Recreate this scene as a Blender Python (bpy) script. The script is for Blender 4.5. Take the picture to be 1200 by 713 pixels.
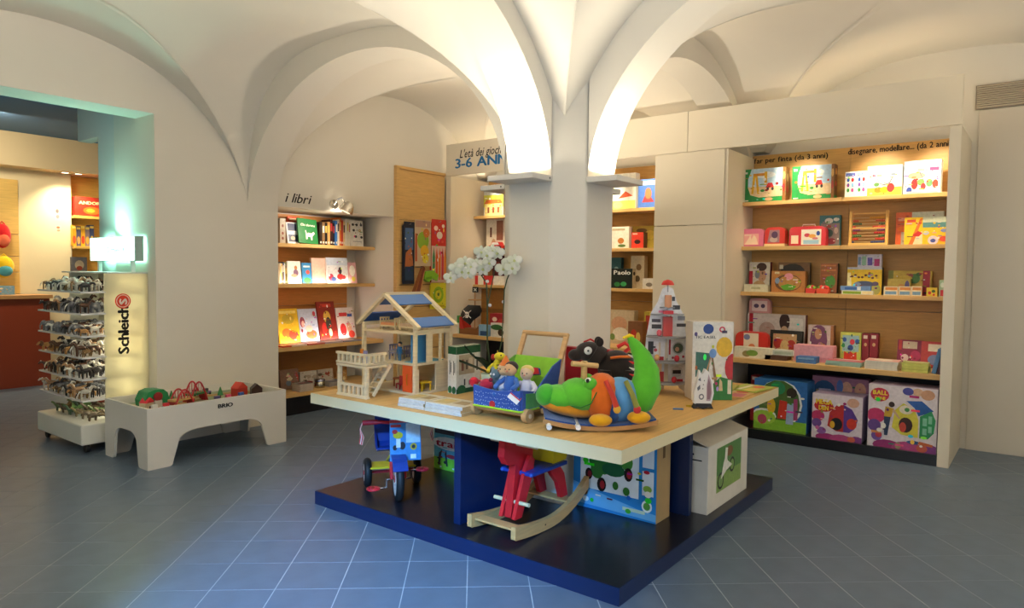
import bpy, bmesh, math, random
from mathutils import Vector, Matrix
for o in list(bpy.data.objects): bpy.data.objects.remove(o)
S = bpy.context.scene; COL = S.collection
R = math.radians; PI = math.pi
rnd = random.Random(7)
# ------------------------------------------------------------------ camera
YAW, PIT, ROL, FPX, CH = 0.6552, -0.046, 0.0112, 819.0, 1.5
fw = Vector((math.cos(YAW)*math.cos(PIT), math.sin(YAW)*math.cos(PIT), math.sin(PIT)))
rt = Vector((math.sin(YAW), -math.cos(YAW), 0)); up = rt.cross(fw)
rt, up = rt*math.cos(ROL)+up*math.sin(ROL), up*math.cos(ROL)-rt*math.sin(ROL)
cd = bpy.data.cameras.new('camera'); cam = bpy.data.objects.new('camera', cd); COL.objects.link(cam)
cd.sensor_fit = 'HORIZONTAL'; cd.sensor_width = 36; cd.lens = FPX/1200*36; cd.clip_start = .05; cd.clip_end = 60
M = Matrix((rt, up, -fw)).transposed().to_4x4(); M.translation = (0, 0, CH); cam.matrix_world = M
S.camera = cam
def ray(x, y): return fw + rt*((x-600)/FPX) + up*((356.5-y)/FPX)
def aX(x, y, X): d = ray(x, y); return Vector((0, 0, CH)) + d*(X/d.x)      # point of the photo on a plane X, Y or Z
def aY(x, y, Y): d = ray(x, y); return Vector((0, 0, CH)) + d*(Y/d.y)
def aZ(x, y, Z): d = ray(x, y); return Vector((0, 0, CH)) + d*((Z-CH)/d.z)
# ------------------------------------------------------------------ world, daylight, exposure
w = bpy.data.worlds.new('world'); S.world = w; w.use_nodes = True
w.node_tree.nodes['Background'].inputs[0].default_value = (.62, .78, 1, 1); w.node_tree.nodes['Background'].inputs[1].default_value = .6
S.view_settings.view_transform = 'Standard'; S.view_settings.look = 'None'; S.view_settings.gamma = 1; S.view_settings.use_curve_mapping = False
S.view_settings.exposure = 0.22
def light(name, kind, loc, aim, power, color=(1, 1, 1), size=.1, size_y=None, spot=None, blend=.5):
    l = bpy.data.lights.new(name, kind); o = bpy.data.objects.new(name, l); COL.objects.link(o)
    l.energy = power; l.color = color; o.location = loc
    if kind == 'AREA':
        l.size = size
        if size_y: l.shape = 'RECTANGLE'; l.size_y = size_y
    else: l.shadow_soft_size = size
    if spot: l.spot_size = R(spot); l.spot_blend = blend
    o.rotation_euler = (Vector(aim)-Vector(loc)).to_track_quat('-Z', 'Y').to_euler()
    return o
WARM = (1, .80, .56); COOL = (.72, .86, 1); NEUT = (1, .93, .82)
# daylight from two assumed, unseen shop windows behind the camera
light('assumed_window_daylight', 'AREA', (-2.12, 1.3, 1.55), (6, 2.2, 1.9), 38, (.74, .88, 1), 2.4, 2.3)
light('assumed_window_daylight', 'AREA', (1.5, -2.72, 1.55), (3.2, 4, 1.9), 40, (.80, .90, 1), 2.6, 2.3)
light('added_blue_floor_spot', 'SPOT', (-1.9, .15, 3.0), (1.80, 2.34, 0), 3100, (.13, .47, 1), .3, spot=32, blend=1)  # added blue spotlight inside the room, tints the floor patch as assumed daylight
# ------------------------------------------------------------------ materials
def lin(c):
    if isinstance(c, str):
        c = c.lstrip('#'); c = [int(c[i:i+2], 16)/255 for i in (0, 2, 4)]
    return tuple(x/12.92 if x <= .04045 else ((x+.055)/1.055)**2.4 for x in c)
MATS = {}
def mat(name, rough=.5, spec=.4, metal=0, grain=None, bump=0, bscale=60, var=.06, vscale=3, sheen=0, emit=0, trans=0, alpha=1, coat=0):
    """colour comes from the mesh's own colour attribute; grain, wear and relief are procedural"""
    m = bpy.data.materials.new(name); m.use_nodes = True; nt = m.node_tree; N = nt.nodes; L = nt.links
    b = N['Principled BSDF']; b.inputs['Roughness'].default_value = rough; b.inputs['Specular IOR Level'].default_value = spec; b.inputs['Metallic'].default_value = metal
    a = N.new('ShaderNodeAttribute'); a.attribute_name = 'Col'
    tc = N.new('ShaderNodeTexCoord'); mp = N.new('ShaderNodeMapping'); L.new(tc.outputs['Object'], mp.inputs[0])
    n = N.new('ShaderNodeTexNoise'); n.inputs['Scale'].default_value = vscale; n.inputs['Detail'].default_value = 4; L.new(mp.outputs[0], n.inputs[0])
    if grain: mp.inputs['Scale'].default_value = grain; n.inputs['Distortion'].default_value = .6
    mr = N.new('ShaderNodeMapRange'); mr.inputs[1].default_value = .3; mr.inputs[2].default_value = .7; mr.inputs[3].default_value = 1-var; mr.inputs[4].default_value = 1+var*.5
    L.new(n.outputs[0], mr.inputs[0])
    mx = N.new('ShaderNodeVectorMath'); mx.operation = 'SCALE'; L.new(a.outputs['Color'], mx.inputs[0]); L.new(mr.outputs[0], mx.inputs['Scale'])
    L.new(mx.outputs[0], b.inputs['Base Color'])
    if bump:
        n2 = N.new('ShaderNodeTexNoise'); n2.inputs['Scale'].default_value = bscale; n2.inputs['Detail'].default_value = 3; L.new(tc.outputs['Object'], n2.inputs[0])
        bp = N.new('ShaderNodeBump'); bp.inputs['Strength'].default_value = bump; bp.inputs['Distance'].default_value = .01; L.new(n2.outputs[0], bp.inputs['Height']); L.new(bp.outputs[0], b.inputs['Normal'])
    if sheen: b.inputs['Sheen Weight'].default_value = sheen
    if coat: b.inputs['Coat Weight'].default_value = coat; b.inputs['Coat Roughness'].default_value = .15
    if emit: L.new(mx.outputs[0], b.inputs['Emission Color']); b.inputs['Emission Strength'].default_value = emit
    if trans:
        t = N.new('ShaderNodeBsdfTranslucent'); L.new(mx.outputs[0], t.inputs[0]); ms = N.new('ShaderNodeMixShader'); ms.inputs[0].default_value = trans
        L.new(b.outputs[0], ms.inputs[1]); L.new(t.outputs[0], ms.inputs[2]); L.new(ms.outputs[0], N['Material Output'].inputs[0])
    if alpha < 1: b.inputs['Alpha'].default_value = alpha
    MATS[name] = m; return m
mat('plaster', .85, .2, var=.035, vscale=1.3, bump=.05, bscale=40)
mat('tile', .34, .5, var=.13, vscale=7, bump=.03, bscale=90)
mat('grout', .9, .2, var=.1, vscale=30)
mat('lacquer', .38, .45, var=.02, vscale=2)
mat('dark_lacquer', .28, .5, var=.05, vscale=4)
mat('wood', .45, .35, grain=(2, 2, 22), var=.12, vscale=3)
mat('wood_x', .55, .3, grain=(1.2, 16, 16), var=.14, vscale=2.5)
mat('wood_y', .42, .4, grain=(16, 1.2, 16), var=.14, vscale=2.5)
mat('paper', .5, .35, var=.04, vscale=12)
mat('card', .75, .2, var=.05, vscale=14)
mat('plastic', .3, .5, var=.02, vscale=8)
mat('rubber', .55, .4, var=.08, vscale=20, bump=.1, bscale=120)
mat('fabric', .9, .15, var=.09, vscale=25, bump=.25, bscale=260, sheen=.25)
mat('leaf', .45, .4, var=.15, vscale=14)
mat('petal', .6, .3, var=.05, vscale=20, trans=.3)
mat('metal', .22, .5, metal=1, var=.04, vscale=8)
mat('steel', .4, .5, metal=.9, var=.04, vscale=8)
mat('film', .2, .5, var=.05, vscale=10, alpha=.35)
mat('lit_panel', .5, .3, var=.03, trans=.55)
mat('ink', .6, .2, var=.02)
mat('print', .42, .4, var=.13, vscale=40)
mat('glow', .5, .2, var=0, emit=1)
# ------------------------------------------------------------------ mesh helpers
class MB:
    """collects faces with a colour each and links them as ONE mesh object"""
    def __init__(s, M=None): s.v = []; s.f = []; s.c = []; s.s = []; s.M = M or Matrix()
    def add(s, vs, fs, c, sm=False):
        k = len(s.v); s.v += [s.M @ Vector(p) for p in vs]; c = lin(c)
        for f in fs: s.f.append([k+i for i in f]); s.c.append(c); s.s.append(sm)
        return s
    def box(s, x0, y0, z0, x1, y1, z1, c):
        return s.add([(x0, y0, z0), (x1, y0, z0), (x1, y1, z0), (x0, y1, z0), (x0, y0, z1), (x1, y0, z1), (x1, y1, z1), (x0, y1, z1)],
              [(3, 2, 1, 0), (4, 5, 6, 7), (0, 1, 5, 4), (1, 2, 6, 5), (2, 3, 7, 6), (3, 0, 4, 7)], c)
    def bar(s, p, q, w, h, c, upv=(0, 0, 1)):
        p = Vector(p); q = Vector(q); d = (q-p).normalized(); u = Vector(upv)
        if abs(d.dot(u)) > .98: u = Vector((1, 0, 0))
        a = d.cross(u).normalized()*w/2; b = a.cross(d).normalized()*h/2
        vs = [p-a-b, p+a-b, p+a+b, p-a+b, q-a-b, q+a-b, q+a+b, q-a+b]
        return s.add(vs, [(3, 2, 1, 0), (4, 5, 6, 7), (0, 1, 5, 4), (1, 2, 6, 5), (2, 3, 7, 6), (3, 0, 4, 7)], c)
    def prism(s, pts, lo, hi, ax, c, sm=False):
        n = len(pts); f = {'x': lambda a, b, t: (t, a, b), 'y': lambda a, b, t: (a, t, b), 'z': lambda a, b, t: (a, b, t)}[ax]
        vs = [f(a, b, lo) for a, b in pts]+[f(a, b, hi) for a, b in pts]
        s.add(vs, [list(range(n))[::-1], list(range(n, 2*n))], c)
        return s.add(vs, [(i, (i+1) % n, n+(i+1) % n, n+i) for i in range(n)], c, sm)
    def tube(s, pts, r, c, n=8, cap=True, sm=True):
        pts = [Vector(p) for p in pts]; m = len(pts); rs = r if isinstance(r, (list, tuple)) else [r]*m; vs = []; a = None
        for i, p in enumerate(pts):
            d = (pts[min(i+1, m-1)]-pts[max(i-1, 0)]).normalized()
            if a is None:
                a = d.orthogonal().normalized()
            a = (a-d*a.dot(d)).normalized(); b = d.cross(a)
            vs += [p+(a*math.cos(2*PI*k/n)+b*math.sin(2*PI*k/n))*rs[i] for k in range(n)]
        fs = [(i*n+k, i*n+(k+1) % n, (i+1)*n+(k+1) % n, (i+1)*n+k) for i in range(m-1) for k in range(n)]
        s.add(vs, fs, c, sm)
        if cap: s.add(vs, [list(range(n))[::-1], list(range((m-1)*n, m*n))], c)
        return s
    def cyl(s, p, q, r, c, n=16, r2=None): return s.tube([p, q], [r, r if r2 is None else r2], c, n)
    def ell(s, ctr, r, c, M=None, nu=14, nv=9):
        if not isinstance(r, (tuple, list)): r = (r, r, r)
        ctr = Vector(ctr); vs = []; M = M or Matrix.Identity(3)
        for j in range(nv+1):
            t = PI*j/nv
            for i in range(nu):
                u = 2*PI*i/nu; vs.append(ctr + M @ Vector((r[0]*math.sin(t)*math.cos(u), r[1]*math.sin(t)*math.sin(u), r[2]*math.cos(t))))
        return s.add(vs, [(j*nu+i, (j+1)*nu+i, (j+1)*nu+(i+1) % nu, j*nu+(i+1) % nu) for j in range(nv) for i in range(nu)], c, True)
    def lathe(s, prof, c, ctr=(0, 0, 0), n=20):
        vs = [(ctr[0]+r*math.cos(2*PI*k/n), ctr[1]+r*math.sin(2*PI*k/n), ctr[2]+z) for r, z in prof for k in range(n)]
        return s.add(vs, [(i*n+k, i*n+(k+1) % n, (i+1)*n+(k+1) % n, (i+1)*n+k) for i in range(len(prof)-1) for k in range(n)], c, True)
    def poly(s, pts, c): return s.add(pts, [list(range(len(pts)))], c)
    def torus(s, ctr, R_, r, c, ax='z', n=20, m=8):
        pts = []
        for k in range(n):
            a = 2*PI*k/n
            for j in range(m):
                b = 2*PI*j/m; q = (R_+r*math.cos(b)); x, y, z = q*math.cos(a), q*math.sin(a), r*math.sin(b)
                x, y, z = {'z': (x, y, z), 'y': (x, z, y), 'x': (z, x, y)}[ax]
                pts.append((ctr[0]+x, ctr[1]+y, ctr[2]+z))
        return s.add(pts, [(k*m+j, ((k+1) % n)*m+j, ((k+1) % n)*m+(j+1) % m, k*m+(j+1) % m) for k in range(n) for j in range(m)], c, True)
    def mesh(s, name, fix=True):
        me = bpy.data.meshes.new(name); me.from_pydata(s.v, [], s.f)
        if fix:
            bm = bmesh.new(); bm.from_mesh(me); bmesh.ops.remove_doubles(bm, verts=bm.verts, dist=1e-6) if 0 else None
            bmesh.ops.recalc_face_normals(bm, faces=bm.faces); bm.to_mesh(me); bm.free()
        ca = me.color_attributes.new('Col', 'FLOAT_COLOR', 'CORNER'); buf = []
        for p in me.polygons:
            buf += (list(s.c[p.index])+[1])*p.loop_total
        ca.data.foreach_set('color', buf); me.polygons.foreach_set('use_smooth', s.s); me.update(); return me
    def build(s, name, material, parent=None, loc=None, rot=None, bevel=0, fix=True, seg=2):
        me = s.mesh(name, fix); me.materials.append(MATS[material]); return put(name, me, parent, loc, rot, bevel, seg)
def put(name, me, parent=None, loc=None, rot=None, bevel=0, seg=2):
    o = bpy.data.objects.new(name, me); COL.objects.link(o)
    if parent: o.parent = parent
    if loc is not None: o.location = loc
    if rot is not None: o.rotation_euler = rot if isinstance(rot, (tuple, list)) else (0, 0, rot)
    if bevel:
        b = o.modifiers.new('bevel', 'BEVEL'); b.width = bevel; b.segments = seg; b.limit_method = 'ANGLE'; b.angle_limit = R(40); b.harden_normals = False
    return o
def empty(name, loc=(0, 0, 0), rot=0):
    o = bpy.data.objects.new(name, None); COL.objects.link(o); o.location = loc; o.empty_display_size = .05
    o.rotation_euler = rot if isinstance(rot, (tuple, list)) else (0, 0, rot); return o
def T(o, label, cat, group=None):
    o['label'] = label; o['category'] = cat
    if group: o['group'] = group
    return o
def struct(o): o['kind'] = 'structure'; return o
def dup(o, parent=None):
    c = o.copy(); COL.objects.link(c); c.parent = parent
    for ch in o.children: dup(ch, c)
    return c
# lettering: every glyph once as a flat mesh
GL = {}
def glyphs():
    obs = []
    for ch in "ABCDEFGHIJKLMNOPQRSTUVWXYZabcdefghijklmnopqrstuvwxyz0123456789.,()'-àèì!&":
        cu = bpy.data.curves.new('g', 'FONT'); cu.body = ch; cu.size = 1; cu.resolution_u = 2; o = bpy.data.objects.new('g', cu); COL.objects.link(o); obs.append((ch, o))
    bpy.context.view_layer.update(); dg = bpy.context.evaluated_depsgraph_get()
    for ch, o in obs:
        me = bpy.data.meshes.new_from_object(o.evaluated_get(dg)); vs = [(v.co.x, v.co.y) for v in me.vertices]; fs = [tuple(p.vertices) for p in me.polygons]
        x0 = min(v[0] for v in vs); x1 = max(v[0] for v in vs); GL[ch] = ([(x-x0, y) for x, y in vs], fs, x1-x0)
        bpy.data.meshes.remove(me); cu = o.data; bpy.data.objects.remove(o); bpy.data.curves.remove(cu)
glyphs()
def textw(s, gap=.09): return sum((.3 if c == ' ' else GL[c][2]+gap) for c in s)
def frame(o, u, v):        # o = lower left corner, u = width vector, v = height vector
    return Vector(o), Vector(u), Vector(v)
def text(mb, fr, s, x, y, h, c, lift, bold=0, shear=0, width=None, gap=.09):
    """lettering in the unit square of frame fr; h = cap height / frame height; width = wanted width / frame width"""
    o, u, v = fr; n = u.cross(v).normalized(); k = h*v.length/.72; ux = u.normalized(); vy = v.normalized()
    kx = k if width is None else width*u.length/textw(s, gap); cx = x*u.length
    for ch in s:
        if ch == ' ': cx += .3*kx; continue
        vs, fs, wd = GL[ch]
        for dx, dy in ([(0, 0)] if not bold else [(-bold, 0), (bold, 0), (0, -bold*.6), (0, bold*.6)]):
            mb.add([o+ux*(cx+(a+dx+shear*b)*kx)+vy*(y*v.length+(b+dy)*k)+n*(lift+dx*.0008) for a, b in vs], fs, c)
        cx += (wd+gap)*kx
def art(mb, fr, shapes, lift=.0006):
    """flat print: r rectangle, e ellipse, p polygon, t text - in the unit square of fr"""
    o, u, v = fr; n = u.cross(v).normalized(); P = lambda a, b, l: o+u*a+v*b+n*l
    for i, sh in enumerate(shapes):
        k, c = sh[0], sh[1]; l = lift+i*.00025
        if k == 'r': a, b, a2, b2 = sh[2:6]; mb.poly([P(a, b, l), P(a2, b, l), P(a2, b2, l), P(a, b2, l)], c)
        elif k == 'e':
            cx, cy, rx, ry = sh[2:6]; N_ = 14
            mb.poly([P(min(1, max(0, cx+rx*math.cos(2*PI*j/N_))), min(1, max(0, cy+ry*math.sin(2*PI*j/N_))), l) for j in range(N_)], c)
        elif k == 'p': mb.poly([P(a, b, l) for a, b in sh[2]], c)
        elif k == 't': text(mb, fr, sh[2], sh[3], sh[4], sh[5], c, l, *(sh[6:]))
def rart(seed, bg, pal, n=9, title=None):
    """loose printed picture: ground, big blobs, a title strip"""
    q = random.Random(seed); L = [('r', bg, 0, 0, 1, 1)]
    for i in range(n):
        c = q.choice(pal); x, y = q.uniform(.12, .88), q.uniform(.1, .72); a = q.uniform(.05, .2)
        if q.random() < .6: L.append(('e', c, x, y, a, a*q.uniform(.5, 1.3)))
        else: L.append(('p', c, [(min(.97, max(.03, x+a*q.uniform(-1.2, 1.2))), min(.97, max(.03, y+a*q.uniform(-1.2, 1.2)))) for _ in range(3)]))
    if title: L.append(('r', title, .12, .8, .88, .92))
    return L
# ================================================================== the setting
PL = '#dbd5c9'; WHITE = '#e4dccb'
def wallbox(name, *boxes, c=PL, m='plaster'):
    b = MB()
    for q in boxes: b.box(*q, c)
    return struct(b.build(name, m))
# floor: grout bed and single tiles
fl = struct(MB().box(-3, -3.6, -.06, 9, 12.5, -.0012, '#b4bcc4').build('floor', 'grout'))
tb = MB(); PT = .2995; h = PT/2-.0022
tb.prism([(-h+.002, -h), (h-.002, -h), (h, -h+.002), (h, h-.002), (h-.002, h), (-h+.002, h), (-h, h-.002), (-h, -h+.002)], -.008, 0, 'z', '#596a7e')
tile_me = tb.mesh('floor_tile'); tile_me.materials.append(MATS['tile'])
ta = R(40.606); e1 = Vector((math.cos(ta), math.sin(ta), 0)); e2 = Vector((-e1.y, e1.x, 0)); T0 = Vector((2.462, 2.143, 0))
cand = []; far = []
minv = M.inverted()
for i in range(-30, 40):
    for j in range(-34, 34):
        p = T0+e1*(PT*(i+.5))+e2*(PT*(j+.5))
        if not (-2.9 < p.x < 8.8 and -3.4 < p.y < 12.2): continue
        q = minv @ p; vis = False
        if q.z < -.3:
            x, y = 600+FPX*q.x/-q.z, 356.5-FPX*q.y/-q.z; vis = -60 < x < 1260 and y < 780
            if vis and 2.78 < p.x < 4.88 and 1.53 < p.y < 3.63: vis = False
            if vis and (p.x > 6.5 or (p.y > 6.1 and p.x > 2.8)): vis = False
        (cand if vis else far).append((-q.z, p))
cand.sort(key=lambda t: t[0])
for k, (d, p) in enumerate(cand[:300]):
    o = put('floor_tile', tile_me, fl, p, (0, 0, ta))
rb = MB()
for d, p in cand[300:]+far:
    c = [p+e1*a*h+e2*b*h for a, b in ((-1, -1), (1, -1), (1, 1), (-1, 1))]
    rb.poly(c, '#596a7e')
o = rb.build('floor_tile_field', 'tile', fl, fix=False); o['kind'] = 'stuff'
# left wall with the passage, the book niche cut behind the respond
XN, XF, YN, YF = 3.6785, 4.0015, 2.416, 2.739; WL = 5.945; WB = 5.985
wallbox('wall_left', (-2.3, WL, 0, .5, WL+.335, 3.75), (.5, WL, 2.78, 2.83, WL+.335, 3.75), (2.83, WL, 0, XF, WL+.75, 3.75),
        (XF, WB, 2.115, 5.54, WB+.72, 3.75), (5.54, WB, 0, 7.4, WB+.72, 3.75), (XF, WB+.67, 0, 5.54, WB+.75, 2.115))
wallbox('wall_back', (7.21, -3, 0, 7.4, 6, 3.75))
wallbox('wall_front', (-2.4, -3, 0, -2.2, -.1, 3.75), (-2.4, 2.7, 0, -2.2, 6.2, 3.75), (-2.4, -.1, 0, -2.2, 2.7, .35), (-2.4, -.1, 2.75, -2.2, 2.7, 3.75))
wallbox('wall_right', (-2.4, -3, 0, .1, -2.8, 3.75), (2.9, -3, 0, 7.4, -2.8, 3.75), (.1, -3, 0, 2.9, -2.8, .35), (.1, -3, 2.75, 2.9, -2.8, 3.75))
for k, (a, b, vert) in enumerate((((-2.3, -.1), (-2.3, 2.7), 1), ((.1, -2.9), (2.9, -2.9), 0))):  # unseen shop windows, assumed as the source of the daylight
    f = MB(); t = .03
    for s in (0, .5, 1):
        x, y = a[0]+(b[0]-a[0])*s, a[1]+(b[1]-a[1])*s; f.box(x-t, y-t, .35, x+t, y+t, 2.75, '#3a3f48')
    for z in (.38, 2.72): f.bar((a[0], a[1], z), (b[0], b[1], z), .06, .06, '#3a3f48')
    wo = struct(f.build('window_%d' % (k+1), 'lacquer')); a, b = Vector((*a, 0)), Vector((*b, 0))
    for s in (0, .5):
        p, q = a+(b-a)*(s+.012), a+(b-a)*(s+.488); MB().bar((p.x, p.y, 1.55), (q.x, q.y, 1.55), .006, 2.26, '#dfe8ee').build('pane', 'film', wo)
# ceiling: groin vaults between broad arches, flat beyond
def sup(d, a, z0, cr, p, a2=None, p2=None):
    if a2 and d > 0: a, p = a2, p2
    t = min(abs(d)/a, 1); return z0+(cr-z0)*(max(0, 1-t**p))**(1/p)
def inv(z, s, a, z0, cr, p, a2=None, p2=None):
    if a2 and s > 0: a, p = a2, p2
    t = min(1, max(0, (z-z0)/(cr-z0))); return a*(max(0, 1-t**p))**(1/p)
def vault(x0, x1, y0, y1, px, py, n=48, m=10):
    """four webs meeting exactly along the groins"""
    b = MB(); g = lambda lo, hi, i: lo+(hi-lo)*(.5-.5*math.cos(PI*i/n))
    for ax in (0, 1):
        A, B = (px, py) if ax == 0 else (py, px); e0, e1 = (x0, x1) if ax == 0 else (y0, y1); f0, f1 = (y0, y1) if ax == 0 else (x0, x1)
        for s, e in ((-1, e0), (1, e1)):
            vs = []
            for j in range(n+1):
                y = g(f0, f1, j); z = sup(y-B[0], *B[1:]); d = inv(z, s, *A[1:]); xg = A[0]+s*(d-.004-.04*min(1, max(0, (z-A[2])/(A[3]-A[2])))**12); xg = max(xg, e0) if s < 0 else min(xg, e1)
                for i in range(m+1):
                    x = e+(xg-e)*i/m; q = (x, y, z) if ax == 0 else (y, x, z); vs.append((q[0], q[1], max(q[2], 2.72)) if q[0] > 6.7 else q)
            b.add(vs, [(j*(m+1)+i, j*(m+1)+i+1, (j+1)*(m+1)+i+1, (j+1)*(m+1)+i) for j in range(n) for i in range(m)], PL, True)
    return b
BX = (.317, XN); 
def soft(o, ang=24):
    for p in o.data.polygons: p.use_smooth = True
    o.data.set_sharp_from_angle(angle=R(ang)); return o
v1 = vault(BX[0], XN, YF, WL, (2.0, 1.70, 1.9, 3.325, 2), (4.5, 1.77, 1.9, 3.385, 2.2, 1.449, 3))
v2 = vault(BX[0], XN, -.96, YN, (2.0, 1.70, 1.9, 3.36, 2), (.73, 1.72, 1.9, 3.40, 2.2))
v3 = vault(XF, 7.21, YF, WB, (5.606, 1.66, 1.9, 3.46, 2), (4.42, 1.69, 1.9, 3.42, 2.2, 1.568, 2.6))
v4 = vault(XF, 7.21, -.96, YN, (5.606, 1.66, 1.9, 3.46, 2), (.73, 1.70, 1.9, 3.47, 2.4))
def join(*bs):
    r = MB()
    for b in bs:
        k = len(r.v); r.v += b.v; r.f += [[i+k for i in f] for f in b.f]; r.c += b.c; r.s += b.s
    return r
cb = join(v1, v2, v3, v4)
cb.box(-2.4, -3, 3.45, .0, 6, 3.55, PL); cb.box(0, -3, 3.45, 7.3, -1.28, 3.55, PL)
cb.box(-2.4, -3, 3.76, 7.4, 6.7, 3.85, PL)  # unseen slab over the vaults, added to block sky through gaps
soft(struct(cb.build('ceiling', 'plaster', fix=False)), 14)
def arch(name, c, a, along, lo, hi, cr=3.23, z0=2.03, top=3.75, n=40):
    pts = [(c-a, top), (c-a, z0)]+[(c-a*math.cos(PI*i/n), z0+(cr-z0)*math.sin(PI*i/n)) for i in range(1, n)]+[(c+a, z0), (c+a, top)]
    b = MB(); vs = [(p, q) for p, q in pts]; m = len(vs)
    f = (lambda a_, z, t: (t, a_, z)) if along == 'y' else (lambda a_, z, t: (a_, t, z))
    V = [f(p, q, lo) for p, q in vs]+[f(p, q, hi) for p, q in vs]
    b.add(V, [(i, i+1, m+i+1, m+i) for i in range(1, m-2)], PL, True)
    for s in (0, m):                                  # spandrel strips up to the top
        for i in range(2, m-3):
            b.add([V[s+i], V[s+i+1], f(vs[i+1][0], top, lo if s == 0 else hi), f(vs[i][0], top, lo if s == 0 else hi)], [(0, 1, 2, 3)], PL)
    o = struct(b.build(name, 'plaster')); return o
PC = (3.84, 2.5775); PH = .3175; AH = 1.5255
arch('trim_1', PC[1]+PH+AH, AH, 'y', XN, XF, 3.23)          # towards the left wall
arch('trim_2', PC[1]-PH-AH, AH, 'y', XN, XF, 3.23)
arch('trim_3', PC[0]-PH-AH, AH, 'x', YN, YF, 3.22)
arch('trim_4', PC[0]+PH+AH, AH, 'x', YN, YF, 3.27)
for k, (cx, cy) in enumerate(((.155, 2.5775), (3.84, -1.11), (.155, -1.11))):
    pass
arch('trim_5', PC[1]+PH+AH, AH, 'y', -.0065, .3165); arch('trim_6', PC[1]-PH-AH, AH, 'y', -.0065, .3165)
arch('trim_7', PC[0]-PH-AH, AH, 'x', -1.2715, -.9485); arch('trim_8', PC[0]+PH+AH, AH, 'x', -1.2715, -.9485)
def pillar(cx, cy):
    c = .1555; h_ = PH; b = MB()
    b.prism([(cx-h_+c, cy-h_), (cx+h_-c, cy-h_), (cx+h_, cy-h_+c), (cx+h_, cy+h_-c), (cx+h_-c, cy+h_), (cx-h_+c, cy+h_), (cx-h_, cy+h_-c), (cx-h_, cy-h_+c)], 0, 3.75, 'z', PL)
    return struct(b.build('pillar', 'plaster', bevel=.012))
pillar(*PC); pillar(3.84, -1.11); pillar(.155, 2.5775+.0)
# up-light ledges on the pillar, one under each arch
def ledge(loc, rot, label, pw=None):
    t = T(empty('wall_light', loc, rot), label, 'lamp')
    MB().box(-.17, -.21, 0, .17, 0, .034, '#d8d4cc').build('housing', 'lacquer', t, bevel=.004)
    MB().box(-.13, -.15, .034, .13, -.03, .040, '#fff2d8').build('lamp_tube', 'glow', t)
    s = MB(); s.cyl((.1712, -.03, .017), (.169, -.03, .017), .006, '#555555', 8); s.build('screw', 'steel', t)
    m = Matrix.Translation(loc) @ Matrix.Rotation(rot, 4, 'Z')
    l = light('uplight', 'AREA', m @ Vector((0, -.09, .06)), m @ Vector((0, -.13, 3)), pw or UPL, (1, .90, .72), .26, .12)
    l.data.spread = R(150)
    return t
UPL = 6
ledge((PC[0]-PH, PC[1], 2.05), -PI/2, 'white up-light ledge on the pillar side facing the toy train table', 12)
ledge((PC[0], PC[1]-PH, 2.05), 0, 'white up-light ledge on the pillar side towards the long white shelf wall', 7)
ledge((PC[0]+PH, PC[1], 2.05), PI/2, 'white up-light ledge on the far side of the pillar', 6)
ledge((PC[0], PC[1]+PH, 2.05), PI, 'white up-light ledge on the pillar side towards the book niche', 9)
ledge((3.84, -.79, 2.05), PI, 'added white up-light ledge on the next pillar to the right', 30)  # from here: unseen ledges added on other pillars for more ceiling light
ledge((.4725, 2.5775, 2.05), PI/2, 'added white up-light ledge on the next pillar to the left', 34)
ledge((.155, 2.895, 2.05), PI, 'added white up-light ledge on the left wall side of the next pillar', 34)
ledge((.155, 2.26, 2.05), 0, 'added white up-light ledge on the near side of the next pillar', 24)
ledge((4.1575, -1.11, 2.05), PI/2, 'added white up-light ledge facing the right end of the shelf wall', 24)
# unseen standing up-lighters, added to brighten the vaults
def added_torchiere(x, y, label, pw):
    t = T(empty('added_floor_lamp', (x, y, 0)), label, 'lamp')
    MB().lathe([(0, 0), (.14, 0), (.14, .015), (.02, .03), (0, .03)], '#8a8a8c').build('base', 'steel', t); MB().cyl((0, 0, .03), (0, 0, 1.8), .014, '#8a8a8c').build('pole', 'steel', t)
    MB().lathe([(.02, 1.78), (.09, 1.82), (.15, 1.9), (.145, 1.9), (.085, 1.83), (.0, 1.80)], '#c8c8c8').build('bowl', 'steel', t)
    l = light('torchiere_fill_light', 'AREA', (x, y, 1.885), (x, y, 3), pw, (1, .88, .69), .24); l.data.shape = 'DISK'; l.data.spread = R(165)
added_torchiere(.64, 3.15, 'added steel floor lamp shining up beside the passage', 37); added_torchiere(.7, -1.75, 'added steel floor lamp shining up near the shop window', 40); added_torchiere(5.09, 3.74, 'added steel floor lamp shining up hidden behind the pillar', 30); added_torchiere(5.6, -1.6, 'added steel floor lamp shining up right of the shelf wall', 24)
# panel and air grille on the back wall, right of the shelf wall
gr = T(empty('air_vent', (7.205, .29, 2.93)), 'grey louvred air vent high on the right wall', 'vent')
MB().box(-.012, -.27, -.005, .0, .27, .2, '#8d8374').build('grille_frame', 'lacquer', gr)
for k in range(11): MB().bar((-.017, -.26, .012+k*.0176), (-.017, .26, .012+k*.0176), .016, .004, '#c9bda8', (.5, 0, 1)).build('slat', 'lacquer', gr)
door = struct(MB().box(7.195, -.6, .0, 7.208, .53, 2.92, '#cfc6b6').build('door_1', 'lacquer', bevel=.004))
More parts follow.
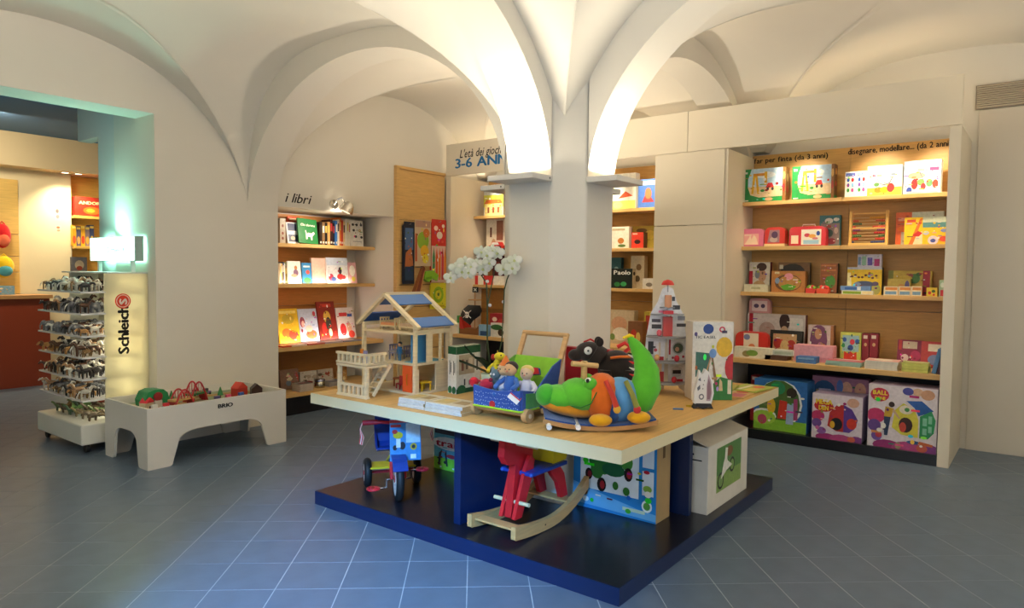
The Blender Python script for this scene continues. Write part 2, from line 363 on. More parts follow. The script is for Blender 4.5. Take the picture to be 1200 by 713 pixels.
# ---- room beyond the passage
wallbox('wall_passage', (2.86, WL+.75, 0, 2.98, 7.1, 3.4), (2.84, WL+.34, 0, 2.9, WL+.76, 3.4), (2.86, 7.1, 2.72, 2.98, 7.55, 3.4), c='#cfd0cc')
wallbox('wall_far', (2.2, 10.5, 0, 3.88, 10.7, 2.75), (-1, 10.7, 0, 5.5, 10.9, 3.4), c='#e2d6b8')
wallbox('wall_far_right', (4.6, 7, 0, 4.75, 10.9, 3.4), (-1.2, 6.2, 0, -1, 10.9, 3.4), c='#e2d6b8')
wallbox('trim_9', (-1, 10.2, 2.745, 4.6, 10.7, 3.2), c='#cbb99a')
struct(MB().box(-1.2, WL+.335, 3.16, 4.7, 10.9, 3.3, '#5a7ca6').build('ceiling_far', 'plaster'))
# ================================================================== furniture
WOOD = '#d3ab6c'; WOOD2 = '#c99a58'; BIRCH = '#dcc48e'; PANEL = '#e6dcc8'
XP, XS, XK = 6.37, 6.80, 7.10                       # shelf wall: front plane, shelf fronts, back boards
ZS = (2.202, 1.772, 1.332, .721)
su = T(empty('shelf_wall', (XP, 3.2, 0)), 'long white shelf wall with pale wooden shelves under a broad white fascia', 'shelving')
def P(name, m, *boxes, c=PANEL, parent=su, off=(XP, 3.2, 0), bevel=.002):
    b = MB(Matrix.Translation((-off[0], -off[1], -off[2])))
    for q in boxes: b.box(*q, c)
    return b.build(name, m, parent, bevel=bevel)
for y0, y1 in ((.575, 2.795), (2.799, 4.995), (4.999, 5.94)): P('fascia_panel', 'lacquer', (XP, y0, 2.668, XP+.03, y1, 3.05))
P('end_panel', 'lacquer', (XP, .575, 0, 7.2, .655, 2.664))
P('cover_panel', 'lacquer', (XP, 2.43, 1.968, XP+.02, 3.13, 2.664)); P('cover_panel', 'lacquer', (XP, 2.43, .0, XP+.02, 3.13, 1.962))
P('side_panel', 'lacquer', (XP+.02, 2.402, 0, XK, 2.43, 2.664)); P('side_panel', 'lacquer', (XP+.02, 3.105, 0, XK, 3.13, 2.664))
P('side_panel', 'lacquer', (XP, 4.45, 0, XK, 4.55, 2.664)); P('side_panel', 'lacquer', (XP, 5.86, 0, XK, 5.94, 2.664))
BAYS = ((.655, 1.505), (1.508, 2.43), (3.13, 4.45), (4.55, 5.86))
for y0, y1 in BAYS:
    P('back_board', 'wood', (XK, y0, 0, XK+.02, y1, 1.183), c=WOOD2, bevel=.001); P('back_board', 'wood', (XK, y0, 1.187, XK+.02, y1, 2.69), c=WOOD2, bevel=.001)
    for z in ZS[:3]: P('shelf', 'wood_y', (XS, y0, z-.036, XK, y1, z), c=WOOD, bevel=.002)
for y0, y1 in ((.655, 2.43), (3.13, 4.45), (4.55, 5.86)):
    P('counter_shelf', 'wood_y', (6.42, y0, ZS[3]-.042, XK, y1, ZS[3]), c=WOOD, bevel=.003)
    P('base', 'dark_lacquer', (XP+.005, y0, 0, XK, y1, .088), c='#15151a')
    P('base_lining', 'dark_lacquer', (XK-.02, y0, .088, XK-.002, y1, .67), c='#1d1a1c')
def sign(name, s, y, z, h, width, x=XK, c='#231a14', bold=.03, shear=0, parent=su, off=(XP, 3.2, 0)):
    b = MB(Matrix.Translation((-off[0], -off[1], -off[2])))
    text(b, frame((x, y, z), (0, -1, 0), (0, 0, 1)), s, 0, 0, h, c, .002, bold, shear, width); return b.build(name, 'ink', parent, fix=False)
p = aX(884, 189, XK); sign('lettering', 'far per finta (da 3 anni)', p.y, 2.615, .05, .70)
p = aX(994, 181, XK); sign('lettering', 'disegnare, modellare... (da 2 anni)', p.y, 2.625, .052, .82)
sign('lettering', 'costruire, scoprire (da 3 anni)', aX(755, 208, XK).y+.78, 2.50, .05, .90)
p = aX(539, 183, XP); sign('lettering', "L'età dei giochi", p.y, p.z-.025, .10, .66, XP, '#2c2a2a', .014, .28)
p = aX(534, 197.5, XP); sign('lettering', '3-6 ANNI', p.y, p.z, .115, .86, XP, '#2f78b4', .03)
# spot lamps behind the fascia
def spot(loc, aim, label, pw=24, ang=70, col=(1, .86, .62), soft_=.03):
    t = T(empty('spot_lamp', loc), label, 'lamp'); d = (Vector(aim)-Vector(loc)).normalized()
    b = MB(); b.tube([-d*.06, d*.005, d*.03], [.022, .03, .034], '#b8b6b2', 12, cap=False); b.build('lamp_head', 'metal', t)
    MB().tube([d*.004, d*.006], [.026, .026], '#fff3d0', 12).build('bulb', 'glow', t)
    MB().cyl((0, 0, 0), (0, 0, .07), .008, '#b8b6b2', 8).build('stem', 'metal', t)
    light('spot_light', 'SPOT', Vector(loc)+d*.05, aim, pw, col, soft_, spot=ang, blend=.7); return t
for y, zt, l in ((1.95, 2.42, 'spot lamp behind the fascia above the two green train boxes'), (1.28, 2.42, 'spot lamp behind the fascia above the white bead box'), (.84, 2.42, 'spot lamp behind the fascia beside the end panel'),
                 (3.42, 2.38, 'spot lamp behind the fascia beside the pillar'), (4.0, 2.3, 'spot lamp behind the fascia hidden by the pillar'), (5.45, 2.3, 'spot lamp behind the fascia above the wooden toy house')):
    spot((6.55, y, 2.74), (7.02, y-.05, zt-.1), l)
    light('spot_wash', 'SPOT', (6.5, y, 2.70), (6.98, y, 1.3), 26, (1, .80, .52), .05, spot=80, blend=.9)
# bare area lights added inside the shelf wall's open top to brighten the vault
for y, pw in ((1.3, 3), (3.5, 3), (5.2, 5)): light('vault_fill_light', 'AREA', (6.74, y, 2.71), (6.66, y, 4), pw, (1, .86, .62), 1.5, .5)
# ---- book niche
bk = T(empty('book_shelf', (4.02, 6.6, 0)), 'wooden book shelves built into the wall niche under the words i libri', 'bookshelf')
NY0, NYB, NX0, NX1 = 6.29, 6.625, XF+.005, 5.535
def N(name, m, *boxes, c=WOOD, bevel=.002): return P(name, m, *boxes, c=c, parent=bk, off=(4.02, 6.6, 0), bevel=bevel)
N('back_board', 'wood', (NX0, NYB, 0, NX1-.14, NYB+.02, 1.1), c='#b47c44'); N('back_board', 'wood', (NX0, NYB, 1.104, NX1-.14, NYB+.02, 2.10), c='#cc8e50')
for z in (1.772, 1.345): N('shelf', 'wood_x', (NX0, NY0, z-.036, NX1, NYB, z))
N('shelf', 'wood_x', (NX0, NY0-.15, .70-.04, NX1, NYB, .70)); N('shelf', 'wood_x', (NX0, NY0-.2, .19, NX1, NYB, .23)); N('base', 'dark_lacquer', (NX0, NY0-.16, 0, NX1, NYB, .19), c='#151418')
for z, l in ((1.345, 'glowing light strip under the middle book shelf'), ):
    pass
b = MB(Matrix.Translation((-XF, -WB, 0)))
text(b, frame(aY(334, 236.5, WB), (1, 0, 0), (0, 0, 1)), 'i libri', 0, 0, .095, '#2b2320', .002, .012, .3, .30)
o = b.build('wall_lettering', 'ink', None, (XF, WB, 0), fix=False); T(o, 'dark handwritten wall words i libri above the book niche', 'lettering')
for z, y, pw, c, l in ((1.346, 6.312, 2.2, (1, .84, .6), 'glowing light strip along the front of the middle niche shelf'), (.7165, 6.345, 3.4, (1, .80, .74), 'glowing light strip along the front of the lit niche shelf')):
    t = T(empty('light_strip', (4.66, y, z)), l, 'lamp'); MB().box(-.6, -.006, 0, .6, .006, .008, '#c8c4bc').build('channel', 'steel', t); MB().box(-.59, .0062, .001, .59, .0075, .007, '#fff0dc').build('diffuser', 'glow', t)
    light('strip_light', 'AREA', (4.66, y+.012, z+.006), (4.66, y+.1, z+.07), pw, c, 1.15, .012)
# chrome lamp on the wall over the niche
q = aY(403, 243, WB-.10); lp = T(empty('picture_lamp', (q.x, WB, q.z)), 'chrome wall lamp with round head over the book niche', 'lamp')
b = MB(); b.cyl((-.06, 0, .03), (-.06, -.02, .03), .05, '#cfcbc4', 18); b.build('wall_plate', 'metal', lp)
b = MB(); b.tube([(-.06, -.02, .03), (-.05, -.06, .08), (-.02, -.09, .1), (.02, -.1, .05), (.03, -.11, .0)], .009, '#d8d4cc', 10); b.build('arm', 'metal', lp)
b = MB(); ax = Vector((-.35, .25, -.9)).normalized(); c0 = Vector((.04, -.11, .0))
b.tube([c0-ax*.06, c0-ax*.03, c0+ax*.02, c0+ax*.05], [.03, .06, .075, .08], '#d8d4cc', 18); b.build('lamp_head', 'metal', lp)
b = MB(); b.tube([c0+ax*.0505, c0+ax*.052], [.05, .05], '#fff0d0', 14); b.build('bulb', 'glow', lp)
light('picture_light', 'SPOT', Vector((q.x, WB, q.z))+c0+ax*.07, (4.6, 6.45, 1.75), 22, (1, .84, .66), .03, spot=115, blend=.8)
light('picture_light', 'SPOT', Vector((q.x-.05, WB-.07, q.z-.03)), (4.75, WB+.05, 2.3), 1.4, (1, .84, .66), .03, spot=120, blend=.9)
# ---- slat wall panel
sl = T(empty('slat_panel', (5.56, WB, 0)), 'tall pale wooden slat board with hanging toys beside the book niche', 'display board')
sx0, sx1 = 5.585, 6.36; zz = [2.085, 1.84, 1.585, 1.33, 1.07, .82, .56, .3, .06]
def SLP(name, *boxes, c=WOOD): return P(name, 'wood', *boxes, c=c, parent=sl, off=(5.56, WB, 0), bevel=.003)
SLP('frame_post', (5.545, WB-.05, 0, 5.585, WB, 2.70)); SLP('frame_top', (5.585, WB-.05, 2.665, 6.36, WB, 2.70)); SLP('top_board', (sx0, WB-.032, 2.09, sx1, WB, 2.664))
for a, b_ in zip(zz, zz[1:]): SLP('slat', (sx0, WB-.032, b_+.008, sx1, WB-.006, a))
SLP('backing', (sx0, WB-.006, 0, sx1, WB, 2.1), c='#6a4a28')
# ---- big display table built round the pillar
TX0, TY0, TX1, TY1, TZ = 2.71, 1.465, 4.95, 3.68, .72
tt = T(empty('display_table', (PC[0], PC[1], 0)), 'large square birch display table on a dark blue base around the pillar', 'table')
def D(name, m, *boxes, c=BIRCH, bevel=.003): return P(name, m, *boxes, c=c, parent=tt, off=(PC[0], PC[1], 0), bevel=bevel)
h_ = PH+.005
D('table_top', 'wood_x', (TX0, TY0, TZ-.0635, TX1, PC[1]-h_, TZ), (TX0, PC[1]+h_, TZ-.0635, TX1, TY1, TZ), (TX0, PC[1]-h_, TZ-.0635, PC[0]-h_, PC[1]+h_, TZ), (PC[0]+h_, PC[1]-h_, TZ-.0635, TX1, PC[1]+h_, TZ), c='#cda463', bevel=0)
e = .0015
for q in ((TX0-e, TY0, TX0, TY1), (TX0, TY0-e, TX1, TY0), (TX1, TY0, TX1+e, TY1), (TX0, TY1, TX1, TY1+e)): D('edge_band', 'lacquer', (q[0], q[1], TZ-.0635, q[2], q[3], TZ-.0003), c='#e2d6ae', bevel=0)
BX0, BY0, BX1, BY1 = 2.74, 1.48, 4.93, 3.68; NAVY = '#0e2148'
for q in ((BX0, BY0, BX1, PC[1]-h_), (BX0, PC[1]+h_, BX1, BY1), (BX0, PC[1]-h_, PC[0]-h_, PC[1]+h_), (PC[0]+h_, PC[1]-h_, BX1, PC[1]+h_)):
    D('base_plate', 'dark_lacquer', (q[0], q[1], 0, q[2], q[3], .084), c=NAVY, bevel=0)
D('base_surface', 'dark_lacquer', (BX0+.004, BY0+.004, .084, BX1-.004, PC[1]-h_, .0855), (BX0+.004, PC[1]+h_, .084, BX1-.004, BY1-.004, .0855), (BX0+.004, PC[1]-h_, .084, PC[0]-h_, PC[1]+h_, .0855), (PC[0]+h_, PC[1]-h_, .084, BX1-.004, PC[1]+h_, .0855), c='#1a1a22', bevel=0)
t_ = .024
for q in ((2.87, PC[1]-t_, PC[0]-h_, PC[1]+t_), (PC[0]+h_, PC[1]-t_, 4.8, PC[1]+t_), (PC[0]-t_, 1.62, PC[0]+t_, PC[1]-h_), (PC[0]-t_, PC[1]+h_, PC[0]+t_, 3.55)):
    D('support_fin', 'dark_lacquer', (q[0], q[1], .0855, q[2], q[3], TZ-.0635), c=NAVY)
# ---- toy train table
GX, GY, GW, GD, GH = 2.41, 5.225, 1.18, .71, .458
bt = T(empty('play_table', (GX, GY, 0)), 'white train play table with raised rim and curved leg cut-outs', 'table')
def cutout(w, h, leg, slope, top, rr=.06, n=6):
    """board outline with an arched cut-out between two feet"""
    pts = [(0, 0), (leg, 0)]
    a0 = (leg+slope, top)
    pts[-1:] = [(leg-.03, 0)] + [(leg-.03+.03*math.sin(PI/2*i/4), .03-.03*math.cos(PI/2*i/4)) for i in range(1, 5)]
    pts += [(leg+slope*.4, top-rr)]+[(leg+slope*.4+(rr+slope*.6)*(1-math.cos(PI/2*i/n)), top-rr+rr*math.sin(PI/2*i/n)) for i in range(1, n+1)]
    R_ = [(w-x, y) for x, y in pts[::-1]]
    return pts+R_+[(w, h), (0, h)]
for y in (0, GD-.02): MB().prism(cutout(GW, GH, .19, .1, .255, .09), y, y+.02, 'y', '#d9d5cd').build('long_side', 'lacquer', bt, bevel=.004)
for x in (0, GW-.02): MB().prism([(a+.02, b) for a, b in cutout(GD-.04, GH, .13, .06, .26, .08)], x, x+.02, 'x', '#d9d5cd').build('end_side', 'lacquer', bt, bevel=.004)
MB().box(.02, .02, .375, GW-.02, GD-.02, .395, '#7c8f6a').build('play_board', 'lacquer', bt)
b = MB(); text(b, frame((.555, -.001, .385), (1, 0, 0), (0, 0, 1)), 'BRIO', 0, 0, .032, '#222222', .0005, .05, 0, .13); b.build('lettering', 'ink', bt, fix=False)
# ================================================================== goods on the shelves
def pk(face, plane, zb, px, py, depth, color, shapes, name, label, cat='box', lean=0, rot=0, group=None, side=None, m='paper', roll=0):
    """a package: px = left/right edge of its front, py = its top edge, in photo pixels on the plane it stands on"""
    A = aX if face == 'X' else aY; xm = (px[0]+px[1])/2
    pm = A(xm, py, plane); H_ = max(.012, (pm.z-zb)/max(.5, math.cos(lean)))
    a = A(px[0], py+10, plane); b = A(px[1], py+10, plane); W_ = (a.y-b.y) if face == 'X' else (b.x-a.x)
    mid = (a+b)/2; rz = (-PI/2 if face == 'X' else 0)+rot
    loc = (plane+depth/2, mid.y, zb+depth/2*abs(math.sin(lean))+.0005) if face == 'X' else (mid.x, plane+depth/2, zb+depth/2*abs(math.sin(lean))+.0005)
    if roll: loc = (loc[0], loc[1], loc[2]+W_/2*abs(math.sin(roll)))
    return mkbox(loc, (W_, depth, H_), color, shapes, name, label, cat, (-lean, roll, rz), group, side, m), zb+H_
def specks(shapes, label):
    """fine detail of a printed picture: many small marks in the colours of the print"""
    q = random.Random(sum(ord(c)*(i+1) for i, c in enumerate(label))); cols = [x[1] for x in shapes]; L = []
    for i in range(18):
        f_ = q.uniform(.6, 1.2); c = [max(0, min(1, v*f_)) for v in [int(q.choice(cols).lstrip('#')[k:k+2], 16)/255 for k in (0, 2, 4)]]
        if q.random() < .2: c = [.93, .92, .88]
        x, y = q.uniform(.06, .94), q.uniform(.06, .92); a = q.uniform(.012, .045)
        L.append(('e', c, x, y, a, a*q.uniform(.5, 1.3)) if q.random() < .6 else ('r', c, max(.01, x-a*1.6), max(.01, y-a*.4), min(.99, x+a*1.6), min(.99, y+a*.4)))
    return L
ORD = ['first', 'second', 'third', 'fourth', 'fifth', 'sixth', 'seventh', 'eighth', 'ninth', 'tenth', 'eleventh']
def mkbox(loc, dim, color, shapes, name, label, cat, rot=(0, 0, 0), group=None, side=None, m='paper', top=None):
    w_, d_, h_ = dim; o = MB().box(-w_/2, -d_/2, 0, w_/2, d_/2, h_, color).build(name, m, None, loc, rot, bevel=min(.003, min(dim)*.1), seg=1)
    T(o, label, cat, group)
    if shapes and len(shapes) > 4: shapes = shapes+specks(shapes, label)
    if shapes:
        b = MB(); art(b, frame((-w_/2, -d_/2, 0), (w_, 0, 0), (0, 0, h_)), shapes); b.build('front_print', 'print' if m == 'paper' else m, o, fix=False)
    if side:
        b = MB(); art(b, frame((w_/2, -d_/2, 0), (0, d_, 0), (0, 0, h_)), side); b.build('side_print', 'print' if m == 'paper' else m, o, fix=False)
    if top:
        b = MB(); art(b, frame((-w_/2, -d_/2, h_), (w_, 0, 0), (0, d_, 0)), top); b.build('top_print', 'print' if m == 'paper' else m, o, fix=False)
    return o
RED, ORG, YEL, GRN, BLU, LBL, PNK, PUR, BLK, WHT, CRM, BRN, TEAL = '#c8202a', '#e0701c', '#f0c81e', '#2c8c3a', '#2450a8', '#7fb2dc', '#e58aa8', '#6a3a86', '#1e1c1e', '#efece4', '#e8dcc0', '#7a4a28', '#3f8f94'
# --- opening nearest the right end, top shelf
X1 = 6.86
def train_art(): return [('r', '#e8e4d4', 0, 0, 1, 1), ('r', '#bcd8ee', .1, .45, .92, 1), ('e', '#eef4f8', .55, .8, .22, .1), ('r', '#e4c9a0', .1, .12, .92, .46), ('p', '#1f8a44', [(0, 0), (1, 0), (1, .16), (.4, .14), (.2, .22), (.14, .45), (.14, .7), (.22, 1), (0, 1)]),
    ('p', '#e0ac18', [(.22, .25), (.27, .25), (.31, .75), (.36, .25), (.41, .25), (.35, .85), (.26, .85)]), ('r', '#d08a2a', .26, .78, .58, .86), ('r', '#e0ac18', .52, .5, .58, .9), ('p', '#cf3030', [(.55, .42), (.74, .42), (.7, .56), (.6, .56)]), ('e', '#333333', .6, .38, .03, .05), ('e', '#333333', .71, .38, .03, .05),
    ('e', '#2f8a3c', .48, .34, .05, .04), ('e', '#e6b88a', .62, .08, .1, .05), ('r', '#8a5a2c', .93, .0, 1, 1), ('e', '#d6a860', .96, .75, .03, .12), ('e', '#a43428', .96, .4, .03, .12), ('r', '#f2f2ec', .04, .04, .16, .07), ('r', '#f2f2ec', .04, .86, .13, .92)]
pk('X', X1, ZS[0], (870, 921), 197.5, .11, '#1f8a44', train_art(), 'train_set_box', 'green train set box with crane picture, next to the white side panel', side=[('r', '#9a6630', 0, 0, 1, 1), ('e', '#d6b070', .5, .7, .3, .12), ('e', '#b04030', .5, .35, .3, .1)])
pk('X', X1, ZS[0], (928.5, 978), 194, .11, '#1f8a44', train_art(), 'train_set_box', 'green train set box with crane picture, right-hand one of the two', side=[('r', '#6b4424', 0, 0, 1, 1), ('e', '#d09a50', .5, .8, .3, .1), ('e', '#b04030', .5, .45, .3, .08), ('r', '#1f8a44', 0, 0, 1, .1)])
bead = lambda c: [('r', WHT, 0, 0, 1, 1), ('r', c, .05, .82, .95, .95)]+[('e', q, .3+.4*(i % 2), .68-.2*(i//2), .13, .08) for i, q in enumerate((BLU, RED, '#7a4aa0', LBL, GRN, '#d84a90'))]
pk('X', X1, ZS[0], (990.5, 1003), 201.5, .09, '#dfe2ee', bead('#6a78c0'), 'craft_kit_box', 'narrow white kit box with small coloured motifs under the word disegnare')
pk('X', X1, ZS[0], (1003.5, 1016), 200.5, .09, '#dfe2ee', bead('#88a4d8'), 'craft_kit_box', 'narrow blue and white kit box touching the white bead box')
o, _ = pk('X', X1, ZS[0], (1016.8, 1057.5), 194, .1, '#f4f4f0', [('r', '#f6f6f4', 0, 0, 1, 1), ('r', '#a8cc48', 0, 0, 1, .28), ('e', '#e08020', .32, .2, .12, .1), ('e', '#e8b020', .5, .2, .12, .1), ('e', '#cc3838', .68, .26, .11, .15), ('e', '#5a8a4a', .27, .38, .08, .07), ('r', '#d86a78', .14, .64, .24, .72), ('r', '#d0b890', .28, .64, .42, .71), ('r', '#c8b0c0', .46, .65, .64, .72), ('r', '#8898a8', .68, .66, .8, .73)],
      'bead_box', 'white bead craft box with a drooping dark carry cord')
MB().tube([(-.06, -.053, .155), (-.04, -.055, .11), (0, -.055, .095), (.04, -.055, .11), (.06, -.053, .155)], .003, '#33405a', 6).build('carry_cord', 'plastic', o)
o, _ = pk('X', X1, ZS[0], (1059.5, 1103), 188, .12, '#e8eef6', [('r', '#eaf0f8', 0, 0, 1, 1), ('r', '#cfe0f2', 0, .6, 1, 1), ('e', '#c8b090', .35, .55, .24, .1), ('e', '#cc3a34', .3, .3, .09, .16), ('e', '#7a9a58', .47, .35, .1, .1), ('e', '#b83a40', .54, .22, .07, .1), ('e', '#6a9a68', .7, .32, .09, .12), ('e', '#c84838', .86, .28, .08, .13), ('e', '#3850a8', .16, .12, .08, .1), ('r', '#e6d8c8', .1, .02, .95, .08), ('r', '#c8a0a0', .38, .68, .56, .76), ('r', '#c04a80', .7, .68, .95, .78), ('r', '#d8c8b0', .58, .66, .68, .76)],
      'craft_set_box', 'big pale blue craft box with red and green figures beside the end panel')
MB().tube([(-.02, -.063, .19), (.01, -.064, .12), (.05, -.064, .15), (.08, -.063, .2)], .003, '#4a5a80', 6).build('carry_cord', 'plastic', o)
# --- second shelf: little cases
def case(px, py, color, win, label, handle=None, base=None, depth=.1, plane=X1, zb=ZS[1], artw=None):
    a = aX(px[0], py, plane); b = aX(px[1], py, plane); w_ = a.y-b.y; h_ = aX(sum(px)/2, py, plane).z-zb
    t = T(empty('play_case', (plane+depth/2, (a.y+b.y)/2, zb+.0005), -PI/2), label, 'case'); r_ = min(h_, w_)*.28; pts = [(-w_/2, .004), (w_/2, .004)]
    pts += [(w_/2-r_+r_*math.cos(q), h_-r_+r_*math.sin(q)) for q in [PI/2*i/5 for i in range(6)]]+[(-w_/2+r_-r_*math.cos(q), h_-r_+r_*math.sin(q)) for q in [PI/2*(5-i)/5 for i in range(6)]]
    MB().prism([(x, max(z, 0)) for x, z in pts], -depth/2, depth/2, 'y', color).build('shell', 'plastic', t, bevel=.004)
    b = MB(); art(b, frame((-w_/2, -depth/2, 0), (w_, 0, 0), (0, 0, h_)), win, .0012); b.build('front_print', 'paper', t, fix=False)
    if handle: MB().tube([(-w_*.18, 0, h_-.002), (-w_*.16, 0, h_+.02), (w_*.16, 0, h_+.02), (w_*.18, 0, h_-.002)], .005, handle, 8).build('handle', 'plastic', t)
    if base: MB().box(-w_/2-.004, -depth/2-.006, 0, w_/2+.004, depth/2, .025, base).build('tray', 'plastic', t, bevel=.004)
    return t
case((867.3, 895), 268.4, '#e07898', [('r', '#f0b0a8', .18, .1, .8, .72), ('p', '#f6dcc0', [(.2, .12), (.4, .5), (.45, .65), (.5, .4), (.6, .66), (.7, .5), (.78, .12)]), ('r', '#f6e4c8', .2, .62, .5, .66)], 'pink plastic play case with pale castle drawing')
case((896.5, 920), 266.4, '#d83a30', [('p', '#a8808a', [(.14, .2), (.74, .2), (.74, .85), (.25, .85)]), ('e', '#c8b0a8', .45, .35, .2, .14), ('e', '#5a4060', .5, .6, .16, .18)], 'red and clear play case with cream bottom tray', base='#f0d8a0')
case((925, 968), 265.5, '#cc2834', [('r', '#f4e0c0', .06, .12, .26, .55), ('r', '#ece4d4', .34, .06, .88, .84), ('r', '#9cc4dc', .4, .1, .82, .3), ('e', '#c84858', .5, .55, .08, .1), ('e', '#e0a048', .64, .5, .1, .1), ('e', '#3850a0', .8, .64, .05, .12), ('e', '#d07880', .72, .38, .08, .06)], 'red toy suitcase with white handle and picture lid', handle='#f0d8c8')
pk('X', 6.98, ZS[1], (960.5, 985), 252.5, .05, '#2f6a70', [('r', '#2f6a70', 0, 0, 1, 1), ('r', '#8a7a74', .06, .05, .96, .74), ('e', '#d8d8cc', .45, .82, .2, .09), ('e', '#d8d8cc', .8, .86, .14, .06), ('e', '#a84838', .45, .64, .12, .05), ('e', '#3a5a50', .5, .42, .16, .12), ('e', '#8a3038', .6, .16, .2, .1), ('e', '#c0a898', .8, .5, .1, .1)], 'game_box', 'dark teal box standing behind the red toy suitcase')
a0, a1 = aX(993.5, 280, X1), aX(1039.5, 280, X1); aw = a0.y-a1.y; ah = aX(1016, 247, X1).z-ZS[1]
ab = T(empty('abacus', (X1+.05, (a0.y+a1.y)/2, ZS[1]+.0005), -PI/2), 'wooden counting frame with rows of coloured beads', 'abacus')
for x in (-aw/2+.011, aw/2-.011): MB().box(x-.011, -.014, 0, x+.011, .014, ah, '#e0b060').build('post', 'wood', ab, bevel=.002)
MB().box(-aw/2, -.035, 0, aw/2, .035, .02, '#e8c070').build('foot', 'wood', ab, bevel=.002)
for z in (.5, .93): MB().bar((-aw/2+.02, 0, ah*z), (aw/2-.02, 0, ah*z), .012, .012, '#e0b060').build('rail', 'wood', ab)
bc = ['#2f4c8c', '#d83828', '#3a7a40', '#c82830', '#7a3a78', '#d83c30', '#1f5a38', '#c84830', '#e0a020']
for k in range(9):
    z = ah*(.1+.088*k); MB().cyl((-aw/2+.02, 0, z), (aw/2-.02, 0, z), .0025, '#d8c090', 6).build('rod', 'wood', ab)
    n = 10; g = [1, 4, 6, 3, 5, 2, 6, 4, 0][k]
    for i in range(n):
        x = -aw/2+.034+i*.0125 if i < g else aw/2-.034-(n-1-i)*.0125
        MB().lathe([(.002, -.0055), (.009, -.004), (.009, .004), (.002, .0055)], bc[k], n=8).build('bead', 'plastic', ab, (x, 0, z), (0, PI/2, 0), fix=False)
pk('X', 6.98, ZS[1], (1050, 1106), 248.5, .04, '#d8dcc8', [('r', '#d8dcc8', 0, 0, 1, 1), ('r', '#e4682a', 0, 0, .34, 1), ('r', '#f0a888', .05, .74, .28, .84), ('e', '#f07818', .15, .5, .12, .08), ('r', '#c8c0b0', .12, .0, .3, .4), ('e', '#b84830', .62, .8, .06, .04), ('e', '#b84830', .9, .66, .08, .06)], 'activity_box', 'orange and grey-green activity box behind the yellow one')
pk('X', 6.90, ZS[1], (1060, 1112), 254.5, .05, '#f0cc20', [('r', '#f4cc20', 0, 0, 1, 1), ('r', '#d8e0c8', .42, .66, 1, 1), ('r', '#5f9a9c', .42, .62, .95, .8), ('p', '#e87828', [(.1, 0), (.2, 0), (.42, .96), (.36, .96)]), ('p', '#f0e0b8', [(.2, 0), (.42, 0), (.42, .5), (.3, .4)]), ('p', '#cc3028', [(.2, .36), (.32, .5), (.42, .42), (.34, .3), (.22, .3)]), ('r', '#d8502a', .06, .82, .26, .92), ('e', '#e8d8e4', .66, .16, .12, .16), ('e', '#4a58a8', .66, .14, .06, .07), ('e', '#d0d4e8', .5, .42, .07, .07), ('e', '#8890c0', .9, .5, .08, .06), ('e', '#e05030', .9, .2, .1, .1)], 'paint_box', 'bright yellow paint set box at the end panel')
# --- third shelf
X3 = 6.86; Z3 = ZS[2]
pk('X', 6.93, Z3, (859.5, 869.5), 309.5, .17, '#9c2434', [('r', '#a82838', 0, 0, 1, 1), ('r', '#b8b4d0', .1, .82, .9, .97), ('e', '#e0a8a0', .6, .5, .3, .2)], 'picture_book', 'dark red picture book leaning on the left shelf side', 'book', roll=-.22)
pk('X', 6.96, Z3, (878, 902.5), 307.5, .06, '#d8d0c0', [('r', '#dcd4c4', 0, 0, 1, 1), ('r', '#b82838', 0, 0, .18, .7), ('e', '#c89878', .62, .55, .2, .22), ('e', '#4a3028', .6, .84, .24, .14), ('e', '#c8a070', .5, .2, .3, .18), ('e', '#8a9098', .4, .58, .12, .14)], 'baby_toy_box', 'cream toy box with a baby picture and red left edge', side=[('r', '#7a1c28', 0, 0, 1, 1)])
pk('X', 6.84, Z3, (872, 899.5), 333.5, .08, '#e0dcc0', [('r', '#dedabc', 0, 0, 1, 1), ('r', '#b8b890', .3, .35, .7, .65)], 'flat_box', 'low cream box lying in front of the baby toy box')
pk('X', 6.99, Z3, (912, 949), 307.8, .05, '#5f4630', [('r', '#7a5a38', 0, 0, 1, 1), ('e', '#2c2a26', .46, .66, .4, .3), ('r', '#c8c0a8', .04, .78, .16, .92)], 'puzzle_box', 'dark brown puzzle box behind the felt face box')
pk('X', 6.87, Z3, (904, 943.5), 317.8, .07, '#b07840', [('r', '#b87a40', 0, 0, 1, 1), ('e', '#6a4a30', .5, .45, .4, .4), ('e', '#b88848', .54, .45, .34, .34), ('e', '#d890a0', .52, .74, .13, .16), ('e', '#8098b8', .18, .54, .07, .14), ('p', '#58a030', [(.28, .3), (.5, .4), (.76, .3), (.66, .14), (.5, .1), (.36, .14)]), ('r', '#d8c8a0', .1, .86, .24, .96)], 'felt_face_box', 'brown cardboard box with pink nose and green mouth cut-outs')
for k, (x0, x1, c, l) in enumerate(((944, 956, '#7ab030', 'green and red play fruit tray'), (956.5, 972, '#d83828', 'red play fruit tray with orange rim'))):
    a, b = aX(x0, 335, 6.85), aX(x1, 335, 6.85); t = T(empty('play_fruit_tray', (6.88, (a.y+b.y)/2, Z3+.0005)), l+' on the third shelf', 'tray'); w_ = a.y-b.y
    MB().prism([(-w_*.42, 0), (w_*.42, 0), (w_*.5, .045), (-w_*.5, .045)], -.04, .04, 'x', '#d85030' if k else '#c83830').build('tray', 'plastic', t)
    for i in range(5): MB().ell((-.025+.012*i, (-.36+.18*i)*w_, .05+.008*(i % 2)), .019, [c, '#c02830', '#e8e0d8', c, '#70a838'][i], nu=8, nv=6).build('play_fruit', 'plastic', t)
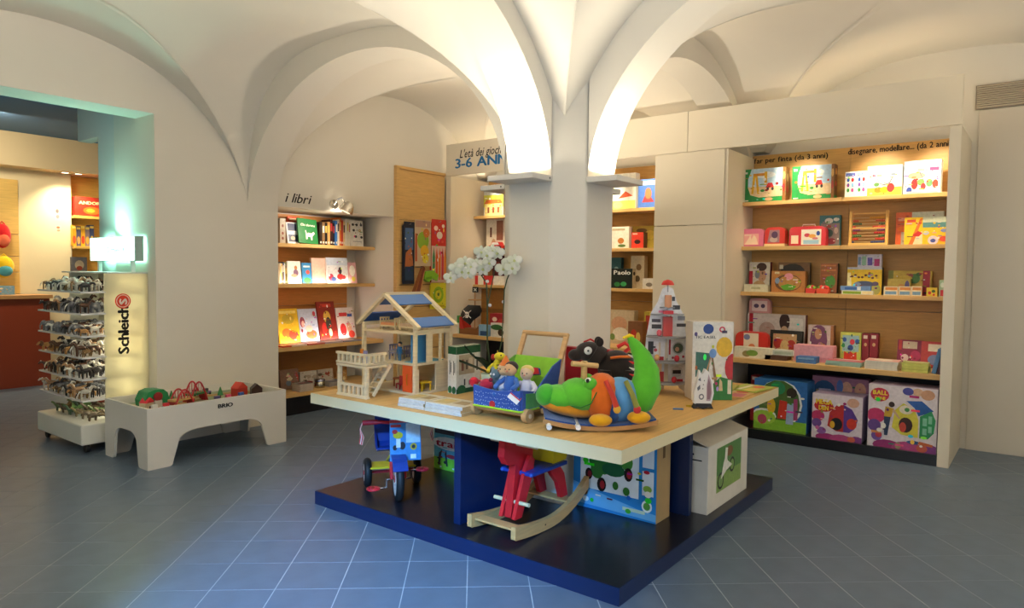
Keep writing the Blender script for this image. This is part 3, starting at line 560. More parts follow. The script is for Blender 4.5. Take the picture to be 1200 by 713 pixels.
pk('X', 6.94, Z3, (961, 981), 309.5, .06, '#3a3020', [('r', '#9a5a28', 0, 0, 1, 1), ('e', '#4f9a34', .6, .38, .3, .22), ('r', '#c87838', .05, .74, .9, .8), ('r', '#b86a30', .1, .56, .6, .62), ('r', '#c87838', .05, .9, .9, .95), ('r', '#d8d0b8', .55, .04, .8, .1)], 'puzzle_box', 'tall brown box with a green shape, its dark side showing', side=[('r', '#141812', 0, 0, 1, 1)], lean=.08)
o, zt = pk('X', 6.88, Z3, (993, 1033.5), 313.5, .08, '#c8c4c4', [('r', '#e8c028', 0, 0, 1, 1), ('r', '#b8bcc8', 0, .92, 1, 1), ('p', '#f0e0a0', [(0, .1), (.15, .1), (.1, .8), (0, .8)])]+[('e', '#6a3a28', .14+.1*i, .66+.05*math.sin(i*1.9), .04, .04) for i in range(8)]+[('e', '#4a5068', .5, .38, .3, .12), ('e', '#7a8498', .3, .34, .12, .12), ('e', '#a8a458', .85, .2, .12, .2), ('e', '#5a4a60', .82, .4, .1, .08)], 'game_box', 'yellow game box with a row of brown dots', side=[('r', '#20242a', 0, 0, 1, 1)])
pk('X', 6.89, zt, (1005, 1033), 298.3, .06, '#b8b4c4', [('r', '#c4c0d0', 0, 0, 1, 1), ('r', '#6a88b0', .02, .15, .14, .8), ('r', '#7fa890', .18, .15, .36, .85), ('r', '#5a4aa0', .42, .15, .62, .75), ('r', '#a82868', .7, .1, .92, .65)], 'card_game_box', 'small lilac box with four coloured squares on top of the yellow game box')
o, zt = pk('X', 6.83, Z3, (986, 1023), 340.8, .045, '#d8d8c0', [('r', '#dcdcc8', 0, 0, 1, 1), ('r', '#8aaa30', .04, .1, .62, .8), ('r', '#e8d8a0', .66, .2, .95, .8)], 'flat_game_box', 'low green and cream box under the blue one')
pk('X', 6.835, zt, (984.5, 1020), 335.5, .045, '#6f94c8', [('r', '#6f94c8', 0, 0, 1, 1), ('r', '#3c68b0', .15, .2, .55, .7), ('r', '#dfe6ee', .56, .1, .68, .9)], 'flat_game_box', 'low blue box lying on the green and cream one')
pk('X', 6.99, Z3, (1041, 1092), 317.5, .05, '#c8a838', [('r', '#c8a838', 0, 0, 1, 1), ('r', '#8a8a30', 0, .5, .12, 1), ('r', '#a82430', .8, 0, .96, 1), ('e', '#4a7a2c', .6, .68, .14, .2), ('e', '#8a3a24', .52, .8, .06, .08), ('e', '#3a6a28', .7, .85, .06, .08), ('e', '#d8b840', .4, .7, .16, .1)], 'long_game_box', 'long yellow game box with a red end panel')
pk('X', 6.91, Z3, (1040, 1067), 327, .05, '#c8b050', [('r', '#c4ac50', 0, 0, 1, 1), ('e', '#505040', .4, .3, .2, .2), ('e', '#60588a', .85, .6, .1, .3), ('e', '#c89048', .6, .5, .15, .2)], 'game_box', 'yellow animal game box behind three little boxes')
for k, (x0, x1) in enumerate(((1035.5, 1052), (1052.8, 1067.5), (1068, 1080))):
    pk('X', 6.84, Z3, (x0, x1), 336, .05, '#e8d8b8', [('r', '#ecdcb8', 0, 0, 1, 1), ('r', '#d88a40', .1, .6, .95, .9), ('r', '#78a0c0', .1, .1, .9, .45)], 'small_puzzle_box', ['small cream puzzle box, left of three in a row', 'small cream puzzle box, middle of three in a row', 'small cream puzzle box, right of three in a row'][k], group='little puzzle boxes in a row')
pk('X', 6.85, Z3, (1085.5, 1098), 337.5, .05, '#e0c030', [('r', '#e0c030', 0, 0, 1, 1), ('e', '#c83828', .3, .4, .15, .2), ('e', '#4a6a28', .65, .6, .18, .18), ('e', '#c83828', .7, .2, .12, .14)], 'small_game_box', 'little yellow box alone near the shelf end')
pk('X', 6.86, Z3, (1100.5, 1108), 328.5, .06, '#a8c0a0', [('r', '#a8c4a0', 0, 0, 1, 1), ('r', '#c83038', .2, .02, .9, .4), ('e', '#e0e8d8', .5, .7, .3, .16)], 'small_game_box', 'pale green and red box squeezed against the end panel')
# --- counter shelf
ZC = ZS[3]
o, zt = pk('X', 6.98, ZC, (876, 944), 368.5, .07, '#d8d0c8', [('r', '#d8d0cc', 0, 0, 1, 1), ('r', '#c02838', .03, .1, .1, 1), ('e', '#b8a098', .35, .6, .14, .2), ('e', '#3a2624', .65, .82, .09, .22), ('e', '#c8a888', .65, .56, .07, .16), ('r', '#e4e0da', .74, .4, .96, .92), ('e', '#7a4038', .2, .2, .12, .1), ('r', '#9a8a90', .84, .1, .9, .34)], 'kitchen_toy_box', 'wide white toy box with a dark-haired child and red stripe', side=[('r', '#8a4a48', 0, 0, 1, 1)])
case((878, 903), 350, '#d8a0a0', [('r', '#ecd8d8', .14, .16, .86, .84), ('e', '#5a4868', .35, .5, .12, .14), ('e', '#5a4868', .66, .5, .1, .14)], 'pink lunch case standing on the wide white toy box', plane=6.985, zb=zt, depth=.06)
pk('X', 6.80, ZC, (901.5, 939), 388.5, .05, '#181a18', [('r', '#181a18', 0, 0, 1, 1), ('r', '#b89468', .1, .0, .84, .86), ('e', '#a83028', .25, .5, .13, .2), ('e', '#a83028', .68, .45, .14, .2), ('e', '#c8b078', .48, .4, .14, .22)], 'wooden_game_box', 'black box with a warm picture of red play figures', lean=.12)
pk('X', 6.88, ZC, (947, 977), 381.5, .08, '#c8a8a0', [('r', '#d8c8c4', 0, 0, 1, 1), ('e', '#7a4c70', .42, .55, .34, .5), ('e', '#c89878', .4, .74, .14, .16), ('e', '#c87838', .6, .22, .2, .24), ('e', '#b89070', .5, .4, .12, .1), ('r', '#b07850', .88, 0, 1, 1)], 'doll_box', 'pink and violet doll box with oval picture', side=[('r', '#8a5a38', 0, 0, 1, 1)])
case((862, 900), 389.3, '#c83028', [('r', '#e8d8c0', .26, .0, .72, .95), ('e', '#8088b0', .36, .78, .1, .12), ('e', '#e08858', .52, .4, .1, .12), ('r', '#e8c0b0', 0, .06, .08, .4)], 'red and cream toy case behind the low cream box on the counter', plane=6.66, zb=ZC, depth=.08)
pk('X', 6.50, ZC, (860, 903), 408, .12, '#e0dcc8', [('r', '#e4e0cc', 0, 0, 1, 1), ('e', '#9a8a58', .35, .4, .12, .3), ('e', '#78a048', .5, .5, .16, .3)], 'low_toy_box', 'low cream box with green picture at the counter edge')
o, zt = pk('X', 6.50, ZC, (896, 921), 417, .17, '#5a4438', [('r', '#5a4034', 0, 0, 1, 1)], 'flat_game_box', 'flat dark brown box under a pale one on the counter')
pk('X', 6.56, zt, (905, 929), 411, .11, '#d0d4cc', [('r', '#c8d0c8', 0, 0, 1, 1), ('r', '#a8b8a8', .1, .2, .9, .7)], 'flat_game_box', 'flat pale box on the dark brown one')
pk('X', 6.60, ZC, (930, 976), 405.5, .14, '#dc98a4', [('r', '#e0a0ac', 0, 0, 1, 1), ('r', '#d88c9c', .05, .1, .95, .3)], 'pink_box', 'long pink toy box in front of the doll box')
pk('X', 6.46, ZC, (932.5, 956), 418.5, .12, '#4878b8', [('r', '#4878b8', 0, 0, 1, 1), ('r', '#8ab4dc', .1, .6, .9, .9)], 'small_blue_box', 'small flat blue box at the counter edge before the pink box')
pk('X', 6.86, ZC, (985, 1009), 390, .08, '#b8c858', [('r', '#c4cc60', 0, 0, 1, 1), ('r', '#9cc4cc', .1, .35, .9, .9), ('e', '#2c5aa8', .2, .75, .1, .08), ('e', '#c83848', .58, .68, .12, .1), ('e', '#2c5aa8', .82, .7, .1, .09), ('e', '#3a8a5a', .15, .55, .08, .08), ('e', '#3858a0', .5, .48, .14, .1), ('p', '#d83828', [(.18, .05), (.82, .05), (.8, .35), (.65, .28), (.5, .36), (.35, .28), (.2, .36)])], 'picture_game_box', 'bright green box with blue flowers and red crown shape')
for k, (x0, x1) in enumerate(((1010, 1018.5), (1019.3, 1029))): pk('X', 6.87, ZC, (x0, x1), 391, .08, '#7a1c2c', [('r', '#80202e', 0, 0, 1, 1), ('r', '#d8d0c0', .2, .82, .75, .93), ('e', '#c8a878', .5, .62, .2, .06)], 'slim_red_box', ['slim dark red box touching the bright green one', 'slim dark red box, right one of the pair'][k], 'box')
def stack(px, plane, n, h_, depth, cols, name, labels, zb=ZC, jit=.012, face='X', seed=1, edge='#e8e4d8', cat='booklet', grp=None):
    q = random.Random(seed); A = aX if face == 'X' else aY; a, b = A(px[0], 425, plane), A(px[1], 425, plane); w_ = (a.y-b.y) if face == 'X' else b.x-a.x
    for i in range(n):
        mid = (a+b)/2; loc = [plane+depth/2, mid.y, zb+i*h_+.0005] if face == 'X' else [mid.x, plane+depth/2, zb+i*h_+.0005]
        loc[0] += q.uniform(-jit, jit)*.3; loc[1] += q.uniform(-jit, jit)*.3
        c = cols[i % len(cols)]
        mkbox(loc, (w_*.97, depth, h_-.0006), edge, [('r', edge, 0, .1, 1, .9)], name, labels+', %s from the bottom' % ORD[i], cat, (0, 0, (-PI/2 if face == 'X' else 0)+q.uniform(-.05, .05)), grp, None, 'paper', [('r', c, 0, 0, 1, 1), ('e', cols[(i+1) % len(cols)], .5, .5, .3, .25), ('r', '#f0ece0', .1, .78, .9, .9)])
stack((967, 1010), 6.47, 3, .014, .2, ['#c87888', '#88b8b0', '#c86870'], 'activity_booklet', 'teal and pink activity booklet in a low pile on the counter', seed=2, grp='teal and pink booklets on the counter', edge='#9cc0b8')
stack((1013, 1053), 6.45, 6, .012, .2, ['#e8d8c0', '#e8b0a8', '#f0e8d0', '#e0c890'], 'colouring_pad', 'white colouring pad in the thick pile on the counter', seed=3, grp='colouring pads on the counter')
stack((1056, 1088), 6.45, 3, .025, .16, ['#d0d080', '#d8c848', '#b8c070'], 'craft_pack', 'yellow-green craft pack in the pile beside the leaning books', seed=4, grp='yellow-green craft packs', edge='#c8cc68', cat='pack')
pk('X', 6.86, ZC, (1051, 1082), 400, .03, '#a83048', [('r', '#8a2848', 0, 0, 1, 1), ('r', '#d8c8b0', .2, .66, .75, .94), ('r', '#c83838', .05, .6, .16, .98), ('e', '#d8c0c0', .3, .3, .15, .14), ('e', '#b83060', .7, .4, .2, .2)], 'magazine', 'dark red magazine standing behind the yellow-green packs', 'magazine', lean=.2)
pk('X', 6.84, ZC, (1079, 1106), 402, .03, '#c04848', [('r', '#b84040', 0, 0, 1, 1), ('r', '#d8d0c0', .3, .62, .95, .9), ('e', '#7888b8', .6, .3, .3, .2)], 'magazine', 'red and blue magazine standing beside the end panel', 'magazine', lean=.2)
pk('X', 6.47, ZC, (1092, 1097), 409, .14, '#5a88b8', [('r', '#5a88b8', 0, 0, 1, 1)], 'picture_book', 'blue picture book leaning at the counter end', 'book', roll=.2)
pk('X', 6.45, ZC, (1098.5, 1103), 409, .14, '#4a2430', [('r', '#4a2430', 0, 0, 1, 1)], 'picture_book', 'dark maroon picture book leaning at the counter end', 'book', roll=.18)
# --- big boxes under the counter
ZB = .0885
balls = [('e', '#c03868', .12, .5, .14, .12), ('e', '#6a4a90', .1, .34, .1, .1), ('e', '#9a3070', .3, .03, .22, .1), ('e', '#b04880', .6, .02, .24, .12), ('e', '#7a3a80', .9, .02, .16, .12), ('e', '#c86048', .8, .06, .08, .06)]
pk('X', 6.44, ZB, (884, 946), 446.5, .3, '#3a7ac0', [('r', '#2f6ab0', 0, 0, 1, 1), ('e', '#e8ecee', .5, .55, .42, .48), ('e', '#4a6a34', .48, .55, .4, .46), ('r', '#80b838', 0, 0, 1, .22), ('e', '#e8ecee', .2, .28, .24, .14), ('e', '#9cc848', .2, .24, .23, .14), ('p', '#c83828', [(.46, .25), (.62, .25), (.64, .6), (.5, .62)]), ('p', '#9ab0d0', [(.62, .16), (.76, .16), (.76, .58), (.64, .56)]), ('p', '#a84878', [(.76, .25), (.84, .25), (.83, .68), (.76, .66)]), ('e', '#2c8a5a', .46, .85, .14, .13), ('e', '#d8b030', .34, .48, .08, .16), ('e', '#302820', .72, .78, .1, .1), ('e', '#b84868', .17, .2, .09, .1)], 'play_tent_box', 'green and blue play tent box under the counter next to the table')
pk('X', 6.68, ZB, (952, 1018), 443, .12, '#8a5a80', [('r', '#9a6a88', 0, 0, 1, 1), ('e', '#1f4a78', .22, .75, .2, .18), ('r', '#c8c0d8', .12, .72, .34, .78), ('e', '#d8a890', .62, .8, .1, .14), ('e', '#d0a088', .86, .8, .1, .14), ('e', '#4868b0', .5, .84, .06, .12)], 'play_tent_box', 'mauve play tent box standing behind the one with a red dome')
pk('X', 6.40, ZB, (952, 1011), 463.5, .24, '#b8a8c8', [('r', '#dcd0da', 0, 0, 1, 1)]+balls+[('e', '#d8a890', .82, .86, .12, .1), ('p', '#b83030', [(.32, .3), (.36, .6), (.5, .78), (.64, .8), (.64, .2), (.5, .2)]), ('p', '#5a3a90', [(.64, .2), (.64, .8), (.8, .72), (.92, .5), (.86, .3), (.76, .2)]), ('e', '#181c20', .5, .36, .12, .14), ('e', '#e0b030', .42, .34, .05, .08), ('e', '#c83828', .8, .4, .1, .12), ('e', '#c02c34', .24, .73, .2, .13), ('t', '#f0d838', 'MEGA', .08, .77, .11, .06, 0, .34), ('t', '#f0d838', 'DEN', .14, .64, .1, .06, 0, .2), ('e', '#8a5aa0', .2, .18, .1, .08)], 'play_tent_box', 'play tent box with a red and violet dome reading MEGA')
pk('X', 6.40, ZB, (1018, 1099.5), 453.5, .26, '#c0b0cc', [('r', '#e0d6dc', 0, 0, 1, 1)]+balls+[('e', '#d8b090', .72, .93, .08, .06), ('e', '#c89878', .86, .9, .1, .08), ('e', '#4a4a98', .58, .93, .08, .06),
   ('p', '#d8cc48', [(.36, .34), (.4, .62), (.52, .74), (.68, .66), (.74, .5), (.74, .22), (.5, .24)]), ('e', '#e8dcc8', .56, .64, .1, .07), ('p', '#2858a0', [(.56, .78), (.78, .8), (.95, .66), (.74, .56), (.68, .68)]), ('p', '#2f9058', [(.76, .22), (.76, .56), (.92, .66), (.98, .52), (.96, .32), (.88, .22)]), ('r', '#80c0a0', .8, .42, .86, .54), ('r', '#80c0a0', .88, .46, .93, .58), ('r', '#80c0a0', .8, .28, .86, .38), ('r', '#80c0a0', .88, .32, .93, .42), ('e', '#3a2018', .56, .4, .1, .12), ('e', '#c84838', .52, .36, .05, .08),
   ('p', '#2c3a58', [(.25, .2), (.3, .2), (.34, .5), (.24, .52)]), ('p', '#c8a030', [(.24, .5), (.35, .5), (.38, .64), (.26, .66)]), ('e', '#3a2820', .35, .7, .045, .045), ('p', '#c8a888', [(.36, .6), (.46, .48), (.48, .5), (.38, .64)]), ('e', '#3c5c90', .68, .14, .1, .03), ('p', '#c86838', [(.74, .12), (.95, .1), (.95, .14), (.76, .17)]),
   ('e', '#c8304a', .17, .84, .14, .11), ('t', '#f2e040', 'BALL', .07, .84, .07, .05, 0, .22), ('t', '#f2e040', 'ZONE', .09, .76, .05, .05, 0, .17), ('e', '#7a5aa8', .14, .18, .08, .08), ('e', '#c03848', .17, .2, .05, .05)], 'play_tent_box', 'play tent box with a child crawling into a yellow tunnel reading BALL')
pk('X', 6.75, ZB, (880, 906), 441, .1, '#a82430', [('r', '#a82430', 0, 0, 1, 1), ('r', '#e0c8c0', .05, .9, .95, .97)], 'toy_box', 'red box with a white rim in the dark behind the tent boxes')
# --- opening beside the pillar
pk('X', X1, ZS[0], (716, 745), 203.5, .1, '#f4f0e0', [('r', '#f6f2e4', 0, 0, 1, 1), ('r', '#d8e070', 0, 0, 1, .24), ('p', '#d85830', [(.3, .3), (.9, .36), (.6, .5)]), ('e', '#e0d090', .3, .12, .2, .1)], 'toy_box', 'white and yellow toy box on the top shelf beside the pillar')
pk('X', X1, ZS[0], (748, 772), 210, .1, '#3458a8', [('r', '#4a70c0', 0, 0, 1, 1), ('r', '#d8dcea', .1, .8, .9, .94), ('p', '#c83a40', [(.2, .2), (.5, .7), (.6, .4), (.8, .2)]), ('e', '#d87048', .5, .5, .16, .2)], 'toy_box', 'blue toy box with red figure half hidden by the white cover panel')
pk('X', X1, ZS[1], (714, 737), 266, .08, '#e8e4d8', [('r', '#ece6d8', 0, 0, 1, 1), ('e', '#c07838', .6, .35, .16, .14), ('e', '#5a7a40', .65, .12, .2, .07), ('r', '#b8a888', .15, .82, .8, .92)], 'wooden_toy_box', 'white box with a small horse picture beside the pillar')
pk('X', 6.97, ZS[1], (739, 772), 265, .08, '#a8983c', [('r', '#b09c40', 0, 0, 1, 1), ('e', '#6a5a30', .4, .8, .2, .1), ('e', '#d0b850', .7, .6, .2, .2)], 'toy_box', 'olive yellow box behind the red one')
pk('X', 6.86, ZS[1], (740, 754), 272.5, .09, '#d8402e', [('r', '#d8402e', 0, 0, 1, 1), ('e', '#3a2420', .5, .4, .26, .14), ('r', '#f0d0b8', .1, .86, .5, .94)], 'toy_box', 'small bright red box with a dark toy picture', side=[('r', '#5a3a30', 0, 0, 1, 1)])
pk('X', 6.97, ZS[2], (714, 728), 302, .06, '#1f4a50', [('r', '#2a5a60', 0, 0, 1, 1), ('e', '#80a0a0', .6, .6, .2, .1)], 'game_box', 'dark teal box behind the black Paolo box')
pk('X', 6.93, ZS[2], (739.5, 755), 300, .09, '#d0c0a0', [('r', '#d4c6a8', 0, 0, 1, 1), ('e', '#8a6a48', .6, .65, .2, .1), ('e', '#6a5a40', .5, .3, .2, .1)], 'wooden_toy_box', 'beige box standing behind the white end of the Paolo box')
pk('X', 6.85, ZS[2], (716, 741), 315, .08, '#14221c', [('r', '#101c18', 0, 0, 1, 1), ('t', '#f0f0ec', 'Paolo', .14, .7, .22, .03, 0, .8), ('e', '#2f7a40', .3, .2, .14, .12), ('e', '#3a9a58', .6, .22, .14, .12)], 'game_box', 'black game box reading Paolo beside the pillar', side=[('r', '#c8c0a8', 0, 0, 1, 1), ('e', '#202020', .5, .75, .3, .1)])
pk('X', 6.84, ZS[2], (753, 772), 326.5, .07, '#e4e0d8', [('r', '#e8e4dc', 0, 0, 1, 1), ('e', '#888078', .4, .4, .2, .2)], 'toy_box', 'small white box next to the white cover panel')
pk('X', 6.80, ZC, (712, 743), 364, .1, '#c8b898', [('r', '#ccb898', 0, 0, 1, 1), ('e', '#d0a080', .45, .6, .3, .22), ('e', '#e8e4d8', .5, .3, .3, .2), ('e', '#6a8a48', .2, .2, .1, .1)], 'baby_toy_box', 'beige box with a sleeping baby picture beyond the crocodile tail')
pk('X', 6.70, ZC, (755, 772), 366, .1, '#c8b040', [('r', '#c8b040', 0, 0, 1, 1), ('r', '#b83830', .1, .3, .4, .9), ('e', '#e8d8a0', .7, .5, .2, .2)], 'toy_box', 'yellow and red box behind the toy rocket')
pk('X', 6.55, ZC, (736, 753), 377, .1, '#8a5a38', [('r', '#8a5a38', 0, 0, 1, 1), ('e', '#c83828', .4, .5, .2, .2), ('e', '#e0c060', .7, .4, .16, .2)], 'toy_box', 'small brown box low behind the crocodile tail')
# --- opening under 3-6 ANNI
YA = 6.86
pk('X', YA, ZS[0], (567, 590), 219, .1, '#a8b0b8', [('r', '#c0c4c4', 0, 0, 1, 1), ('r', '#c8c848', 0, .3, 1, .72), ('r', '#e8d890', .06, .02, .95, .42), ('p', '#c86830', [(.02, .42), (.98, .42), (.86, .56), (.14, .56)]), ('r', '#8a4a30', .2, .1, .3, .3), ('r', '#8a4a30', .45, .1, .55, .3), ('r', '#8a4a30', .7, .1, .8, .3)], 'doll_house_box', 'toy box with a yellow house picture under the words 3-6 ANNI')
pk('X', 6.92, ZS[1], (570, 592), 255, .1, '#d8d0c4', [('r', '#dcd4c4', 0, 0, 1, 1), ('r', '#6a3a30', .2, .4, .3, .7), ('r', '#8a5a48', .55, .3, .9, .9), ('e', '#c09878', .4, .25, .1, .1)], 'doll_box', 'pale doll set box behind the red toy car')
def toy_car(loc, rot, label, c='#c82c2c'):
    t = T(empty('toy_car', loc, rot), label, 'toy car'); pr = [(-.12, .02), (.12, .02), (.12, .055), (.07, .06), (.045, .1), (-.05, .1), (-.075, .06), (-.12, .055)]
    MB().prism(pr, -.045, .045, 'y', c).build('body', 'plastic', t, bevel=.006)
    MB().prism([(.06, .063), (.04, .094), (-.045, .094), (-.065, .063)], -.047, .047, 'y', '#e8e8e8').build('window', 'plastic', t)
    for x in (-.07, .07):
        for y in (-.047, .047): MB().cyl((x, y-.008, .025), (x, y+.008, .025), .025, '#2a2a2a', 14).build('wheel', 'rubber', t)
    return t
toy_car((6.85, aX(583, 287, 6.85).y, ZS[1]+.0005), -PI/2, 'red and white toy car in front of the pale doll set box')
o, zt = pk('X', 6.84, ZS[2], (556, 592), 323.5, .12, '#d03030', [('r', '#d83434', 0, 0, 1, 1), ('r', '#f0ece0', .12, 0, .3, 1), ('r', '#f0ece0', .62, 0, 1, 1)], 'striped_pack', 'red and white striped pack behind the orchid flowers')
pk('X', 6.98, ZS[2], (554, 566), 301, .06, '#6f5a50', [('r', '#7a6458', 0, 0, 1, 1), ('e', '#b89080', .5, .5, .3, .2)], 'toy_box', 'grey-brown box behind the left orchid flowers')
pk('X', 6.97, ZS[2], (577, 592), 300, .06, '#4a1c1c', [('r', '#5a2020', 0, 0, 1, 1), ('e', '#8a3a30', .4, .6, .3, .2)], 'toy_box', 'dark maroon box beside the pillar behind the orchid')
pk('X', 6.97, ZC, (556, 592), 334+5, .06, '#9a6a30', [('r', '#a87434', 0, 0, 1, 1), ('r', '#8a5c28', 0, .45, 1, .55)], 'wooden_game_box', 'tall golden brown box behind the pirate ship')
pk('X', 6.55, ZC, (574, 593), 368, .14, '#a02430', [('r', '#a82834', 0, 0, 1, 1), ('e', '#e0c8b8', .3, .75, .15, .1), ('e', '#c83838', .7, .6, .2, .2)], 'knight_toy_box', 'dark red box beside the pillar next to the pirate sail')
pk('X', 6.45, ZC, (561, 572), 381, .06, '#8ab8d8', [('r', '#8ab8d8', 0, 0, 1, 1), ('r', '#1f4a80', .15, .05, .85, .45)], 'small_toy_box', 'small light blue box in front of the pirate ship')
pk('X', 6.46, ZC, (575, 592), 379, .06, '#d8d8d0', [('r', '#e0e0d8', 0, 0, 1, 1), ('e', '#2c6a38', .4, .7, .4, .2), ('e', '#4a3a2a', .7, .35, .2, .25)], 'small_toy_box', 'white box with a green tree picture at the pillar')
pk('X', 6.42, ZC, (520.5, 530), 362, .05, '#3a2a2c', [('r', '#4a3436', 0, 0, 1, 1), ('e', '#a84838', .5, .3, .3, .2), ('e', '#8a8078', .5, .7, .3, .14), ('e', '#c09050', .4, .5, .2, .1)], 'dark_picture_box', 'dark colourful box leaning beside the slat board', lean=.1)
pk('X', 6.5, ZC, (530.5, 538), 370, .1, '#3a9a48', [('r', '#3a9a48', 0, .6, 1, 1), ('r', '#d8d8d0', 0, 0, 1, .6)], 'toy_box', 'green topped white box next to the pirate ship bow')
# pirate ship with black sail
q = aX(553, 388, 6.56); ps = T(empty('toy_pirate_ship', (6.58, q.y, ZC+.0005), -PI/2), 'wooden toy pirate ship with black skull sail and red hull', 'toy ship')
MB().prism([(-.15, .08), (-.12, 0), (.1, 0), (.16, .09), (.1, .09), (.08, .06), (-.08, .06), (-.1, .12), (-.15, .12)], -.05, .05, 'y', '#8a5a34').build('hull', 'wood', ps, bevel=.004)
MB().prism([(-.152, .09), (-.10, .05), (-.06, .05), (-.1, .17), (-.135, .17)], -.053, .053, 'y', '#c83028').build('stern', 'plastic', ps, bevel=.003)
MB().cyl((.02, 0, .06), (.02, 0, .47), .006, '#b88a58', 8).build('mast', 'wood', ps); MB().box(-.03, -.03, .335, .07, .03, .347, '#c8a068').build('lookout', 'wood', ps)
f = MB().box(.0, -.012, .415, .065, -.008, .47, '#181818').build('flag', 'fabric', ps)
b = MB(); art(b, frame((0, -.012, .415), (.065, 0, 0), (0, 0, .055)), [('p', '#eeeeea', [(.2, .3), (.3, .2), (.8, .7), (.7, .8)]), ('p', '#eeeeea', [(.7, .2), (.8, .3), (.3, .8), (.2, .7)])]); b.build('cross_mark', 'ink', f, fix=False)
s_ = MB(); n = 6
sp = lambda u, v: (-.12+.24*u+.02*(v-.5), -.03-.05*math.sin(PI*u)*math.sin(PI*v), .09+.2*v)
sail = MB(); rows = [(0, .5, .5), (.25, .22, .72), (.5, .0, .95), (.75, .12, 1.0), (1, .32, .9)]
vs = [];
for v, u0, u1 in rows:
    for i in range(7): vs.append(sp(u0+(u1-u0)*i/6, v))
k_ = len(vs); vs += [(x, y+.004, z) for x, y, z in vs]
fs = [(r*7+i, r*7+i+1, (r+1)*7+i+1, (r+1)*7+i) for r in range(4) for i in range(6)]
sail.add(vs, fs+[tuple(i+k_ for i in f) for f in fs], '#17171a', True); so = sail.build('sail', 'fabric', ps)
b = MB(); b.ell((.0, -.083, .2), (.024, .008, .026), '#ecebe4', nu=10, nv=6); b.box(-.012, -.09, .165, .012, -.08, .18, '#ecebe4')
for sx in (-1, 1): b.ell((sx*.009, -.09, .202), (.006, .004, .007), '#17171a', nu=6, nv=4); b.bar((sx*-.045, -.082, .165), (sx*.045, -.082, .24), .008, .004, '#ecebe4')
b.build('skull_mark', 'ink', so); ps.scale = (1.4, 1.4, 1.25)
# --- books in the niche
def bkf(px, py, z, Yf, c, shapes, label, th=.02, lean=.1, roll=0, group=None): return pk('Y', Yf, z, px, py, th, c, shapes, 'book', label, 'book', lean=lean, roll=roll, group=group)
def spines(px0, px1, py, z, Yf, cols, label, group, depth=.16, seed=3):
    q = random.Random(seed); n = len(cols); w_ = (px1-px0)/n
    for i, c in enumerate(cols):
        h_ = py+q.uniform(-2, 3); pk('Y', Yf, z, (px0+i*w_+.1, px0+(i+1)*w_-.1), h_, depth, c, [('r', c, 0, 0, 1, 1), ('r', q.choice(['#f0e8d8', '#e0c060', '#302828', '#c03838']), .15, .55, .85, .85), ('r', '#e8e0d0', .2, .08, .8, .16)], 'book', label+', %s from the left' % ORD[i], 'book', roll=0, group=group)
A1 = 1.772; YB1 = 6.36
bkf((328, 334.5), 256, A1, YB1, '#b8a890', [('r', '#bcae98', 0, 0, 1, 1), ('e', '#8a4a3a', .5, .7, .2, .06), ('e', '#8a4a3a', .5, .4, .2, .06), ('e', '#8a4a3a', .5, .2, .2, .06)], 'thick grey-beige book at the left end of the top niche shelf', .14, 0)
bkf((338.5, 353), 254, A1, 6.5, '#d8502c', [('r', '#d8502c', 0, 0, 1, 1), ('r', '#f0d0a0', .1, .86, .9, .93)], 'orange-red book behind the dark photo book in the niche', .02, .08)
bkf((337.5, 350.5), 261, A1, 6.40, '#e0e0e4', [('r', '#e0e0e4', 0, 0, 1, 1), ('r', '#1c2c58', .12, .6, .9, .95), ('r', '#38405a', .1, .08, .95, .42), ('e', '#c0a890', .5, .25, .2, .1)], 'white book with dark blue photo pictures in the niche', .02, .18)
o, _ = bkf((350.5, 373), 257.5, A1, 6.36, '#1f7a3c', [('r', '#1f7a3c', 0, 0, 1, 1), ('t', '#f0efe0', 'Chi dorme', .14, .7, .1, .02, .15, .76), ('p', '#ecebdc', [(.38, .16), (.46, .18), (.48, .28), (.62, .26), (.64, .14), (.7, .14), (.72, .3), (.86, .42), (.8, .5), (.68, .42), (.5, .44), (.44, .36), (.4, .54), (.36, .5), (.38, .36)])], 'green book with a small white animal leaning in the niche', .02, .2, roll=.05)
spines(374.5, 393, 259, A1, 6.40, ['#2a1a14', '#8a6a48', '#181414', '#d8a060', '#3a1c18', '#1c1a24'], 'dark spined book on the top niche shelf', 'dark books on the top niche shelf', seed=5)
spines(393.2, 411, 257, A1, 6.38, ['#3a78c0', '#e8dcc8', '#e0782c', '#c83c28', '#e8c890', '#ece4d4', '#e4dcc8', '#efe6d4'], 'bright thin book on the top niche shelf', 'bright books on the top niche shelf', seed=6)
bkf((411.5, 426), 259, A1, 6.36, '#efeae0', [('r', '#f0ebe0', 0, 0, 1, 1)]+[('e', c, x, y, .1, .05) for c, x, y in (('#3a3838', .2, .84), ('#3a3838', .5, .84), ('#555555', .85, .84), ('#4a4444', .25, .62), ('#c8a040', .72, .62), ('#30343c', .4, .38), ('#30343c', .85, .36))]+[('r', '#888888', .15, .18, .85, .2)], 'white book cover with rows of small grey pictures', .025, .06)
A2 = 1.345
spines(328, 337.5, 309, A2, 6.40, ['#d8d0c0', '#e0b868', '#3a3a60', '#d8d4cc', '#7a6030', '#b8c888'], 'thin book on the middle niche shelf', 'thin books on the middle niche shelf', seed=7)
bkf((338.5, 353.5), 306.5, A2, 6.36, '#f4efe8', [('r', '#f6f0ea', 0, 0, 1, 1), ('e', '#c88858', .62, .7, .12, .1), ('e', '#8a6a88', .6, .48, .2, .16), ('e', '#e0a890', .45, .36, .24, .08)], 'white book cover with a girl drawing', .02, .12)
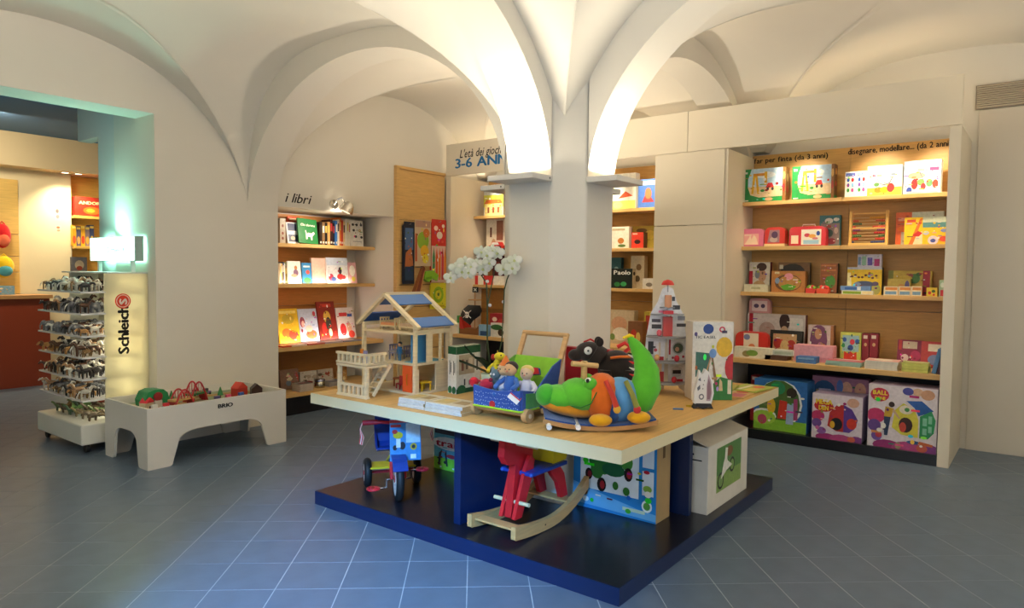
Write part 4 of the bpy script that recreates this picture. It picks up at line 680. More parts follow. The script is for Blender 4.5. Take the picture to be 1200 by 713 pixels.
bkf((355, 366), 308.5, A2, 6.38, '#3c80b8', [('r', '#4088c0', 0, 0, 1, 1), ('e', '#d85048', .6, .55, .2, .1), ('e', '#4a9a58', .5, .15, .4, .14), ('r', '#d8e8f0', .15, .78, .85, .86)], 'blue book cover with red shapes in the niche', .02, .12)
bkf((366.5, 383), 303, A2, 6.38, '#d8b4a4', [('r', '#dcb8a8', 0, 0, 1, 1)], 'plain pale pink book cover in the niche', .03, .1)
bkf((384, 408.5), 302.5, A2, 6.35, '#d8d4d8', [('r', '#dcdade', 0, 0, 1, 1), ('r', '#c0c8d8', 0, .7, 1, 1), ('e', '#c83838', .62, .26, .16, .12), ('e', '#b84058', .18, .24, .12, .14), ('e', '#4a5a90', .3, .16, .12, .1), ('e', '#3a3038', .62, .5, .08, .14), ('e', '#c04048', .78, .24, .1, .08)], 'large pale grey book cover with red flowers', .02, .1)
bkf((409, 418.5), 308, A2, 6.37, '#d898a0', [('r', '#d8a0a4', 0, 0, 1, 1), ('e', '#ece4d8', .5, .6, .36, .26), ('e', '#d8c050', .6, .2, .25, .12)], 'small pink book at the right end of the middle niche shelf', .02, .12)
A3 = .7005
bkf((329, 353), 363, A3, 6.42, '#e0b020', [('r', '#d8b024', 0, 0, 1, 1), ('e', '#b8a030', .5, .7, .3, .14), ('e', '#e0702c', .35, .3, .22, .14), ('e', '#d84830', .65, .24, .2, .14), ('r', '#f0d870', .1, .86, .9, .94)], 'yellow picture book standing on the lit niche shelf', .02, .22)
bkf((353.5, 375), 363, A3, 6.42, '#b8c4d8', [('r', '#c0c8d8', 0, 0, 1, 1), ('e', '#9a3a48', .18, .6, .14, .16), ('e', '#e0b0a0', .2, .55, .08, .1), ('e', '#d87040', .6, .22, .3, .14), ('e', '#e0c8b0', .5, .4, .2, .1), ('e', '#b83848', .85, .84, .08, .08)], 'pale blue picture book with a red rainbow', .02, .22)
bkf((376.5, 397), 354.5, A3, 6.42, '#7a2018', [('r', '#802418', 0, 0, 1, 1), ('r', '#c03a28', .2, .86, .8, .94), ('e', '#c8a040', .5, .6, .2, .16), ('e', '#c83028', .3, .3, .16, .16), ('e', '#3a3a30', .55, .4, .16, .2), ('e', '#d8c8a0', .6, .2, .1, .1)], 'tall dark red picture book in the niche', .02, .22)
bkf((398, 418), 361.5, A3, 6.42, '#d8c8c4', [('r', '#dccfc8', 0, 0, 1, 1), ('r', '#c83838', .15, .72, .6, .84), ('r', '#3a5aa0', .62, .7, .9, .8), ('e', '#c83030', .3, .3, .18, .2), ('e', '#d8a080', .65, .35, .14, .16), ('e', '#e04838', .75, .14, .18, .12)], 'pinkish white picture book with red print in the niche', .02, .22)
for k, (x0, x1, c, l) in enumerate(((328, 338, '#c83a30', 'red'), (339, 356, '#d8c8b8', 'cream'), (357, 377, '#b85848', 'brick red'), (378, 398, '#a8a0a8', 'grey'), (399, 420, '#8a90a0', 'blue-grey'))):
    a, b = aY(x0, 398, 6.22), aY(x1, 398, 6.22)
    mkbox(((a.x+b.x)/2, 6.24, A3+.0005), (b.x-a.x, .16, .014), c, None, 'magazine', l+' magazine lying flat on the lit niche shelf', 'magazine', (0, 0, rnd.uniform(-.08, .08)), None, None, 'paper', [('r', c, 0, 0, 1, 1), ('e', '#e8dcd0', .5, .5, .3, .25)])
A4 = .2305
for x0, x1, py, Yf, c, pal, l in ((329.5, 351, 434, 6.32, '#8a6a5a', ['#c83838', '#d8c8a0', '#6a7a8a'], 'patterned box book at the left of the lowest niche shelf'), (352.5, 372, 436, 6.36, '#c8c0b4', ['#5a5048', '#a89888'], 'white book with grey doodles on the lowest niche shelf'), (373.5, 391, 433.5, 6.36, '#c8baa8', ['#6a5a48', '#a84838'], 'beige activity book on the lowest niche shelf'), (397, 407, 435, 6.36, '#b88848', ['#8a5028', '#d8c090'], 'tan box on the lowest niche shelf beside the doll house post')):
    bkf((x0, x1), py, A4, Yf, c, rart(x0, c, pal, 7), l, .04, .12)
q = aY(376, 455, 6.18); tn = T(empty('tin', (q.x, 6.2, A4+.0005)), 'shiny silver tin on the lowest niche shelf', 'tin')
MB().lathe([(0, .0), (.052, .0), (.055, .01), (.055, .085), (.0, .085)], '#b8b4a4', n=20).build('body', 'metal', tn); MB().lathe([(.057, .07), (.057, .09), (0, .092)], '#8a90b0', n=20).build('lid', 'metal', tn)
stack((351, 367), 6.10, 4, .02, .14, ['#8a4a48', '#6a6058', '#b8a898', '#4a4440'], 'small_book', 'small book in the pile on the lowest niche shelf', zb=A4, face='Y', seed=9, grp='pile of small books in the niche', edge='#c8b8a8', cat='book')
stack((386, 404), 6.14, 2, .025, .16, ['#8a8890', '#686870'], 'flat_book', 'grey book lying flat right of the silver tin', zb=A4, face='Y', seed=10, grp='grey flat books in the niche', edge='#a8a098', cat='book')
o, _ = bkf((352, 366.5), 448, A4, 6.27, '#8a2430', [('r', '#8a2430', 0, 0, 1, 1)], 'dark red low box behind the pile of small books', .05, 0)
# --- toys hanging on the slat board
YH = WB-.045
def hang(px, py0, py1, th, c, shapes, name, label, cat='toy pack', m='paper', rot=0, outline=None):
    a, b = aY(px[0], (py0+py1)/2, YH-th), aY(px[1], (py0+py1)/2, YH-th); zt, zb_ = aY(sum(px)/2, py0, YH-th).z, aY(sum(px)/2, py1, YH-th).z; w_, h_ = b.x-a.x, zt-zb_
    t = T(empty(name, ((a.x+b.x)/2, YH, zb_), (0, rot, 0)), label, cat)
    pts = outline or [(.04, 0), (.96, 0), (1, .04), (1, .93), (.7, 1), (.3, 1), (0, .93), (0, .04)]
    MB().prism([(-w_/2+w_*x, h_*z) for x, z in pts], -th, -.004, 'y', c).build('pack', m, t, bevel=.002)
    if shapes: shapes = shapes+(specks(shapes, label) if len(shapes) > 3 else []); b = MB(); art(b, frame((-w_/2, -th, 0), (w_, 0, 0), (0, 0, h_)), shapes, .0016); b.build('front_print', m, t, fix=False)
    MB().tube([(0, .012, h_*.96), (0, -th-.03, h_*.96), (0, -th-.03, h_*.975)], .0025, '#b8b8b8', 6).build('hook', 'steel', t)
    return t
hang((473, 485.5), 260, 333, .03, '#20283c', [('r', '#1c2436', 0, 0, 1, 1), ('r', '#4a6a98', .12, .55, .88, .9), ('p', '#b06a40', [(.1, .25), (.9, .3), (.7, .6), (.2, .5)]), ('r', '#28405c', .12, .06, .88, .28)], 'pool_toy_pack', 'long dark navy toy pack hanging on the slat board')
hang((486, 505), 258, 312, .03, '#c8b498', [('r', '#c8b090', 0, 0, 1, 1), ('r', '#b08a78', .05, .84, .95, .98), ('e', '#8ab43c', .5, .55, .36, .2), ('e', '#e0b030', .6, .32, .26, .14), ('e', '#c87838', .7, .72, .2, .1), ('e', '#e8d840', .65, .16, .2, .1), ('r', '#b85838', .02, .1, .14, .7)], 'ball_pack', 'clear pack of green and yellow balls on the slat board')
t = hang((505.5, 522.5), 257.5, 331, .03, '#c83028', [('r', '#cc3830', 0, .58, 1, 1), ('r', '#d8b8a8', 0, 0, 1, .58), ('e', '#ece0d0', .55, .75, .2, .06), ('e', '#f0d0c0', .3, .86, .14, .04), ('e', '#f0e0d0', .8, .9, .1, .03)]+[('p', c, [(x-.07, .04), (x+.07, .04), (x+.08, .4), (x, .56), (x-.08, .4)]) for x, c in ((.16, '#3a8a58'), (.36, '#d85828'), (.56, '#e07828'), (.76, '#c83848'), (.93, '#e08a30'))], 'garden_tool_pack', 'red pack of bright rocket-shaped toys on the slat board')
hang((485.5, 498.5), 312, 347, .05, '#9a5a2c', [('p', '#7a3a20', [(.1, 0), (.4, 0), (.95, .95), (.8, 1)]), ('p', '#d8a060', [(.5, .1), (.7, .3), (.95, .9), (.8, .7)])], 'cone_toy', 'tilted brown cone toy low on the slat board', 'toy', 'fabric', 0, [(0, .1), (.3, 0), (.6, .15), (1, .9), (.85, 1)])
hang((497.5, 514), 317, 331, .06, '#8ac038', [('p', '#6aa028', [(.1, .2), (.5, .3), (.5, .5), (.1, .4)])], 'green_toy', 'lime green foam toy on the slat board', 'toy', 'plastic', 0, [(0, .3), (.1, .9), (.6, 1), (1, .6), (.9, .1), (.6, .35), (.3, 0)])
hang((504.5, 522.5), 332, 362, .02, '#d8c828', [('r', '#d8cc30', 0, 0, 1, 1), ('e', '#88b028', .5, .55, .34, .32), ('e', '#d8cc30', .5, .55, .2, .19), ('e', '#506830', .5, .56, .07, .07), ('r', '#b8a020', .1, .06, .9, .14)], 'ring_toy_pack', 'yellow pack with a green ring above the doll house roof')
# ================================================================== figurine display in the passage
dx0, dx1, dy0, dy1 = 2.289, 2.822, 6.073, 7.0
fd = T(empty('figurine_display', (dx0, dy0, 0)), 'white figurine display tower with lit shelves and black lettering on its side', 'display stand')
def F(name, m, *boxes, c='#dcdad0', bevel=.002): return P(name, m, *boxes, c=c, parent=fd, off=(dx0, dy0, 0), bevel=bevel)
F('base', 'lacquer', (dx0, dy0, .07, dx1, dy1, .235), bevel=.012)
for x in (dx0+.06, dx1-.06):
    for y in (dy0+.06, dy1-.06):
        MB(Matrix.Translation((x-dx0, y-dy0, 0))).cyl((-.012, 0, .035), (.012, 0, .035), .035, '#1c1c1c', 14).build('castor', 'rubber', fd)
F('back_panel', 'lacquer', (dx1-.03, dy0+.03, .235, dx1, dy1-.03, 1.45), c='#efe6c4')
o = F('side_panel', 'lit_panel', (2.475, dy0, .235, dx1, dy0+.012, 1.45), c='#f2ecd0'); F('side_panel', 'lacquer', (2.56, dy1-.012, .235, dx1, dy1, 1.45), c='#e8e2c8')
F('top_panel', 'lacquer', (2.5, dy0, 1.45, dx1, dy1, 1.462), c='#d0d0cc')
F('light_tube', 'glow', (dx1-.055, dy0+.05, .26, dx1-.031, dy0+.24, 1.43), c='#fffbe8', bevel=0)
light('display_tube', 'AREA', (dx1-.09, dy0+.14, .85), (2.3, dy0+.3, .85), 11, (1, .95, .72), .1, 1.1)
LV = (1.304, 1.13, .95, .78, .605, .435)
for z in LV: F('shelf', 'lacquer', (dx0, dy0-.03, z-.012, 2.474, dy1-.06, z), (2.474, dy0+.0125, z-.012, dx1-.056, dy1-.06, z), c='#dcdcdc', bevel=0)
b = MB(Matrix.Translation((-dx0, -dy0, 0))); a = aY(148, 414, dy0-.001)
fr = frame((a.x+.02, dy0-.001, a.z), (0, 0, 1), (-1, 0, 0)); text(b, fr, 'Schleich', 0, 0, .085, '#181818', .001, .05, 0, .40)
b.build('lettering', 'ink', fd, fix=False)
c0 = aY(144, 353, dy0-.001); b = MB(Matrix.Translation((-dx0, -dy0, 0)))
b.cyl((c0.x, dy0-.0005, c0.z), (c0.x, dy0-.003, c0.z), .062, '#d8432a', 28); lo = b.build('round_logo', 'ink', fd)
b = MB(Matrix.Translation((-dx0, -dy0, 0))); b.torus((c0.x, dy0-.0035, c0.z), .05, .0035, '#f4d8c8', 'y', 28, 4); text(b, frame((c0.x+.03, dy0-.0035, c0.z-.025), (0, 0, 1), (-1, 0, 0)), 'S', 0, 0, .06, '#f4e0d0', .001, .06, 0, .05)
b.build('logo_letter', 'ink', lo, fix=False)
# lit sign on top
sg = T(empty('light_box_sign', (2.73, 6.1, 1.462)), 'glowing pale green light box sign on top of the figurine display', 'sign')
def G(name, m, *boxes, c='#d8d8d4', bevel=.002): return P(name, m, *boxes, c=c, parent=sg, off=(2.73, 6.1, 1.462), bevel=bevel)
mat('sign_glow', .4, .3, var=0, emit=5)
G('post', 'lacquer', (2.75, 6.2, 1.462, 2.78, 6.23, 1.56)); G('post', 'lacquer', (2.75, 6.85, 1.462, 2.78, 6.88, 1.56))
G('casing', 'lacquer', (2.735, 6.1, 1.555, 2.805, 6.99, 1.768), c='#8fa39a')
ff = G('lit_face', 'sign_glow', (2.729, 6.12, 1.562, 2.735, 6.97, 1.762), c='#bff5e0', bevel=0)
b = MB(Matrix.Translation((-2.73, -6.1, -1.462))); text(b, frame((2.7285, 6.62, 1.63), (0, -1, 0), (0, 0, 1)), 'Schleich', 0, 0, .05, '#5a7a70', .0008, .03, 0, .36); b.torus((2.7275, 6.2, 1.66), .045, .004, '#b88a80', 'x', 20, 4); b.build('lettering', 'ink', ff, fix=False)
light('sign_light', 'AREA', (2.815, 6.54, 1.66), (2.9, 6.54, 1.66), 7, (.35, 1, .78), .85, .2); light('sign_light', 'AREA', (2.72, 6.5, 1.66), (2, 6.5, 1.7), 4, (.5, 1, .84), .85, .2)
light('sign_light', 'AREA', (2.77, 6.54, 1.775), (2.6, 6.3, 3), 12, (.4, 1, .8), .8, .05)
# figurines: six kinds of small animals, copied over the shelves
def beast(kind, c, c2):
    b = MB(); n = dict(nu=7, nv=5)
    if kind == 'dino':
        b.ell((0, 0, .045), (.045, .02, .022), c, **n); b.tube([(.035, 0, .055), (.06, 0, .085), (.075, 0, .09)], [.014, .009, .011], c, 6); b.tube([(-.035, 0, .045), (-.08, 0, .04), (-.12, 0, .05)], [.014, .008, .001], c, 6)
        for x in (-.02, .025):
            for y in (-.012, .012): b.tube([(x, y, .04), (x+.004, y, 0)], [.009, .006], c2, 5)
    elif kind == 'elephant':
        b.ell((0, 0, .055), (.045, .028, .032), c, **n); b.ell((.045, 0, .07), (.022, .02, .022), c, **n); b.tube([(.062, 0, .068), (.072, 0, .04), (.07, 0, .015)], [.009, .006, .004], c, 6)
        for y in (-1, 1): b.ell((.038, y*.024, .072), (.012, .004, .018), c2, **n)
        for x in (-.025, .025):
            for y in (-.015, .015): b.cyl((x, y, .04), (x, y, 0), .011, c, 6)
    elif kind == 'dragon':
        b.ell((0, 0, .04), (.05, .02, .02), c, **n); b.tube([(.04, 0, .05), (.06, 0, .09), (.085, 0, .095)], [.012, .009, .008], c, 6); b.tube([(-.04, 0, .04), (-.09, 0, .02), (-.13, 0, .03)], [.012, .006, .001], c, 6)
        for y in (-1, 1): b.add([(.01, y*.01, .055), (-.03, y*.08, .1), (-.06, y*.07, .06), (-.02, y*.012, .05)], [(0, 1, 2, 3)], c2)
        for x in (-.025, .028):
            for y in (-.014, .014): b.tube([(x, y, .035), (x, y, 0)], [.008, .006], c, 5)
    else:
        L = dict(horse=.06, cow=.045, lion=.035)[kind]; r_ = dict(horse=.017, cow=.022, lion=.017)[kind]
        b.ell((0, 0, L+.012), (.042, r_, r_+.003), c, **n)
        hz = L+.05 if kind == 'horse' else L+.028
        b.tube([(.03, 0, L+.018), (.05, 0, hz), (.062, 0, hz+.002), (.08, 0, hz-.014)], [.014, .011, .011, .007], c, 6)
        if kind == 'lion': b.ell((.045, 0, L+.022), (.018, .022, .024), c2, **n)
        if kind == 'cow': b.tube([(.06, -.02, hz+.014), (.058, 0, hz+.006), (.06, .02, hz+.014)], .003, '#e8e0c8', 5)
        if kind == 'horse': b.tube([(.028, 0, L+.036), (.048, 0, hz+.012)], [.006, .006], c2, 5)
        b.tube([(-.04, 0, L+.016), (-.056, 0, L-.01), (-.058, 0, L-.03)], [.006, .005, .002], c2, 5)
        for x in (-.03, .03):
            for y in (-.011, .011): b.tube([(x, y, L+.006), (x, y, 0)], [.0075, .005], c, 5)
    me = b.mesh('figurine'); me.materials.append(MATS['plastic']); return me
KINDS = {}; CN = {}
for k, cols in dict(horse=[('#5a3820', '#20140c'), ('#a88058', '#e8dcc0'), ('#2c2420', '#141010'), ('#c8c0b0', '#e8e4dc')], cow=[('#e0dcd0', '#2c2824'), ('#4a2c1c', '#2c1c14'), ('#3a3634', '#201c1a')], lion=[('#b8894c', '#6a4424'), ('#8a6a3c', '#4a3018')], elephant=[('#7a7a7c', '#6a6a6c')], dino=[('#5a6a3c', '#4a5a34'), ('#6a5a44', '#5a4a34'), ('#8a7a50', '#6a5c3c')], dragon=[('#5a4a34', '#8a6a3c'), ('#3c5a3c', '#7aa05a'), ('#4a3028', '#a84828')]).items():
    KINDS[k] = [beast(k, *c) for c in cols]
    for me, cn in zip(KINDS[k], dict(horse=['brown', 'tan', 'black', 'pale grey'], cow=['white', 'dark brown', 'charcoal'], lion=['tan', 'brown'], elephant=['grey'], dino=['olive green', 'brown', 'khaki'], dragon=['brown', 'green', 'dark red'])[k]): CN[me.name] = cn
rows_ = [(1.304, ['horse', 'cow', 'lion'], 'top shelf', ), (1.13, ['horse', 'cow', 'elephant'], 'second shelf'), (.95, ['lion', 'elephant', 'cow'], 'third shelf'), (.78, ['cow', 'horse', 'lion'], 'fourth shelf'), (.605, ['horse', 'horse', 'cow'], 'fifth shelf'), (.435, ['lion', 'horse', 'elephant'], 'sixth shelf')]
q = random.Random(11)
for z, ks, nm in rows_:
    for i in range(11):
        for j in range(4):
            k = q.choice(ks); me = q.choice(KINDS[k]); o = put('animal_figurine', me, None, (dx0+.05+j*.105+q.uniform(-.01, .01), dy0+(.0 if j < 1 else .075)+i*(.0775 if j < 1 else .071)+.02+q.uniform(-.008, .008), z+.0003), q.choice((0, PI))+PI+q.uniform(-.5, .5)); s = q.uniform(.8, 1.02); o.scale = (s, s, s)
            T(o, '%s %s figurine standing on the %s of the figurine display' % (CN[me.name], k, nm), 'figurine', '%s %s figurines on the %s of the display' % (CN[me.name], k, nm))
for i in range(6):
    for j in range(3):
        k = q.choice(['dragon', 'dino', 'dragon']); me = q.choice(KINDS[k]); o = put('dragon_figurine', me, None, (dx0+.14+j*.125, dy0+.13+i*.135, .236), PI+q.uniform(-.25, .25)); s = q.uniform(.85, 1.0); o.scale = (s, s, s)
        T(o, '%s %s figurine standing on the base of the figurine display' % (CN[me.name], 'dinosaur' if k == 'dino' else k), 'figurine', '%s %s figurines on the display base' % (CN[me.name], 'dinosaur' if k == 'dino' else k))
o = put('toucan_figurine', KINDS['lion'][0], None, (2.35, 6.9, 1.305), 1.2); bpy.data.objects.remove(o)
# ================================================================== room beyond the passage
cw = T(empty('counter', (2.9, 10.05, 0)), 'reddish brown shop counter in the room beyond', 'counter')
P('front_panel', 'lacquer', (1.2, 10.05, 0, 3.45, 10.10, 1.1), c='#8a3a24', parent=cw, off=(2.9, 10.05, 0)); P('counter_top', 'wood_x', (1.2, 10.0, 1.1, 3.47, 10.45, 1.145), c='#b88a5c', parent=cw, off=(2.9, 10.05, 0))
P('side_panel', 'lacquer', (3.40, 10.10, 0, 3.45, 10.45, 1.1), c='#8a3a24', parent=cw, off=(2.9, 10.05, 0))
sb = T(empty('slat_panel', (3.0, 10.5, 0)), 'yellow wooden slat board behind the counter in the far room', 'display board')
for z0, z1 in ((1.15, 1.42), (1.43, 1.62), (1.63, 1.9), (1.91, 2.6)): P('slat', 'wood', (2.3, 10.47, z0, 3.26, 10.5, z1), c='#e0bc70', parent=sb, off=(3.0, 10.5, 0))
def pack(px, py0, py1, Y, c, name, label, th=.14, pocket='#e87050'):
    a, b = aY(px[0], (py0+py1)/2, Y), aY(px[1], (py0+py1)/2, Y); z1, z0 = aY(sum(px)/2, py0, Y).z, aY(sum(px)/2, py1, Y).z
    t = T(empty(name, ((a.x+b.x)/2, Y, z0)), label, 'backpack'); w_, h_ = (b.x-a.x)/2, z1-z0
    MB().ell((0, 0, h_/2), (w_, th/2, h_/2), c).build('body', 'fabric', t); MB().ell((0, -th*.4, h_*.32), (w_*.7, th*.25, h_*.24), pocket).build('pocket', 'fabric', t); MB().tube([(-.03, .0, h_*.97), (0, 0, h_*1.08), (.03, 0, h_*.97)], .008, c, 6).build('handle', 'fabric', t)
pack((-8, 13), 262, 291, 10.37, '#d8242c', 'backpack', 'bright red child backpack hanging in the far room'); pack((-8, 17), 300, 326, 10.37, '#e8c020', 'backpack', 'yellow and blue child bag hanging in the far room', pocket='#4a98a8')
a, b = aY(-6, 340, 10.3), aY(15.5, 340, 10.3); mkbox(((a.x+b.x)/2, 10.3, 1.146), (b.x-a.x, .1, .11), '#5a90b8', rart(5, '#78a8c8', ['#d8a858', '#a85838', '#e8e0d0'], 5), 'toy_box', 'small light blue box on the far counter', 'box')
for k, (x, y0, y1) in enumerate(((67.5, 242.5, 259), (68.5, 264, 273))):
    p0 = aY(x-3.5, y0, 10.499); p1 = aY(x+3.5, y1, 10.499); b = MB(); art(b, frame((0, 0, 0), (p1.x-p0.x, 0, 0), (0, 0, p0.z-p1.z)), [('r', '#d8ccc0', 0, 0, 1, 1), ('e', ['#6a6068', '#d06a50'][k], .45, .7, .3, .16), ('e', ['#8a8088', '#e09a80'][k], .5, .3, .3, .14)])
    o = b.build('wall_notice', 'paper', None, (p0.x, 10.499, p1.z), fix=False); T(o, ['small grey printed notice on the far cream wall', 'small orange printed notice on the far cream wall'][k], 'notice')
fs_ = T(empty('far_shelf', (4.2, 10.6, 0)), 'yellow lit shelves in the far room beside the cream wall', 'shelving')
P('back_board', 'wood', (3.88, 10.66, 0, 4.6, 10.69, 2.74), c='#e0b860', parent=fs_, off=(4.2, 10.6, 0))
zA = aY(100, 254, 10.52).z; zB_ = aY(100, 289, 10.52).z; zC_ = aY(95, 320, 10.52).z
for z in (zA, zB_, zC_): P('shelf', 'wood_x', (3.88, 10.4, z-.035, 4.6, 10.66, z), c='#e0b860', parent=fs_, off=(4.2, 10.6, 0))
pk('Y', 10.45, zA, (88, 124), 231.5, .12, '#9a2a20', [('r', '#a83024', 0, 0, 1, 1), ('e', '#e06a28', .55, .3, .3, .2), ('e', '#f0a838', .5, .3, .14, .1), ('t', '#f4e4b0', 'ANDOR', .12, .62, .16, .04, 0, .7)], 'board_game_box', 'red board game box reading ANDOR in the far room', side=[('r', '#5a1c18', 0, 0, 1, 1)])
for i, (c, c2) in enumerate((('#e0a830', '#c85838'), ('#5a5a80', '#d8a868'), ('#e0a830', '#c84838'), ('#8a7a88', '#e0b050'), ('#3a4a78', '#d8c060'))): pk('Y', 10.45, zB_, (84.5+5.2*i, 89.3+5.2*i), 264+(i % 2)*1.5, .12, c, [('r', c, 0, 0, 1, 1), ('e', c2, .5, .3, .4, .2), ('r', '#f0d870', .05, .84, .95, .95)], 'game_box', 'slim game box under the red ANDOR box, %s from the left' % ORD[i], 'box', group='slim game boxes in the far room')
pk('Y', 10.45, zC_, (84, 102), 301.5, .12, '#5a5a64', [('r', '#5a5c68', 0, 0, 1, 1), ('e', '#a8a090', .5, .5, .3, .3), ('e', '#8a3a30', .5, .3, .2, .14)], 'game_box', 'dark grey game box on the low far shelf')
for k, (x, y) in enumerate(((76.5, 213), (92, 209))):
    p0 = aY(x, y, 10.3); t = T(empty('ceiling_spot', (p0.x, 10.3, 2.745)), ['round ceiling spot above the cream far wall', 'round ceiling spot above the far game shelf'][k], 'lamp')
    MB().lathe([(.05, 0), (.06, -.006), (.045, -.012), (.045, 0)], '#d8d4cc').build('trim_ring', 'metal', t); MB().cyl((0, 0, -.003), (0, 0, -.010), .04, '#fff6e0').build('bulb', 'sign_glow', t)
    light('far_spot', 'SPOT', (p0.x, 10.28, 2.72), (p0.x, 10.4, .5), 70, (1, .82, .5), .05, spot=120, blend=.9)
light('far_room_lamp', 'AREA', (2.4, 9.0, 3.1), (2.8, 10.5, 1.2), 50, (1, .84, .55), .6, .6)
# ================================================================== toys on the display table
ZT = TZ+.0006
BW = '#e4d2ac'
# --- wooden doll house
dh = T(empty('doll_house', (3.06, 3.105, ZT)), 'open wooden doll house with blue roof panels, balcony and stairs', 'doll house')
def H(name, *boxes, c=BW, m='wood', parent=None, bevel=.0015):
    b = MB()
    for q in boxes: b.box(*q, c)
    return b.build(name, m, parent or dh, bevel=bevel)
for z in (0, .185, .378): H('floor_board', (0, 0, z, .34, .5, z+.014))
for x in (0, .318):
    for y in (0, .478): H('post', (x, y, .014, x+.022, y+.022, .185), (x, y, .199, x+.022, y+.022, .378), (x, y, .392, x+.022, y+.022, .44))
for x in (0, .318): H('gable_beam', (x, .022, .41, x+.018, .478, .43)) if x else None
H('side_beam', (.022, 0, .392, .318, .018, .408)); H('side_beam', (.022, 0, .416, .318, .018, .44)); H('side_beam', (.022, .482, .416, .318, .5, .44))
for x0, x1, z0, z1 in ((.11, .16, .199, .378), (.225, .245, .199, .378), (.19, .318, .014, .185), (.022, .04, .014, .16)): H('side_wall', (x0, .004, z0, x1, .016, z1))
H('back_wall', (.326, .3, .199, .334, .478, .378), (.326, .1, .014, .334, .3, .185), (.326, .3, .392, .334, .478, .43), c='#d8c49c')
H('partition', (.02, .05, .199, .2, .06, .376), c='#3f86b8', m='lacquer'); H('blue_mat', (.02, .02, .1995, .28, .12, .203), c='#48a0b4', m='fabric')
do = H('door', (.0, .03, .016, .01, .112, .183), c='#dc5a28', m='lacquer'); MB().tube([(-.002, .068, .06), (-.006, .068, .075), (-.006, .068, .115), (-.002, .068, .13)], .003, '#b88a30', 6).build('door_handle', 'steel', do)
ap = (.268, .625)
for x in (-.012, .33):
    for ye, ze in ((-.035, .425), (.535, .425)):
        MB().bar((x+.008, ye, ze), (x+.008, ap[0], ap[1]), .02, .032, BW, (1, 0, 0)).build('rafter', 'wood', dh, bevel=.0015)
def roofp(f0, f1, side, c='#2f6ab4'):
    e = (-.035, .425) if side < 0 else (.535, .425); a = Vector((0, e[0], e[1])); b_ = Vector((0, ap[0], ap[1])); nrm = Vector((0, -(b_.z-a.z), (b_.y-a.y))).normalized()*.004
    if nrm.z < 0: nrm = -nrm
    p = a+(b_-a)*f0; q = a+(b_-a)*f1; b = MB(); vs = []
    for s in (0, 1):
        for pt in (p, q): vs += [(.006, pt.y+nrm.y*(2*s-1), pt.z+nrm.z*(2*s-1)), (.33, pt.y+nrm.y*(2*s-1), pt.z+nrm.z*(2*s-1))]
    b.add(vs, [(0, 1, 3, 2), (4, 6, 7, 5), (0, 4, 5, 1), (2, 3, 7, 6), (0, 2, 6, 4), (1, 5, 7, 3)], c); return b.build('roof_panel', 'lacquer', dh)
roofp(.02, .28, -1); roofp(.68, .97, -1); roofp(.0, .38, 1, '#274f98'); roofp(.66, .97, 1)
MB().bar((-.01, ap[0], ap[1]+.004), (.345, ap[0], ap[1]+.004), .024, .02, BW).build('ridge_beam', 'wood', dh)
# balcony, rails, stairs
H('balcony_floor', (-.28, .13, .185, -.115, .41, .199), (-.115, .215, .185, 0, .41, .199), bevel=0)
for x, y in ((-.275, .135), (-.275, .385), (-.03, .385)): H('balcony_post', (x, y, 0, x+.022, y+.022, .185))
H('balcony_base', (-.28, .13, 0, -.25, .41, .012))
def rail(p, q, z, h_, n):
    p = Vector(p); q = Vector(q); MB().bar((p.x, p.y, z+h_), (q.x, q.y, z+h_), .02, .014, BW).build('rail', 'wood', dh); MB().bar((p.x, p.y, z+.012), (q.x, q.y, z+.012), .016, .012, BW).build('rail', 'wood', dh)
    for i in range(n):
        c = p+(q-p)*((i+.5)/n); MB().box(c.x-.007, c.y-.008, z+.01, c.x+.007, c.y+.008, z+h_, BW).build('baluster', 'wood', dh)
rail((-.275, .13, 0), (-.275, .41, 0), .199, .068, 7); rail((-.275, .135, 0), (-.12, .135, 0), .199, .068, 4); rail((-.27, .15, 0), (-.27, .4, 0), .0, .075, 6)
for y in (.142, .208): MB().bar((-.215, y, .012), (-.075, y, .19), .01, .02, BW).build('stringer', 'wood', dh)
for i in range(6): H('tread', (-.212+.0225*i, .142, .026+.029*i, -.178+.0225*i, .208, .033+.029*i))
# a few pieces of doll furniture and a doll, each loose
def dollthing(name, label, loc, fn, rot=0):
    t = T(empty(name, (3.06+loc[0], 3.105+loc[1], ZT+loc[2]+.0005), rot), label, 'doll furniture'); fn(t); return t
def chair_(c):
    def f(t):
        MB().box(-.018, -.018, .028, .018, .018, .034, c).build('seat', 'wood', t); MB().box(.013, -.018, .034, .018, .018, .08, c).build('backrest', 'wood', t)
        for x in (-.015, .015):
            for y in (-.015, .015): MB().box(x-.003, y-.003, 0, x+.003, y+.003, .028, c).build('leg', 'wood', t)
    return f
def table_(c):
    def f(t):
        MB().box(-.045, -.035, .05, .045, .035, .058, c).build('table_top', 'wood', t)
        for x in (-.038, .038):
            for y in (-.028, .028): MB().box(x-.004, y-.004, 0, x+.004, y+.004, .05, c).build('leg', 'wood', t)
    return f
def bed_(c, c2):
    def f(t):
        MB().box(-.04, -.07, .02, .04, .07, .03, c).build('bed_base', 'wood', t); MB().box(-.037, -.066, .03, .037, .066, .045, c2).build('mattress', 'fabric', t)
        for y in (-.072, .066):
            for i in range(4): MB().box(-.04+.024*i, y, 0, -.032+.024*i, y+.006, .075, c).build('bed_bar', 'wood', t)
            MB().box(-.042, y, .07, .042, y+.006, .08, c).build('bed_rail', 'wood', t)
    return f
dollthing('doll_bed', 'little wooden doll bed on the upper floor of the doll house', (.1, .14, .392), bed_('#e0cca0', '#c8a888')); dollthing('doll_cradle', 'little wooden doll cot beside the bed on the upper floor', (.1, .32, .392), bed_('#e0cca0', '#d89060'))
